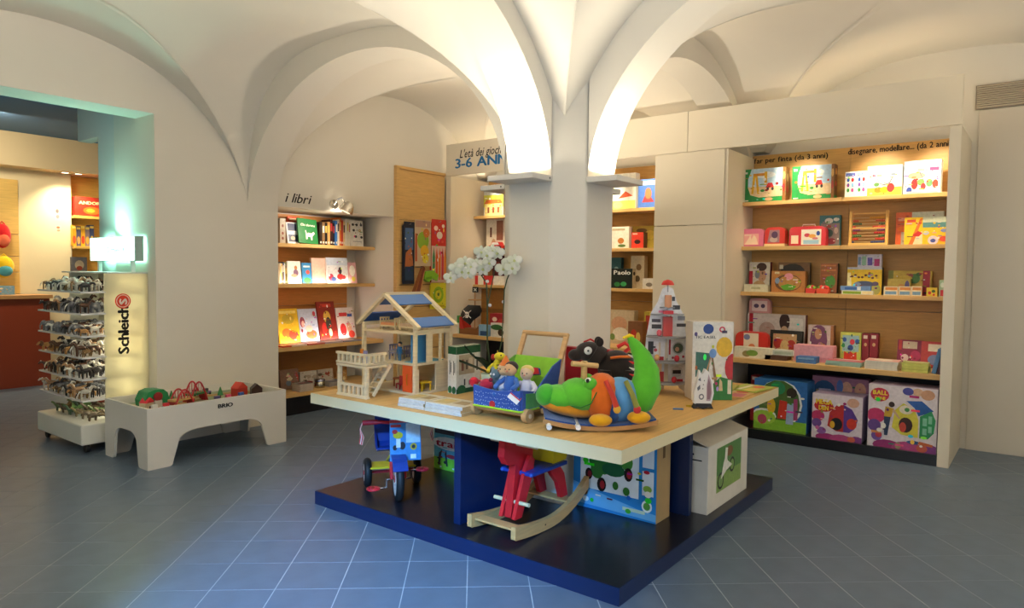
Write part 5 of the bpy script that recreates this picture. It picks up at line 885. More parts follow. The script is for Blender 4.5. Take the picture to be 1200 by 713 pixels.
dollthing('doll_table', 'little round-legged doll table on the ground floor', (.15, .28, .014), table_('#b86a40')); dollthing('doll_chair', 'little red doll chair near the stairs', (.08, .22, .014), chair_('#c83838')); dollthing('doll_chair', 'little red doll chair behind the doll table', (.22, .34, .014), chair_('#b83030'))
dollthing('doll_table', 'little grey doll table on the middle floor', (.09, .26, .199), table_('#8a8488')); dollthing('doll_chair', 'little orange doll chair on the balcony', (-.15, .34, .199), chair_('#d88838')); dollthing('doll_chair', 'little lilac doll chair on the balcony', (-.2, .25, .199), chair_('#8a88b8'))
dollthing('doll_bench', 'little yellow doll bench by the side wall', (.12, .05, .014), table_('#d8b020'))
dollthing('doll_bench', 'little lilac doll sofa in the back of the middle floor', (.22, .36, .199), bed_('#8a88b0', '#a8a4cc')); dollthing('doll_table', 'little orange doll table on the ground floor by the door', (.12, .14, .014), table_('#c87848')); dollthing('doll_chair', 'little red doll chair beside the orange door', (.06, .17, .014), chair_('#c03030')); dollthing('doll_cabinet', 'little tan doll table at the back of the upper floor', (.26, .22, .392), table_('#b07a4c'))
dl = T(empty('doll', (3.06+.05, 3.105+.19, ZT+.2), 0), 'small wooden doll in blue clothes on the middle floor', 'doll')
MB().tube([(0, 0, .045), (0, 0, .09)], [.012, .014], '#2f6a98', 8).build('torso', 'fabric', dl); MB().ell((0, 0, .107), .014, '#d8a880', nu=8, nv=6).build('head', 'wood', dl); MB().ell((.002, 0, .113), (.015, .015, .011), '#1c1614', nu=8, nv=5).build('hair', 'fabric', dl)
for y in (-.007, .007): MB().cyl((0, y, 0), (0, y, .05), .005, '#48708a', 6).build('leg', 'fabric', dl)
for y in (-.016, .016): MB().tube([(0, y, .086), (-.004, y*1.5, .05)], .004, '#2f6a98', 6).build('arm', 'fabric', dl)
# --- catalogues lying in two piles at the table edge
for k, (y0, y1, n, nm) in enumerate(((2.75, 2.955, 3, 'left'), (2.47, 2.74, 3, 'right'))):
    for i in range(n):
        mkbox((2.868+.004*((i*7) % 3), (y0+y1)/2, ZT+i*.0165), (y1-y0, .185, .016), '#e8e6e0', [('r', '#d4d2cc', 0, .08, 1, .9), ('r', '#b8b6b0', 0, .4, 1, .45)], 'catalogue', 'thick white-edged catalogue in the %s pile at the table edge, %s from the bottom' % (nm, ORD[i]), 'book', (0, 0, -PI/2+(.02, -.03, .015)[i]), 'catalogues in the %s pile' % nm, [('r', '#b89868', 0, 0, 1, 1)], 'paper',
              [('r', '#d8ccb0', 0, 0, 1, 1), ('r', '#c8b070', .1, .15, .5, .8), ('r', '#a88a58', .55, .3, .9, .75), ('e', '#d8b868', .3, .6, .15, .12)])
# --- green and white toy boxes by the doll house
def tree_box(y, label, dx=0):
    f = [('r', '#e6e4da', 0, 0, 1, 1), ('r', '#1f5a34', 0, .84, 1, 1), ('r', '#1f5a34', 0, 0, 1, .1), ('r', '#b8a890', .1, .4, .74, .82), ('r', '#8a5a48', .2, .48, .3, .72), ('r', '#6a5a50', .38, .5, .46, .7), ('r', '#d8c8b0', .5, .5, .66, .74), ('r', '#3a3a3a', .82, .45, .88, .7), ('e', '#2c6a40', .2, .08, .18, .1), ('r', '#4a4a48', .3, .16, .36, .3), ('r', '#4a4a48', .5, .16, .55, .26), ('r', '#4a4a48', .7, .16, .76, .28)]
    w_, d_, h_ = .235, .038, .3; o = MB().box(-w_/2, -d_/2, 0, w_/2, d_/2, h_, '#e0ded6').build('toy_box', 'card', None, (3.39+dx, y, ZT), 0, bevel=.002); T(o, label, 'box')
    b = MB(); art(b, frame((-w_/2, -d_/2, 0), (w_, 0, 0), (0, 0, h_)), f); b.build('front_print', 'print', o, fix=False)
    b = MB(); art(b, frame((-w_/2, d_/2, 0), (0, -d_, 0), (0, 0, h_)), [('r', '#e2e0d8', 0, 0, 1, 1), ('r', '#1f5a34', 0, .84, 1, 1), ('r', '#28282a', .35, .4, .5, .7), ('r', '#28282a', .6, .45, .75, .66), ('e', '#2c6a40', .5, .08, .45, .08)]); b.build('side_print', 'print', o, fix=False)
    b = MB(); art(b, frame((-w_/2, -d_/2, h_), (w_, 0, 0), (0, d_, 0)), [('r', '#1f5a34', 0, 0, 1, .3), ('r', '#e6e4da', 0, .3, 1, .7), ('r', '#1f5a34', 0, .7, 1, 1)]); b.build('top_print', 'print', o, fix=False)
tree_box(2.972, 'green and white toy box with window picture right of the doll house'); tree_box(3.014, 'green and white toy box standing just behind the one with the window picture', .01)
# --- orchid
op = T(empty('potted_orchid', (3.395, 2.765, ZT)), 'white orchid with two arching stems in a pale green pot', 'plant')
MB().lathe([(0, 0), (.05, 0), (.056, .02), (.068, .14), (.064, .14), (.06, .12), (0, .12)], '#c8dcc4', n=24).build('pot', 'lacquer', op)
MB().lathe([(.0, .125), (.062, .12)], '#4a3826', n=16).build('soil', 'rubber', op)
def leaf(pts, w_, c='#1f3c28'):
    b = MB(); n = len(pts); vs = []; pts = [Vector(p) for p in pts]
    for i, p in enumerate(pts):
        d = (pts[min(i+1, n-1)]-pts[max(i-1, 0)]).normalized(); s = d.cross(Vector((0, 0, 1))).normalized()*w_*math.sin(PI*(.12+.88*i/(n-1)))**.7; vs += [p-s+Vector((0, 0, .012)), p, p+s+Vector((0, 0, .012))]
    k = len(vs); vs += [v-Vector((0, 0, .003)) for v in vs]; fs = []
    for i in range(n-1):
        for j in (0, 1): fs += [(3*i+j, 3*i+j+1, 3*i+4+j, 3*i+3+j), (k+3*i+j, k+3*i+3+j, k+3*i+4+j, k+3*i+j+1)]
    b.add(vs, fs, c, True); return b.build('leaf', 'leaf', op)
rdir = Vector((.609, -.793, 0)); fdir = Vector((.793, .609, 0))
def L3(a, b_, z): v = rdir*a+fdir*b_; return (v.x, v.y, z)
leaf([L3(0, 0, .13), L3(-.06, .0, .2), L3(-.13, -.02, .26), L3(-.17, -.03, .31)], .028); leaf([L3(0, 0, .13), L3(-.08, -.03, .17), L3(-.15, -.05, .2), L3(-.2, -.06, .22)], .03, '#24442c')
leaf([L3(0, 0, .13), L3(.06, .0, .17), L3(.13, .0, .22), L3(.19, .0, .26)], .028); leaf([L3(0, 0, .13), L3(-.03, -.05, .2), L3(-.07, -.1, .24), L3(-.1, -.13, .25)], .03); leaf([L3(0, 0, .13), L3(.04, -.05, .19), L3(.08, -.09, .2)], .026, '#24442c')
def flower(p, face, s=.036):
    z_ = Vector(face).normalized(); x_ = z_.cross(Vector((0, 0, 1))).normalized(); y_ = x_.cross(z_); Mx = Matrix((x_, y_, z_)).transposed(); b = MB()
    for k in range(5):
        a = PI/2+2*PI*k/5; rr = (1.15 if k in (1, 4) else .95)*s; Rk = Matrix.Rotation(a, 3, 'Z')
        b.ell(Vector(p)+Mx @ (Rk @ Vector((rr*.62, 0, .004*k/5))), (rr*.62, rr*(.62 if k in (1, 4) else .42), .004), '#eeeee6' if k % 2 else '#e4e8d8', Mx @ Rk, 9, 5)
    b.ell(Vector(p)+z_*.008, (.009, .009, .012), '#d8dca0', Mx, 7, 5); return b.build('flower', 'petal', op)
def P3(x, y, dep):           # photo point on a plane facing the camera, dep metres in front of or behind the pot
    base = Vector((3.395, 2.765, 0)).dot(fdir)+dep; d = ray(x, y); t = base/(d.x*fdir.x+d.y*fdir.y); q = Vector((0, 0, CH))+d*t; return q-Vector((3.395, 2.765, ZT))
s1 = [Vector((0, 0, .12)), P3(571, 400, 0), P3(571, 355, 0), P3(570, 332, 0), P3(563, 321, 0), P3(553, 316, -.02), P3(544, 316, -.03), P3(534, 322, -.05), P3(528, 328, -.06)]
MB().tube(s1, [.005]*4+[.004]*3+[.003]*2, '#3a4a2c', 7).build('stem', 'leaf', op)
s2 = [Vector((.01, 0, .12)), P3(588, 400, -.02), P3(590, 362, -.03), P3(591, 340, -.03), P3(594, 328, -.05), P3(598, 318, -.06), P3(602, 313, -.07)]
MB().tube(s2, .004, '#3a4a2c', 7).build('stem', 'leaf', op)
s3 = [P3(571, 360, 0), P3(574, 345, 0), P3(580, 315, -.02), P3(577, 306, -.03), P3(568, 303, -.04), P3(562, 305, -.04)]
MB().tube(s3, .0035, '#3a4a2c', 7).build('stem', 'leaf', op)
for x, y in ((574, 358), (571, 330), (590, 354)): MB().ell(P3(x, y, -.02), .011, '#e8e8ee', nu=8, nv=6).build('bud', 'petal', op)
face = (-.75, -.62, -.1)
for x, y, d in ((528, 326, -.07), (534, 315, -.06), (541, 319, -.08), (545, 309, -.05), (552, 313, -.06), (559, 310, -.05), (566, 316, -.05), (549, 320, -.07), (564, 296, -.05), (571, 300, -.06), (577, 295, -.05), (583, 297, -.05), (573, 309, -.06), (590, 316, -.07), (597, 309, -.07), (603, 306, -.08), (600, 315, -.09)):
    flower(P3(x, y, d), (face[0]+rnd.uniform(-.3, .3), face[1]+rnd.uniform(-.3, .3), face[2]+rnd.uniform(-.2, .2)), rnd.uniform(.034, .042))
# yellow plush perched on the pot
def plush(name, label, loc, c, rot, parts, cat='plush toy', sc=1):
    t = T(empty(name, loc, rot), label, cat)
    for nm, pos, r_, col, *ex in parts: MB().ell(pos, r_, col or c).build(nm, ex[0] if ex else 'fabric', t)
    t.scale = (sc, sc, sc); return t
q = Vector((3.395, 2.765, ZT))+Vector(L3(.03, -.04, .142))
ya = T(empty('plush_giraffe', q, -.92), 'yellow plush animal sitting in the orchid pot', 'plush toy')
b = MB(); b.tube([(0, 0, .0), (0, 0, .05), (.008, -.005, .08), (.012, -.01, .1)], [.026, .032, .02, .016], '#e4d838', 12); b.ell((.022, -.02, .112), (.036, .026, .026), '#e4d838'); b.tube([(-.02, -.01, .06), (-.045, -.03, .04), (-.05, -.05, .02)], [.011, .01, .012], '#e4d838', 8); b.tube([(.02, -.01, .05), (.03, -.05, .05)], [.011, .012], '#e4d838', 8); b.tube([(-.01, -.02, .01), (-.03, -.06, .0)], [.015, .013], '#e4d838', 8); b.tube([(.015, -.02, .01), (.02, -.065, .0)], [.015, .013], '#e4d838', 8); b.build('body', 'fabric', ya)
for s in (-1, 1): MB().ell((.03, -.02+s*.012-.014, .122), .005, '#181818', nu=8, nv=6).build('eye', 'plastic', ya)
MB().ell((-.02, 0, .105), (.014, .012, .02), '#b83830').build('red_bow', 'fabric', ya)
for s in (-1, 1): MB().cyl((.01, s*.012, .13), (.006, s*.014, .146), .004, '#c8a020', 6).build('horn', 'fabric', ya)
# --- push wagon with plush toys
wg = T(empty('push_wagon', (2.86, 2.442, ZT), -PI/2), 'blue fabric push wagon with wooden handle and lime green trim', 'wagon')   # local x = right in the photo, local y = away
WW, WD = .31, .30
for x in (.0, WW):
    for y in (.03, WD): MB().cyl((x-.016+(.02 if x else -.02), y, .036), (x+.016+(.02 if x else -.02), y, .036), .036, '#c09a68', 20).build('wheel', 'wood', wg, bevel=.003)
for y in (.03, WD): MB().cyl((-.02, y, .036), (WW+.02, y, .036), .008, '#b89060', 8).build('axle', 'wood', wg)
MB().cyl((WW+.0365, .03, .036), (WW+.04, .03, .036), .012, '#d8c8a8', 10).build('hub_cap', 'plastic', wg)
MB().box(0, 0, .042, WW, WD+.03, .054, '#b89060').build('floor_board', 'wood', wg)
BLUEF = '#2f52a0'
fr_ = MB().prism([(0, .054), (WW, .054), (WW+.004, .17), (WW*.75, .158), (WW*.5, .152), (WW*.25, .158), (-.004, .17)], -.012, 0, 'y', BLUEF).build('front_panel', 'fabric', wg, bevel=.003)
b = MB(); q2 = random.Random(4)
for i in range(84): x, z = .012+(i % 21)*.0142+q2.uniform(-.004, .004), .072+(i//21)*.021+q2.uniform(-.005, .005); b.poly([(x+.0026*math.cos(a*PI/3), -.0124, z+.0026*math.sin(a*PI/3)) for a in range(6)], '#b8c8e4')
b.build('white_dots', 'ink', fr_); b = MB(); b.cyl((.13, -.0125, .078), (.13, -.015, .078), .02, '#c02830', 12); o = b.build('red_label', 'fabric', fr_)
MB().tube([(0, -.014, .06), (WW, -.014, .06), (WW+.008, 0, .06), (WW+.008, .15, .06)], .006, '#a8d830', 6).build('lime_piping', 'fabric', wg)
for x, nm in ((-.006, 'side_panel'), (WW, 'side_panel')): MB().prism([(0, .054), (WD, .054), (WD+.06, .3), (WD-.02, .27), (.12, .15), (0, .17)], x, x+.008, 'x', BLUEF if x > 0 else '#6aa83c').build(nm, 'fabric', wg, bevel=.002)
MB().prism([(.03, .07), (.16, .07), (.14, .14), (.03, .15)], WW+.008, WW+.012, 'x', '#4a9a48').build('green_patch', 'fabric', wg)
MB().add([(-.0, WD-.03, .1), (WW, WD-.03, .1), (WW, WD+.06, .3), (0, WD+.06, .3), (0, WD-.015, .1), (WW, WD-.015, .1), (WW, WD+.075, .3), (0, WD+.075, .3)], [(0, 1, 2, 3), (4, 7, 6, 5), (3, 2, 6, 7), (0, 3, 7, 4), (1, 5, 6, 2), (0, 4, 5, 1)], '#8cc83c').build('back_panel', 'fabric', wg)
for x in (.01, WW-.01): MB().bar((x, WD-.03, .06), (x, WD+.14, .435), .018, .03, '#c8a070', (1, 0, 0)).build('handle_post', 'wood', wg, bevel=.003)
MB().cyl((0, WD+.135, .425), (WW, WD+.135, .425), .014, '#c8a070', 12).build('handle_bar', 'wood', wg)
def inw(x, y, z): return wg.matrix_basis @ Vector((x, y, z))
bpy.context.view_layer.update()
def limb(b, pts, r_, c): b.tube(pts, r_, c, 9); b.ell(pts[-1], r_[-1]*1.02, c, nu=9, nv=6)
def doll(name, label, at, rot, body, head, hair, hat=None, extra=None):
    t = T(empty(name, at, rot), label, 'plush toy'); b = MB()
    b.tube([(0, 0, 0), (0, 0, .05), (0, 0, .09), (0, 0, .105)], [.034, .04, .03, .016], body, 12)
    for s in (-1, 1): limb(b, [(s*.03, 0, .085), (s*.06, -.03, .06), (s*.055, -.065, .045)], [.014, .014, .013], body); limb(b, [(s*.02, -.02, .015), (s*.03, -.06, .01), (s*.035, -.1, .012)], [.019, .017, .016], body)
    b.build('body', 'fabric', t); h_ = MB().ell((0, -.005, .135), (.036, .034, .036), head).build('head', 'fabric', t)
    for s in (-1, 1): MB().ell((s*.012, -.037, .14), .004, '#181410', nu=6, nv=5).build('eye', 'plastic', h_)
    MB().ell((0, -.04, .13), .005, '#d07860', nu=6, nv=5).build('nose', 'fabric', h_)
    MB().ell((0, .008, .15), (.038, .034, .03), hair).build('hair', 'fabric', t)
    if hat: MB().tube([(0, .005, .155), (0, .01, .21)], [.036, .004], hat, 12).build('cap', 'fabric', t)
    return t
doll('plush_doll', 'plush doll in blue overalls with green collar in the wagon', inw(.165, .10, .12), -PI/2+.1, '#3a66b0', '#d8a878', '#3a2c28'); doll('plush_doll', 'pale plush doll with orange cap on the wagon left side', inw(.09, .14, .11), -PI/2-.3, '#c8d0dc', '#e0c090', '#d88040', '#d87838'); doll('plush_doll', 'white and pink plush doll leaning on the wagon right side', inw(.235, .15, .10), -PI/2+.3, '#d8d4e0', '#d8b898', '#d8c070')
plush('plush_bug', 'raspberry red plush ball toy at the wagon front corner', inw(.045, .04, .13), '#a8243c', -PI/2, [('body', (0, 0, .035), (.042, .036, .036), None), ('foot', (-.02, -.03, .012), .014, '#c83030'), ('foot', (.02, -.03, .012), .014, '#c83030'), ('ear', (.03, 0, .066), .012, '#8a1c34')])
plush('plush_ball', 'small red plush knob hanging over the wagon left edge', inw(-.035, .03, .15), '#c8202c', 0, [('body', (0, 0, .026), .027, None), ('cord', (.0, -.03, .035), (.006, .03, .006), '#a8202c')])
plush('plush_mouse', 'grey-blue plush mouse peeking out behind the raspberry ball toy', inw(.05, .12, .1), '#5f7884', -PI/2, [('body', (0, 0, .05), (.032, .03, .06), None), ('head', (0, -.01, .115), (.03, .03, .03), None), ('eye', (-.01, -.038, .12), .006, '#e8e8e8', 'plastic'), ('eye', (.012, -.038, .12), .006, '#e8e8e8', 'plastic'), ('ear', (-.025, 0, .14), (.014, .006, .016), '#8a98a0'), ('ear', (.025, 0, .14), (.014, .006, .016), '#8a98a0')])
t = T(empty('cloth_book', inw(.205, .22, .15), (-.35, 0, -PI/2)), 'blue and red triangular cloth book in the wagon', 'cloth book')
MB().prism([(-.05, .06), (.05, .075), (.035, .11), (-.06, .105), (-.075, .085), (.0, -.02)], -.008, .008, 'y', '#24408c').build('cover', 'fabric', t, bevel=.003); MB().prism([(-.052, .062), (.05, .077), (.033, .108), (-.06, .104)], -.011, -.008, 'y', '#c82c30').build('red_band', 'fabric', t)
t = T(empty('price_card', inw(.275, -.02, .125), (-.5, .5, -PI/2)), 'small red and white swing tag on the wagon', 'tag'); b = MB(); b.box(-.035, 0, -.012, .035, .002, .03, '#e8e0d8'); b.build('card', 'paper', t); MB().box(-.035, -.001, .012, .035, 0, .03, '#c83840').build('red_print', 'ink', t)
# --- rocking crocodile
CA = math.atan2(-.793, .609); cr = T(empty('rocking_crocodile', (3.065, 1.80, ZT), CA), 'big plush rocking crocodile, green with orange and blue body segments', 'rocking toy')
CG = '#5cb52e'
def rk(x): return .004+.42*x*x
for y in (-.145, .125):
    pts = [(-.30+.6*i/14, rk(-.30+.6*i/14)) for i in range(15)]; MB().prism(pts+[(x, z+.022) for x, z in pts[::-1]], y, y+.02, 'y', '#b8864e').build('rocker_runner', 'wood', cr, bevel=.003)
b = MB(); n = 14; vs = []
for i in range(n+1):
    x = -.29+.58*i/n; vs += [(x, -.14, rk(x)+.023), (x, .14, rk(x)+.023), (x, .14, rk(x)+.031), (x, -.14, rk(x)+.031)]
b.add(vs, [(4*i+a, 4*i+(a+1) % 4, 4*i+4+(a+1) % 4, 4*i+4+a) for i in range(n) for a in range(4)]+[(3, 2, 1, 0), (4*n, 4*n+1, 4*n+2, 4*n+3)], '#2a4c86', False); b.build('blue_pad', 'fabric', cr)
for x, y in ((-.27, -.17), (-.12, -.17)): MB().tube([(x, y-.02, .03), (x, y+.3, .03)], .014, '#e4e0d8', 10).build('peg', 'plastic', cr)
def blob(name, pts, rs, c, n=16, sq=None):
    b = MB(); b.tube(pts, rs, c, n); b.ell(pts[0], rs[0]*.999, c, nu=n, nv=8); b.ell(pts[-1], rs[-1]*.999, c, nu=n, nv=8); return b.build(name, 'fabric', cr)
b = MB(); b.ell((-.10, 0, .165), (.115, .125, .09), CG, Matrix.Rotation(.12, 3, 'Y')); b.ell((-.20, 0, .15), (.1, .105, .068), CG, Matrix.Rotation(.18, 3, 'Y')); b.ell((-.28, -.01, .165), (.055, .085, .06), '#45a82c', Matrix.Rotation(.5, 3, 'Y')); b.ell((-.05, -.07, .235), (.04, .035, .035), CG); b.ell((-.05, .07, .235), (.04, .035, .035), CG)
hd = b.build('head', 'fabric', cr); MB().ell((-.16, 0, .1), (.165, .1, .045), '#d98a20', Matrix.Rotation(.2, 3, 'Y')).build('lower_jaw', 'fabric', cr)
for y in (-.09, .09): MB().ell((-.06, y*.95, .252), (.018, .014, .018), '#e8e8e0').build('eye', 'plastic', hd); MB().ell((-.066, y*1.08, .255), (.010, .008, .011), '#141414').build('pupil', 'plastic', hd)
MB().tube([(-.02, -.118, .2), (-.05, -.124, .14), (-.1, -.12, .12), (-.15, -.112, .125)], .003, '#2f7a24', 6).build('mouth_seam', 'fabric', hd)
MB().ell((.022, 0, .15), (.105, .14, .135), '#d8661c').build('orange_segment', 'fabric', cr); MB().ell((.122, 0, .142), (.105, .135, .122), '#5a98cc').build('blue_segment', 'fabric', cr); MB().ell((.075, -.014, .115), (.05, .122, .1), '#24508c').build('navy_segment', 'fabric', cr)
tl = [(.17, 0, .12), (.225, 0, .155), (.262, 0, .22), (.262, 0, .30), (.235, 0, .375), (.195, 0, .435), (.165, 0, .475)]
b = MB(); b.tube(tl, [.085, .09, .082, .066, .048, .032, .014], CG, 18); b.ell(tl[0], .085, CG); b.ell(tl[-1], .014, CG, nu=8, nv=5); tlo = b.build('tail', 'fabric', cr)
MB().tube([(.13, 0, .47), (.165, -.005, .482), (.19, 0, .478)], [.006, .012, .006], '#e0c020', 8).build('tail_tuft', 'fabric', tlo)
for k in range(7):
    a = .2+k*.1; p = Vector((.185+.012*math.sin(a*4)-.012*k/6*0, 0, .2+.034*k)); MB().tube([p, p+Vector((-.028, 0, .012))], [.008, .002], ['#c8302c', '#d8d0c0'][k % 2], 6).build('tail_spike', 'fabric', tlo)
for x, y in ((-.0, -.15), (.2, -.15), (.2, .15), (.0, .15)): MB().ell((x, y*.9, rk(x)+.055), (.062, .05, .032), '#dca018').build('foot', 'fabric', cr)
MB().cyl((-.075, 0, .22), (-.075, 0, .345), .017, '#c8a064', 12).build('handle_post', 'wood', cr); MB().cyl((-.145, -.03, .335), (.0, .02, .318), .014, '#d0aa70', 12).build('handle_bar', 'wood', cr)
for x, c, c2 in ((.03, '#c84030', '#e0b040'), (.135, '#8a8a40', '#c83838')): MB().tube([(x, -.1, .255), (x+.03, -.14, .19), (x+.05, -.155, .13)], [.014, .014, .016], c, 8).build('strap', 'fabric', cr); MB().ell((x+.052, -.158, .12), (.02, .012, .022), c2).build('strap_end', 'fabric', cr)
cr.scale = (.94, .94, .96)
# --- dark quilted plush dog behind it, red bag beside
dg = T(empty('plush_dog', (3.36, 1.93, ZT), CA), 'dark brown quilted plush dog with a white eye behind the crocodile', 'plush toy'); DK = '#2c2422'
b = MB(); b.ell((.06, 0, .27), (.105, .07, .085), DK); b.tube([(-.02, 0, .31), (-.07, 0, .34)], [.06, .06], DK, 14); b.ell((-.09, 0, .345), (.075, .055, .055), DK); b.ell((-.16, 0, .325), (.045, .036, .034), DK)
for x in (.0, .13):
    for y in (-.04, .04): b.tube([(x, y, .25), (x, y, .02), (x, y, .0)], [.035, .03, .026], DK, 10)
b.build('body', 'fabric', dg); MB().ell((-.1, -.052, .355), (.022, .008, .022), '#e8e6e0').build('eye', 'plastic', dg); MB().ell((-.1, -.0595, .355), (.006, .004, .006), '#141414').build('pupil', 'plastic', dg)
for y in (-.035, .035): MB().ell((-.035, y, .4), (.022, .01, .026), '#241c1a').build('ear', 'fabric', dg)
MB().tube([(.02, -.066, .318), (.07, -.075, .326), (.13, -.06, .325)], .008, '#d06a24', 8).build('orange_zip', 'fabric', dg)
rb_ = T(empty('red_bag', (3.44, 2.05, ZT), CA), 'red gingham bag with loop handle behind the plush dog', 'bag')
MB().prism([(-.17, 0), (.14, 0), (.12, .34), (-.02, .345), (-.16, .36)], -.035, .035, 'y', '#b4242c').build('body', 'fabric', rb_, bevel=.01); MB().tube([(-.06, 0, .35), (-.055, 0, .385), (-.02, 0, .4), (.015, 0, .38), (.02, 0, .35)], .006, '#c0282c', 8).build('handle', 'fabric', rb_); MB().tube([(.12, -.02, .3), (.16, -.03, .32), (.2, -.04, .36), (.17, -.04, .385), (.13, -.03, .36)], .012, '#c8302c', 8).build('strap', 'fabric', rb_)
# --- cardboard rocket play set
rc = T(empty('rocket_playhouse', (4.215, 1.965, ZT), CA), 'tall printed toy rocket with grey platforms and a red nose cone', 'toy rocket')
def plate(z, r_, c='#8a8c90'):
    MB().prism([(r_*math.cos(2*PI*k/20), r_*.8*math.sin(2*PI*k/20)) for k in range(20)], z, z+.009, 'z', c).build('platform', 'lacquer', rc, bevel=.001)
for z, r_ in ((.065, .145), (.205, .148), (.365, .135), (.51, .11), (.555, .05)): plate(z, r_)
prof = [(.015, .05), (.135, .05), (.142, .2), (.132, .36), (.105, .52), (.06, .6), (.035, .68), (.0, .7)]
FP = [(x/.14, z/.7) for x, z in prof]
fa = [('p', '#e2e2e4', FP), ('r', '#2c2c30', .25, .78, .6, .82), ('r', '#c888a8', .2, .73, .5, .745), ('r', '#8a8c94', .5, .68, .85, .72), ('r', '#3c3c44', .45, .62, .9, .65), ('r', '#b83038', .12, .6, .2, .74), ('e', '#b8b8bc', .55, .42, .3, .06), ('e', '#4a5a4c', .55, .42, .24, .048), ('e', '#c89880', .5, .41, .1, .022), ('e', '#a83048', .3, .33, .06, .012), ('e', '#a83048', .8, .34, .06, .012), ('r', '#b82c34', .1, .36, .18, .5), ('e', '#c8c8cc', .5, .2, .3, .05), ('r', '#202024', .3, .18, .7, .215), ('r', '#a82830', .3, .09, .8, .13), ('r', '#9a9aa4', .6, .27, .9, .29), ('r', '#303038', .2, .86, .34, .9)]
fb = [('p', '#dcdce2', [(-x, z) for x, z in FP]), ('r', '#3a3a40', -.7, .6, -.25, .64), ('r', '#50505a', -.7, .66, -.3, .69), ('r', '#3a3a40', -.85, .36, -.6, .48), ('r', '#28282c', -.8, .18, -.45, .28), ('r', '#b83038', -.35, .3, -.12, .34), ('r', '#d880a0', -.4, .75, -.1, .77), ('r', '#707078', -.9, .52, -.3, .54), ('r', '#b83038', -.3, .1, -.1, .2), ('e', '#c05060', -.5, .4, .08, .016), ('r', '#303036', -.7, .42, -.5, .435), ('r', '#e0b890', -.4, .2, -.2, .3)]
def fin(pts, ang, col='#dcdce0', arts=None):
    Mr = Matrix.Rotation(ang, 4, 'Z'); b = MB(Mr); b.prism(pts, -.004, .004, 'y', col); o = b.build('fin_wall', 'paper', rc)
    if arts:
        b = MB(Mr); fr = (Vector((0, -.004, 0)), Vector((.14, 0, 0)), Vector((0, 0, .7)))
        for i, sh in enumerate(arts):
            l = -.0046-.0003*i; k, c = sh[0], sh[1]
            if k == 'p': b.poly([(a*.14, l, z*.7) for a, z in sh[2]], c)
            elif k == 'r': b.poly([(a*.14, l, z*.7) for a, z in ((sh[2], sh[3]), (sh[4], sh[3]), (sh[4], sh[5]), (sh[2], sh[5]))], c)
            else: b.poly([((sh[2]+sh[4]*math.cos(2*PI*j/14))*.14, l, (sh[3]+sh[5]*math.sin(2*PI*j/14))*.7) for j in range(14)], c)
        b.build('fin_print', 'print', o, fix=False)
fin(prof, 0.12, '#dcdce0', fa); fin([(-x, z) for x, z in prof], -0.12, '#dcdce0', fb); fin(prof, PI/2, '#c8c8cc')
MB().box(-.03, -.03, .374, .03, .02, .5, '#b83830').build('lift_cabin', 'lacquer', rc); MB().box(-.05, .0, .214, .0, .03, .33, '#d8c8b0').build('inner_wall', 'paper', rc); MB().box(-.02, .0, .075, .03, .03, .2, '#c8b8a0').build('inner_wall', 'paper', rc)
MB().cyl((0, -.02, .56), (0, -.02, .64), .022, '#c89070', 12).build('capsule', 'paper', rc); MB().box(-.03, -.05, .518, .03, -.01, .54, '#c02830').build('red_seat', 'lacquer', rc)
MB().lathe([(.042, .705), (.04, .715), (.028, .733), (.0, .742)], '#cc2c26', n=18).build('nose_cone', 'lacquer', rc); MB().cyl((0, 0, .66), (0, 0, .71), .006, '#9a9ca0', 8).build('nose_stem', 'steel', rc)
for k in range(3):
    a = 2*PI*k/3-.6; MB(Matrix.Rotation(a, 4, 'Z')).prism([(.09, .07), (.15, .05), (.17, 0), (.14, 0), (.12, .03), (.09, .045)], -.008, .008, 'y', '#d8d4cc').build('foot', 'paper', rc)
for x, y, z, c in ((-.06, -.05, .374, '#d85868'), (.05, -.08, .214, '#c02838'), (.04, -.06, .074, '#b82830'), (-.07, -.04, .214, '#d8a868')):
    MB().ell((x, y, z+.022), (.018, .014, .022), c, nu=9, nv=6).build('crew_seat', 'plastic', rc)
# --- small rocket
sr = T(empty('small_rocket', (3.87, 1.575, ZT), CA), 'small white cardboard rocket with a dark base before the easel box', 'toy rocket')
MB().prism([(-.05, .03), (.05, .03), (.062, .09), (.055, .16), (.03, .215), (.012, .232), (.0, .205), (-.012, .2), (-.022, .225), (-.035, .15), (-.05, .1)], -.02, .02, 'y', '#e0dedc').build('shell', 'paper', sr, bevel=.002)
b = MB(); art(b, frame((-.06, -.02, 0), (.12, 0, 0), (0, 0, .235)), [('p', '#b09aa0', [(.66, .2), (.86, .2), (.93, .4), (.88, .68), (.74, .86), (.66, .6)]), ('p', '#8a6a74', [(.7, .24), (.83, .24), (.88, .4), (.84, .62), (.75, .76), (.7, .56)]), ('e', '#7a7c84', .42, .3, .13, .075), ('e', '#e4e2e0', .42, .3, .07, .04), ('p', '#6a6c78', [(.2, .52), (.34, .6), (.36, .5), (.24, .44)]), ('p', '#6a6c78', [(.24, .72), (.36, .78), (.38, .68)]), ('e', '#4a4c54', .5, .6, .025, .015), ('e', '#4a4c54', .54, .7, .025, .015), ('e', '#4a4c54', .48, .5, .025, .015)]); b.build('front_print', 'ink', sr, fix=False)
MB().prism([(-.055, .0), (-.04, .032), (.045, .032), (.06, 0), (.03, .012), (.0, 0), (-.03, .012)], -.026, .026, 'y', '#26262a').build('engine', 'paper', sr, bevel=.002)
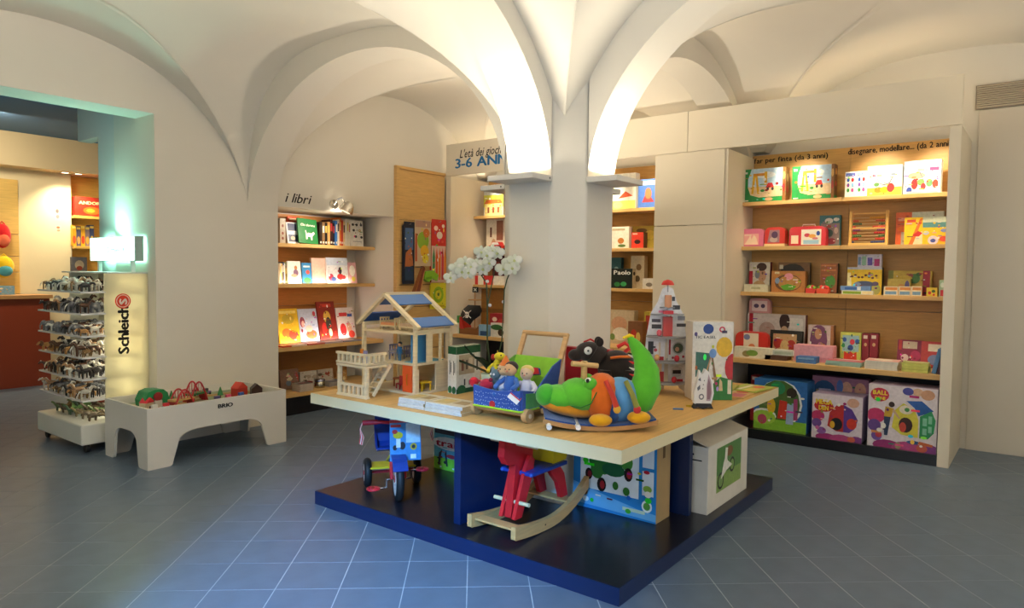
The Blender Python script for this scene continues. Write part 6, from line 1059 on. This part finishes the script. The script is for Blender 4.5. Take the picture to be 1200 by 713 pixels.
# --- easel carton
ez = [('r', '#dcd6cc', 0, 0, 1, 1), ('e', '#1c3c80', .38, .91, .13, .065), ('e', '#c83048', .72, .905, .075, .038), ('e', '#dcd6cc', .72, .905, .04, .02), ('t', '#303034', 'TIC EASEL', .06, .79, .035, .02, 0, .52), ('e', '#d8aa20', .78, .68, .2, .13), ('p', '#3f6a5c', [(.08, .62), (.44, .6), (.4, .3), (.08, .3)]), ('p', '#8a6a4c', [(.46, .56), (.5, .58), (.66, .12), (.58, .12)]), ('p', '#a88058', [(.47, .56), (.44, .56), (.3, .3), (.34, .3)]), ('e', '#6a90c8', .5, .6, .09, .06), ('p', '#a8865c', [(.34, .28), (.62, .3), (.62, .27), (.34, .25)]), ('e', '#e6e2da', .47, .42, .035, .03), ('e', '#b82c2c', 1.0, .42, .2, .18), ('p', '#2c7434', [(.42, 0), (1, 0), (1, .26), (.7, .3), (.46, .18)]), ('r', '#d8ccb4', .88, .08, .97, .26), ('p', '#c8b088', [(.66, .12), (.76, .12), (.74, .24), (.68, .28)])]
p0 = aZ(834, 470, ZT); mkbox((p0.x+.075, p0.y+.055, ZT), (.255, .14, .485), '#d4cabc', ez, 'easel_carton', 'tall printed carton with coloured discs and an easel picture', 'box', (0, 0, CA+.06), side=[('r', '#d0c4b4', 0, 0, 1, 1), ('e', '#b82c2c', .0, .42, .5, .18), ('r', '#2c7434', 0, 0, 1, .26)])
# --- flat picture sheets at the right end, scraps on the table
for k, (x, y, c1, c2, l) in enumerate(((4.48, 1.60, '#d8b070', '#c86878', 'orange and pink picture sheet at the table right end'), (4.72, 1.58, '#a8b848', '#d8c860', 'green and yellow picture sheet at the far table corner'), (4.58, 1.74, '#b8b050', '#d8d0a0', 'olive picture sheet behind the other two'))):
    mkbox((x, y, ZT+(.004 if k == 2 else 0)*0+k*.0062), (.3, .2, .006), c1, None, 'picture_sheet', l, 'booklet', (0, 0, (.05, -.1, .2)[k]), None, None, 'paper', [('r', c1, 0, 0, 1, 1), ('r', c2, .05, .1, .5, .5), ('r', '#e0d8c0', .1, .6, .9, .75), ('e', '#c85a40', .7, .35, .15, .2)])
p0 = aZ(794, 480, ZT); b = MB().prism([(-.03, -.012), (.03, -.015), (.034, .01), (-.02, .016)], 0, .006, 'z', '#3f78b0').build('toy_scrap', 'plastic', None, (p0.x, p0.y, ZT), CA, bevel=.002); T(b, 'small blue plastic piece lying before the rocket', 'toy')
p0 = aZ(808, 477, ZT); b = MB().prism([(.022*math.cos(a*PI/4)*(1 if a % 2 else .5), .022*math.sin(a*PI/4)*(1 if a % 2 else .5)) for a in range(8)], 0, .012, 'z', '#c8a830').build('toy_star', 'plastic', None, (p0.x, p0.y, ZT), 0, bevel=.002); T(b, 'tiny yellow toy piece beside the small rocket', 'toy')
# ================================================================== toys under the table, on the blue base
ZU = .0862
# --- tricycle
hx = Vector((-.59, -.807, 0)).normalized(); tr = T(empty('tricycle', (2.945, 3.13, ZU), math.atan2(hx.y, hx.x)), 'red and blue tricycle with yellow step and a cardboard tag', 'tricycle')   # local x = forward, front wheel at 0
def wheel(name, ctr, r_, w_, parent=tr):
    x, y, z = ctr; o = MB().torus(ctr, r_-w_*.45, w_*.5, '#1a1a1c', 'y', 28, 10).build(name, 'rubber', parent)
    b = MB(); b.cyl((x, y-w_*.42, z), (x, y+w_*.42, z), r_-w_*.6, '#e6e6e6', 24); b.build('rim', 'plastic', o); b = MB(); b.cyl((x, y-w_*.5, z), (x, y+w_*.5, z), r_*.16, '#b82430', 12); b.build('hub', 'plastic', o); return o
wheel('front_wheel', (0, 0, .135), .135, .05); wheel('rear_wheel', (-.33, .16, .093), .093, .05); wheel('rear_wheel', (-.33, -.16, .093), .093, .05)
for s in (-1, 1): MB().tube([(0, s*.04, .135), (-.01, s*.042, .22), (-.03, s*.03, .30), (-.035, 0, .31)], .011, '#b8202c', 8).build('fork', 'plastic', tr)
b = MB(); vs = []
pts = [(.15*math.cos(a), .15*math.sin(a)) for a in [PI*.18+PI*.64*i/10 for i in range(11)]]; b.prism(pts+[(x*.93, z*.93) for x, z in pts[::-1]], -.045, .045, 'y', '#24408c'); MB(); fd2 = b.build('mudguard', 'plastic', tr, (0, 0, .135))
MB().cyl((-.035, 0, .30), (-.05, 0, .47), .014, '#b8202c', 10).build('steering_stem', 'plastic', tr)
MB().tube([(-.075, -.2, .475), (-.055, -.1, .48), (-.05, 0, .468), (-.055, .1, .48), (-.075, .2, .475)], .011, '#b8202c', 8).build('handlebar', 'plastic', tr)
for s in (-1, 1):
    g = MB().cyl((-.066, s*.12, .479), (-.077, s*.21, .475), .016, '#b01c28', 10).build('grip', 'rubber', tr)
    for k, c in enumerate(('#c8242c', '#e8e4dc', '#c8242c', '#e0b0a8')): MB().tube([(-.077, s*.212, .475), (-.078+.006*k, s*.225, .44), (-.08+.008*k, s*(.222-.006*k), .39), (-.078+.01*k, s*(.228-.004*k), .345)], .003, c, 5).build('streamer', 'plastic', g)
MB().tube([(-.035, 0, .30), (-.12, 0, .26), (-.24, 0, .18), (-.33, 0, .12)], .018, '#b8202c', 10).build('frame_tube', 'plastic', tr); MB().cyl((-.33, -.165, .093), (-.33, .165, .093), .01, '#b8202c', 8).build('rear_axle', 'plastic', tr)
b = MB(); b.box(-.40, -.15, .13, -.25, .15, .142, '#e0c81e'); b.box(-.405, -.15, .118, -.395, .15, .142, '#d8bc18'); b.build('step_board', 'plastic', tr, bevel=.005); MB().prism([(-.2, .19), (-.05, .26), (-.05, .275), (-.22, .2)], -.05, .05, 'y', '#e0c81e').build('frame_cover', 'plastic', tr, bevel=.004)
b = MB(); sp_ = [(-.13, .30), (-.16, .285), (-.24, .285), (-.275, .31), (-.295, .38), (-.315, .475), (-.325, .475), (-.31, .38), (-.29, .30), (-.245, .272), (-.155, .272), (-.125, .29)]
b.prism(sp_, -.115, .115, 'y', '#243f94'); b.build('seat', 'plastic', tr, bevel=.008); 
for s in (-1, 1): MB().prism([(-.15, .285), (-.285, .29), (-.315, .44), (-.25, .35)], s*.115-.006, s*.115+.006, 'y', '#203a88').build('seat_side', 'plastic', tr, bevel=.004)
MB().cyl((-.2, 0, .2), (-.2, 0, .275), .016, '#b8202c', 10).build('seat_post', 'plastic', tr)
MB().tube([(0, -.05, .135), (0, -.075, .135), (.04, -.08, .10), (.045, -.1, .098), (.045, -.13, .098)], .007, '#c8c8cc', 8).build('crank', 'metal', tr); MB().tube([(0, .05, .135), (0, .075, .135), (-.04, .08, .17), (-.045, .1, .172), (-.045, .13, .172)], .007, '#c8c8cc', 8).build('crank', 'metal', tr)
for s, x, z in ((-1, .045, .098), (1, -.045, .172)):
    b = MB(); b.torus((x, s*.155, z), .036, .007, '#c02030', 'x' if 0 else 'z', 18, 6); b.bar((x-.034, s*.155, z), (x+.034, s*.155, z), .014, .012, '#c02030'); b.bar((x, s*.155-.034, z), (x, s*.155+.034, z), .014, .012, '#c02030'); b.build('pedal', 'plastic', tr)
tg = MB().box(-.004, -.095, .0, .0, .095, .27, '#dfe8f0').build('hang_tag', 'card', tr, (.0, .045, .245), (0, -.12, 0))
b = MB(); art(b, frame((0, -.095, 0), (0, .19, 0), (0, 0, .27)), [('r', '#3f8cc8', 0, 0, 1, 1), ('r', '#c8dcec', .52, .4, .98, .84), ('r', '#c02c34', 0, .86, 1, .93), ('r', '#f0f0f0', .02, .93, .98, .98), ('r', '#c02c34', .02, .76, .36, .82), ('e', '#e0c020', .26, .58, .16, .08), ('e', '#c83030', .16, .66, .09, .05), ('e', '#1c2430', .4, .34, .1, .09), ('e', '#1c2430', .16, .3, .07, .06), ('r', '#e8e8ec', .2, .3, .34, .5), ('e', '#d8b030', .76, .31, .11, .08), ('e', '#30343c', .76, .31, .06, .045), ('r', '#f0f0f0', .66, .04, .84, .14), ('e', '#68b0dc', .3, .1, .25, .05)]); b.build('tag_print', 'print', tg, fix=False)
# --- green and blue carton behind it
mkbox((3.66, 3.265, ZU), (.40, .1, .29), '#58a0b8', [('r', '#5cb0c8', 0, .3, 1, 1), ('r', '#8cc838', 0, 0, 1, .3), ('r', '#3a3440', .02, .88, .5, 1), ('e', '#f0ece8', .36, .66, .4, .16), ('t', '#c02838', 'train', .05, .58, .17, .04, 0, .66), ('p', '#38343c', [(.1, .1), (.14, .1), (.2, .5), (.12, .4)]), ('p', '#38343c', [(.3, .1), (.34, .1), (.3, .5), (.26, .4)]), ('e', '#c03848', .42, .36, .12, .05)], 'toy_carton', 'blue and green carton with red letters beside the dark support', 'box', (0, 0, -PI/2))
# --- rocking horse
rh = T(empty('rocking_horse', (3.20, 2.30, ZU), (0, 0, 0)), 'red wooden rocking horse with blue seat on pale curved rockers', 'rocking horse')   # faces -x
def arc(x): return .10*((x+.06)/.36)**2 if x > -.06 else .022*((x+.06)/.3)**2
for y in (-.165, .135):
    pts = [(-.37+.72*i/16, arc(-.37+.72*i/16)+.002) for i in range(17)]; MB().prism(pts+[(x, z+.066-.008*math.cos(x*6)) for x, z in pts[::-1]], y, y+.03, 'y', '#c89a62').build('rocker', 'wood', rh, bevel=.006)
    MB().cyl((-.1, y-.002, .035), (-.1, y+.032, .035), .005, '#4a3018', 8).build('rocker_plug', 'wood', rh)
MB().box(-.34, -.14, .058, -.27, .14, .07, '#c89a62').build('cross_board', 'wood', rh, bevel=.003); MB().box(.14, -.14, .088, .22, .14, .1, '#c89a62').build('cross_board', 'wood', rh, bevel=.003)
HR = '#cc1f26'
MB().prism([(-.30, .07), (-.24, .07), (-.16, .3), (-.1, .36), (-.1, .47), (-.14, .56), (-.3, .555), (-.35, .53), (-.365, .42), (-.33, .37), (-.26, .36)], -.022, .022, 'y', HR).build('head_board', 'lacquer', rh, (.075, 0, 0), bevel=.006)
for s in (-1, 1): MB().prism([(-.31, .07), (-.245, .07), (-.15, .28), (-.13, .37), (-.17, .4), (-.22, .32)], s*.045-.011, s*.045+.011, 'y', '#d8242a').build('front_leg', 'lacquer', rh, (.075, 0, 0), bevel=.005)
MB().ell((-.285, -.023, .5), (.01, .004, .01), '#201010').build('eye', 'lacquer', rh, (.075, 0, 0))
for s in (-1, 1): MB().prism([(.0, .30), (.1, .31), (.16, .24), (.2, .1), (.13, .1), (.09, .2), (.04, .25)], s*.075-.013, s*.075+.013, 'y', HR).build('rear_leg', 'lacquer', rh, (.04, 0, 0), bevel=.006)
MB().box(-.19, -.11, .295, .16, .11, .318, '#24409a').build('seat', 'lacquer', rh, (.04, 0, 0), bevel=.006); MB().prism([(.04, .318), (.18, .318), (.2, .36), (.16, .43), (.1, .44), (.05, .40)], -.085, .085, 'y', '#e4c41c').build('backrest', 'lacquer', rh, (.04, 0, 0), bevel=.01)
MB().cyl((-.25, -.16, .475), (-.25, .16, .475), .012, '#e0cba0', 10).build('handle_bar', 'wood', rh, (.075, 0, 0)); MB().cyl((-.265, -.12, .155), (-.265, .12, .155), .011, '#e0cba0', 10).build('foot_bar', 'wood', rh, (.075, 0, 0))
for y in (-.1, .1): MB().ell((-.188, y, .306), .012, '#3858b0', nu=8, nv=6).build('seat_bolt', 'lacquer', rh, (.04, 0, 0))
# --- carton with crocodile pull toy
cp = [('r', '#2c86c8', 0, 0, 1, 1), ('r', '#e4ecf0', .09, .24, .8, .97), ('p', '#6ab0dc', [(0, .05), (1, .02), (1, .1), (.8, .12), (.4, .2), (.0, .3)]), ('r', '#e0e8ee', .84, .62, .97, .97), ('r', '#e0e8ee', .84, .3, .97, .58), ('e', '#2c7a34', .26, .8, .17, .15), ('e', '#387f36', .5, .72, .22, .18), ('e', '#2f7434', .36, .58, .16, .14), ('e', '#4a9038', .66, .64, .07, .1), ('e', '#357a34', .3, .48, .08, .1), ('e', '#1f5f3c', .5, .52, .14, .08), ('e', '#2a8a3c', .56, .86, .1, .1),
      ('e', '#241c1c', .2, .42, .045, .07), ('e', '#7a2028', .21, .42, .025, .04), ('e', '#241c1c', .36, .32, .055, .085), ('e', '#a82830', .37, .32, .03, .05), ('e', '#241c1c', .68, .5, .05, .08), ('e', '#a82830', .69, .5, .028, .045), ('e', '#3a7a30', .53, .34, .035, .05), ('e', '#3a7a30', .66, .3, .04, .05), ('r', '#5a6858', .7, .82, .78, .94), ('e', '#e8ece8', .9, .18, .06, .07), ('e', '#5a9a40', .9, .18, .04, .045), ('r', '#c8dcc0', .62, .08, .88, .12), ('e', '#8ab048', .905, .38, .05, .04)]
mkbox((3.665, 1.985, ZU), (.55, .175, .50), '#b89a70', cp, 'toy_carton', 'cardboard carton with a green crocodile pull toy picture', 'box', (0, 0, -PI/2), side=[('r', '#b09468', 0, 0, 1, 1), ('r', '#6a5238', .42, .72, .6, .98)], m='card')
# --- white bicycle carton with open flap
wc = T(empty('bicycle_carton', (4.235, 1.815, ZU), 0), 'white carton with a photo of a child bicycle and open top flap', 'box')
MB().box(-.335, -.275, 0, .335, .275, .40, '#d8d2c6').build('carton', 'card', wc, bevel=.003)
MB().add([(-.335, -.275, .4), (.335, -.275, .4), (.335, -.10, .455), (-.335, -.10, .455), (-.335, -.275, .405), (.335, -.275, .405), (.335, -.10, .46), (-.335, -.10, .46)], [(3, 2, 1, 0), (4, 5, 6, 7), (0, 1, 5, 4), (1, 2, 6, 5), (2, 3, 7, 6), (3, 0, 4, 7)], '#d0c8b8').build('flap', 'card', wc)
b = MB(); art(b, frame((-.335, -.275, 0), (.67, 0, 0), (0, 0, .40)), [('r', '#5a8a4a', .2, .24, .82, .92), ('r', '#8aa858', .2, .24, .82, .5), ('e', '#242424', .3, .4, .075, .13), ('e', '#7c9a58', .3, .4, .055, .095), ('e', '#242424', .58, .56, .065, .12), ('e', '#86a45c', .58, .56, .046, .085), ('p', '#e8e4dc', [(.3, .42), (.36, .66), (.42, .78), (.46, .66), (.58, .56), (.44, .52)]), ('e', '#8a5a38', .5, .8, .09, .08), ('p', '#e4e0d4', [(.38, .66), (.4, .88), (.46, .86), (.44, .64)])]); b.build('photo_print', 'print', wc, fix=False)
b = MB(); art(b, frame((-.335, .275, 0), (0, -.55, 0), (0, 0, .40)), [('r', '#2a2a2c', .7, .86, .84, .885), ('r', '#2a2a2c', .7, .78, .93, .80)]); b.build('stamp_print', 'ink', wc, fix=False)
# ================================================================== wooden railway on the play table
ZR = .3956
def tz(x, y, z=.345): return aZ(x, y, z)
tc = '#c8a468'
def track(pts, label, w_=.042):
    b = MB(); P_ = [Vector((x, y, 0)) for x, y in pts]; n = len(P_); vs = []
    for i, p in enumerate(P_):
        d = (P_[min(i+1, n-1)]-P_[max(i-1, 0)]).normalized(); s = Vector((-d.y, d.x, 0))*w_/2; vs += [p-s, p+s, p+s+Vector((0, 0, .012)), p-s+Vector((0, 0, .012))]
    b.add(vs, [(4*i+a, 4*i+(a+1) % 4, 4*i+4+(a+1) % 4, 4*i+4+a) for i in range(n-1) for a in range(4)]+[(3, 2, 1, 0), (4*n-4, 4*n-3, 4*n-2, 4*n-1)], tc); o = b.build('toy_track', 'wood', None, (GX, GY, ZR)); T(o, label, 'toy track')
    g = MB()
    for s0 in (-.011, .011):
        vs = []
        for i, p in enumerate(P_):
            d = (P_[min(i+1, n-1)]-P_[max(i-1, 0)]).normalized(); s = Vector((-d.y, d.x, 0)); vs += [p+s*(s0-.003)+Vector((0, 0, .0123)), p+s*(s0+.003)+Vector((0, 0, .0123))]
        g.add(vs, [(2*i, 2*i+1, 2*i+3, 2*i+2) for i in range(n-1)], '#8a6a3c')
    g.build('groove', 'wood', o, fix=False)
track([(.08+.95*i/10, .12+.02*math.sin(i*.6)) for i in range(11)], 'long wooden toy track along the front rim of the play table'); track([(.12+.9*i/10, .52+.03*math.sin(i*.5)) for i in range(11)], 'long wooden toy track along the wall side of the play table')
track([(1.0+.1*math.sin(a), .33-.16*math.cos(a)) for a in [PI*i/12 for i in range(13)]], 'curved wooden toy track at the far end of the play table'); track([(.1+.07*i, .16+.035*i) for i in range(9)], 'diagonal wooden toy track across the play table')
def bridge(x, y, L_, h_, rot, label, deck=None):
    t = T(empty('toy_bridge', (GX+x, GY+y, ZR), rot), label, 'toy bridge')
    for s in (-.035, .035):
        MB().tube([(-L_/2+L_*i/14, s, .0+h_*math.sin(PI*i/14)) for i in range(15)], .007, '#b4202c', 7).build('arch', 'plastic', t)
        for i in range(3, 12, 2): xx = -L_/2+L_*i/14; MB().cyl((xx, s, .075), (xx, s, h_*math.sin(PI*i/14)), .003, '#c0383c', 5).build('hanger', 'plastic', t)
    MB().box(-L_/2, -.035, .06, L_/2, .035, .075, deck or '#b89458').build('deck', 'wood', t)
    for xx in (-L_/2+.01, L_/2-.01): MB().box(xx-.01, -.032, .013 if 0 else 0, xx+.01, .032, .06, '#a01c28').build('pier', 'plastic', t)
bridge(.36, .2, .2, .145, .25, 'red arched toy bridge in the middle of the play table'); bridge(.56, .36, .2, .165, .35, 'taller red arched toy bridge nearer the wall', '#2f7a44')
th_ = T(empty('toy_tunnel', (GX+.2, GY+.34, ZR), .1), 'green toy tunnel hill with a red front on the play table', 'toy tunnel')
b = MB(); pts = [(-.09, 0), (.09, 0), (.1, .06), (.085, .12), (.05, .15), (-.02, .155), (-.07, .14), (-.1, .08)]; b.prism(pts, -.07, .07, 'y', '#1f8048'); b.build('hill', 'fabric', th_, bevel=.012, seg=3); MB().cyl((0, -.072, .1), (0, -.082, .1), .035, '#8a2428', 14).build('red_roof', 'lacquer', th_); MB().box(-.03, -.085, 0, .03, -.071, .07, '#c8c0b0').build('tunnel_front', 'lacquer', th_)
def wagon_(x, y, rot, c, c2, label):
    t = T(empty('toy_wagon', (GX+x, GY+y, ZR+.0128), rot), label, 'toy train'); MB().box(-.036, -.016, .012, .036, .016, .03, c).build('body', 'lacquer', t, bevel=.003); MB().box(-.03, -.014, .03, .012, .014, .055, c2).build('cabin', 'lacquer', t, bevel=.003)
    for xx in (-.022, .022):
        for yy in (-.017, .017): MB().cyl((xx, yy-.003, .01), (xx, yy+.003, .01), .01, '#202020', 10).build('wheel', 'rubber', t)
for x, y, r_, c, c2, l in ((.12, .12, 0, '#c83038', '#e8e4dc', 'red and white toy wagon at the near corner of the play table'), (.21, .125, 0, '#5a90b8', '#c83038', 'blue and red toy engine at the front rim'), (.62, .115, 0, '#28303c', '#5a4a78', 'dark toy engine on the front track'), (.72, .12, 0, '#3a3440', '#d85878', 'dark toy wagon with pink load on the front track'), (.84, .128, 0, '#404048', '#3858a0', 'dark toy wagon with blue load on the front track'), (.66, .535, 0, '#384a78', '#282830', 'blue toy engine near the wall'), (.75, .53, 0, '#6a5a88', '#404048', 'violet toy wagon near the wall')): wagon_(x, y, r_, c, c2, l)
def house_(x, y, rot, c, r_, label, s=1):
    t = T(empty('toy_station', (GX+x, GY+y, ZR), rot), label, 'toy building'); MB().box(-.05*s, -.035*s, 0, .05*s, .035*s, .07*s, c).build('wall', 'lacquer', t); MB().prism([(-.05*s, .07*s), (.05*s, .07*s), (0, .115*s)], -.04*s, .04*s, 'y', r_).build('roof', 'lacquer', t); MB().box(-.012*s, -.036*s, 0, .012*s, -.034*s, .04*s, '#3a2a20').build('door', 'lacquer', t)
house_(.13, .28, .4, '#c8b898', '#c02c34', 'toy station with red roof at the near end of the play table', .9); house_(.92, .3, .2, '#b03428', '#c84030', 'red toy building at the far end of the play table', 1.1); house_(1.05, .25, -.3, '#3a2420', '#301c1a', 'dark toy shed at the far end of the play table', .9); house_(.3, .17, .2, '#d8d0c0', '#b88a48', 'small cream toy house with tan roof near the front track', .55)
for k, (x, y) in enumerate(((.78, .36), (.42, .48))):
    t = T(empty('toy_tree', (GX+x, GY+y, ZR)), ['small green toy tree near the red toy building', 'small green toy tree near the wall side track'][k], 'toy tree'); MB().cyl((0, 0, 0), (0, 0, .03), .006, '#7a5030', 8).build('trunk', 'wood', t); MB().tube([(0, 0, .025), (0, 0, .095)], [.026, .003], '#2c7a3c', 10).build('crown', 'lacquer', t)
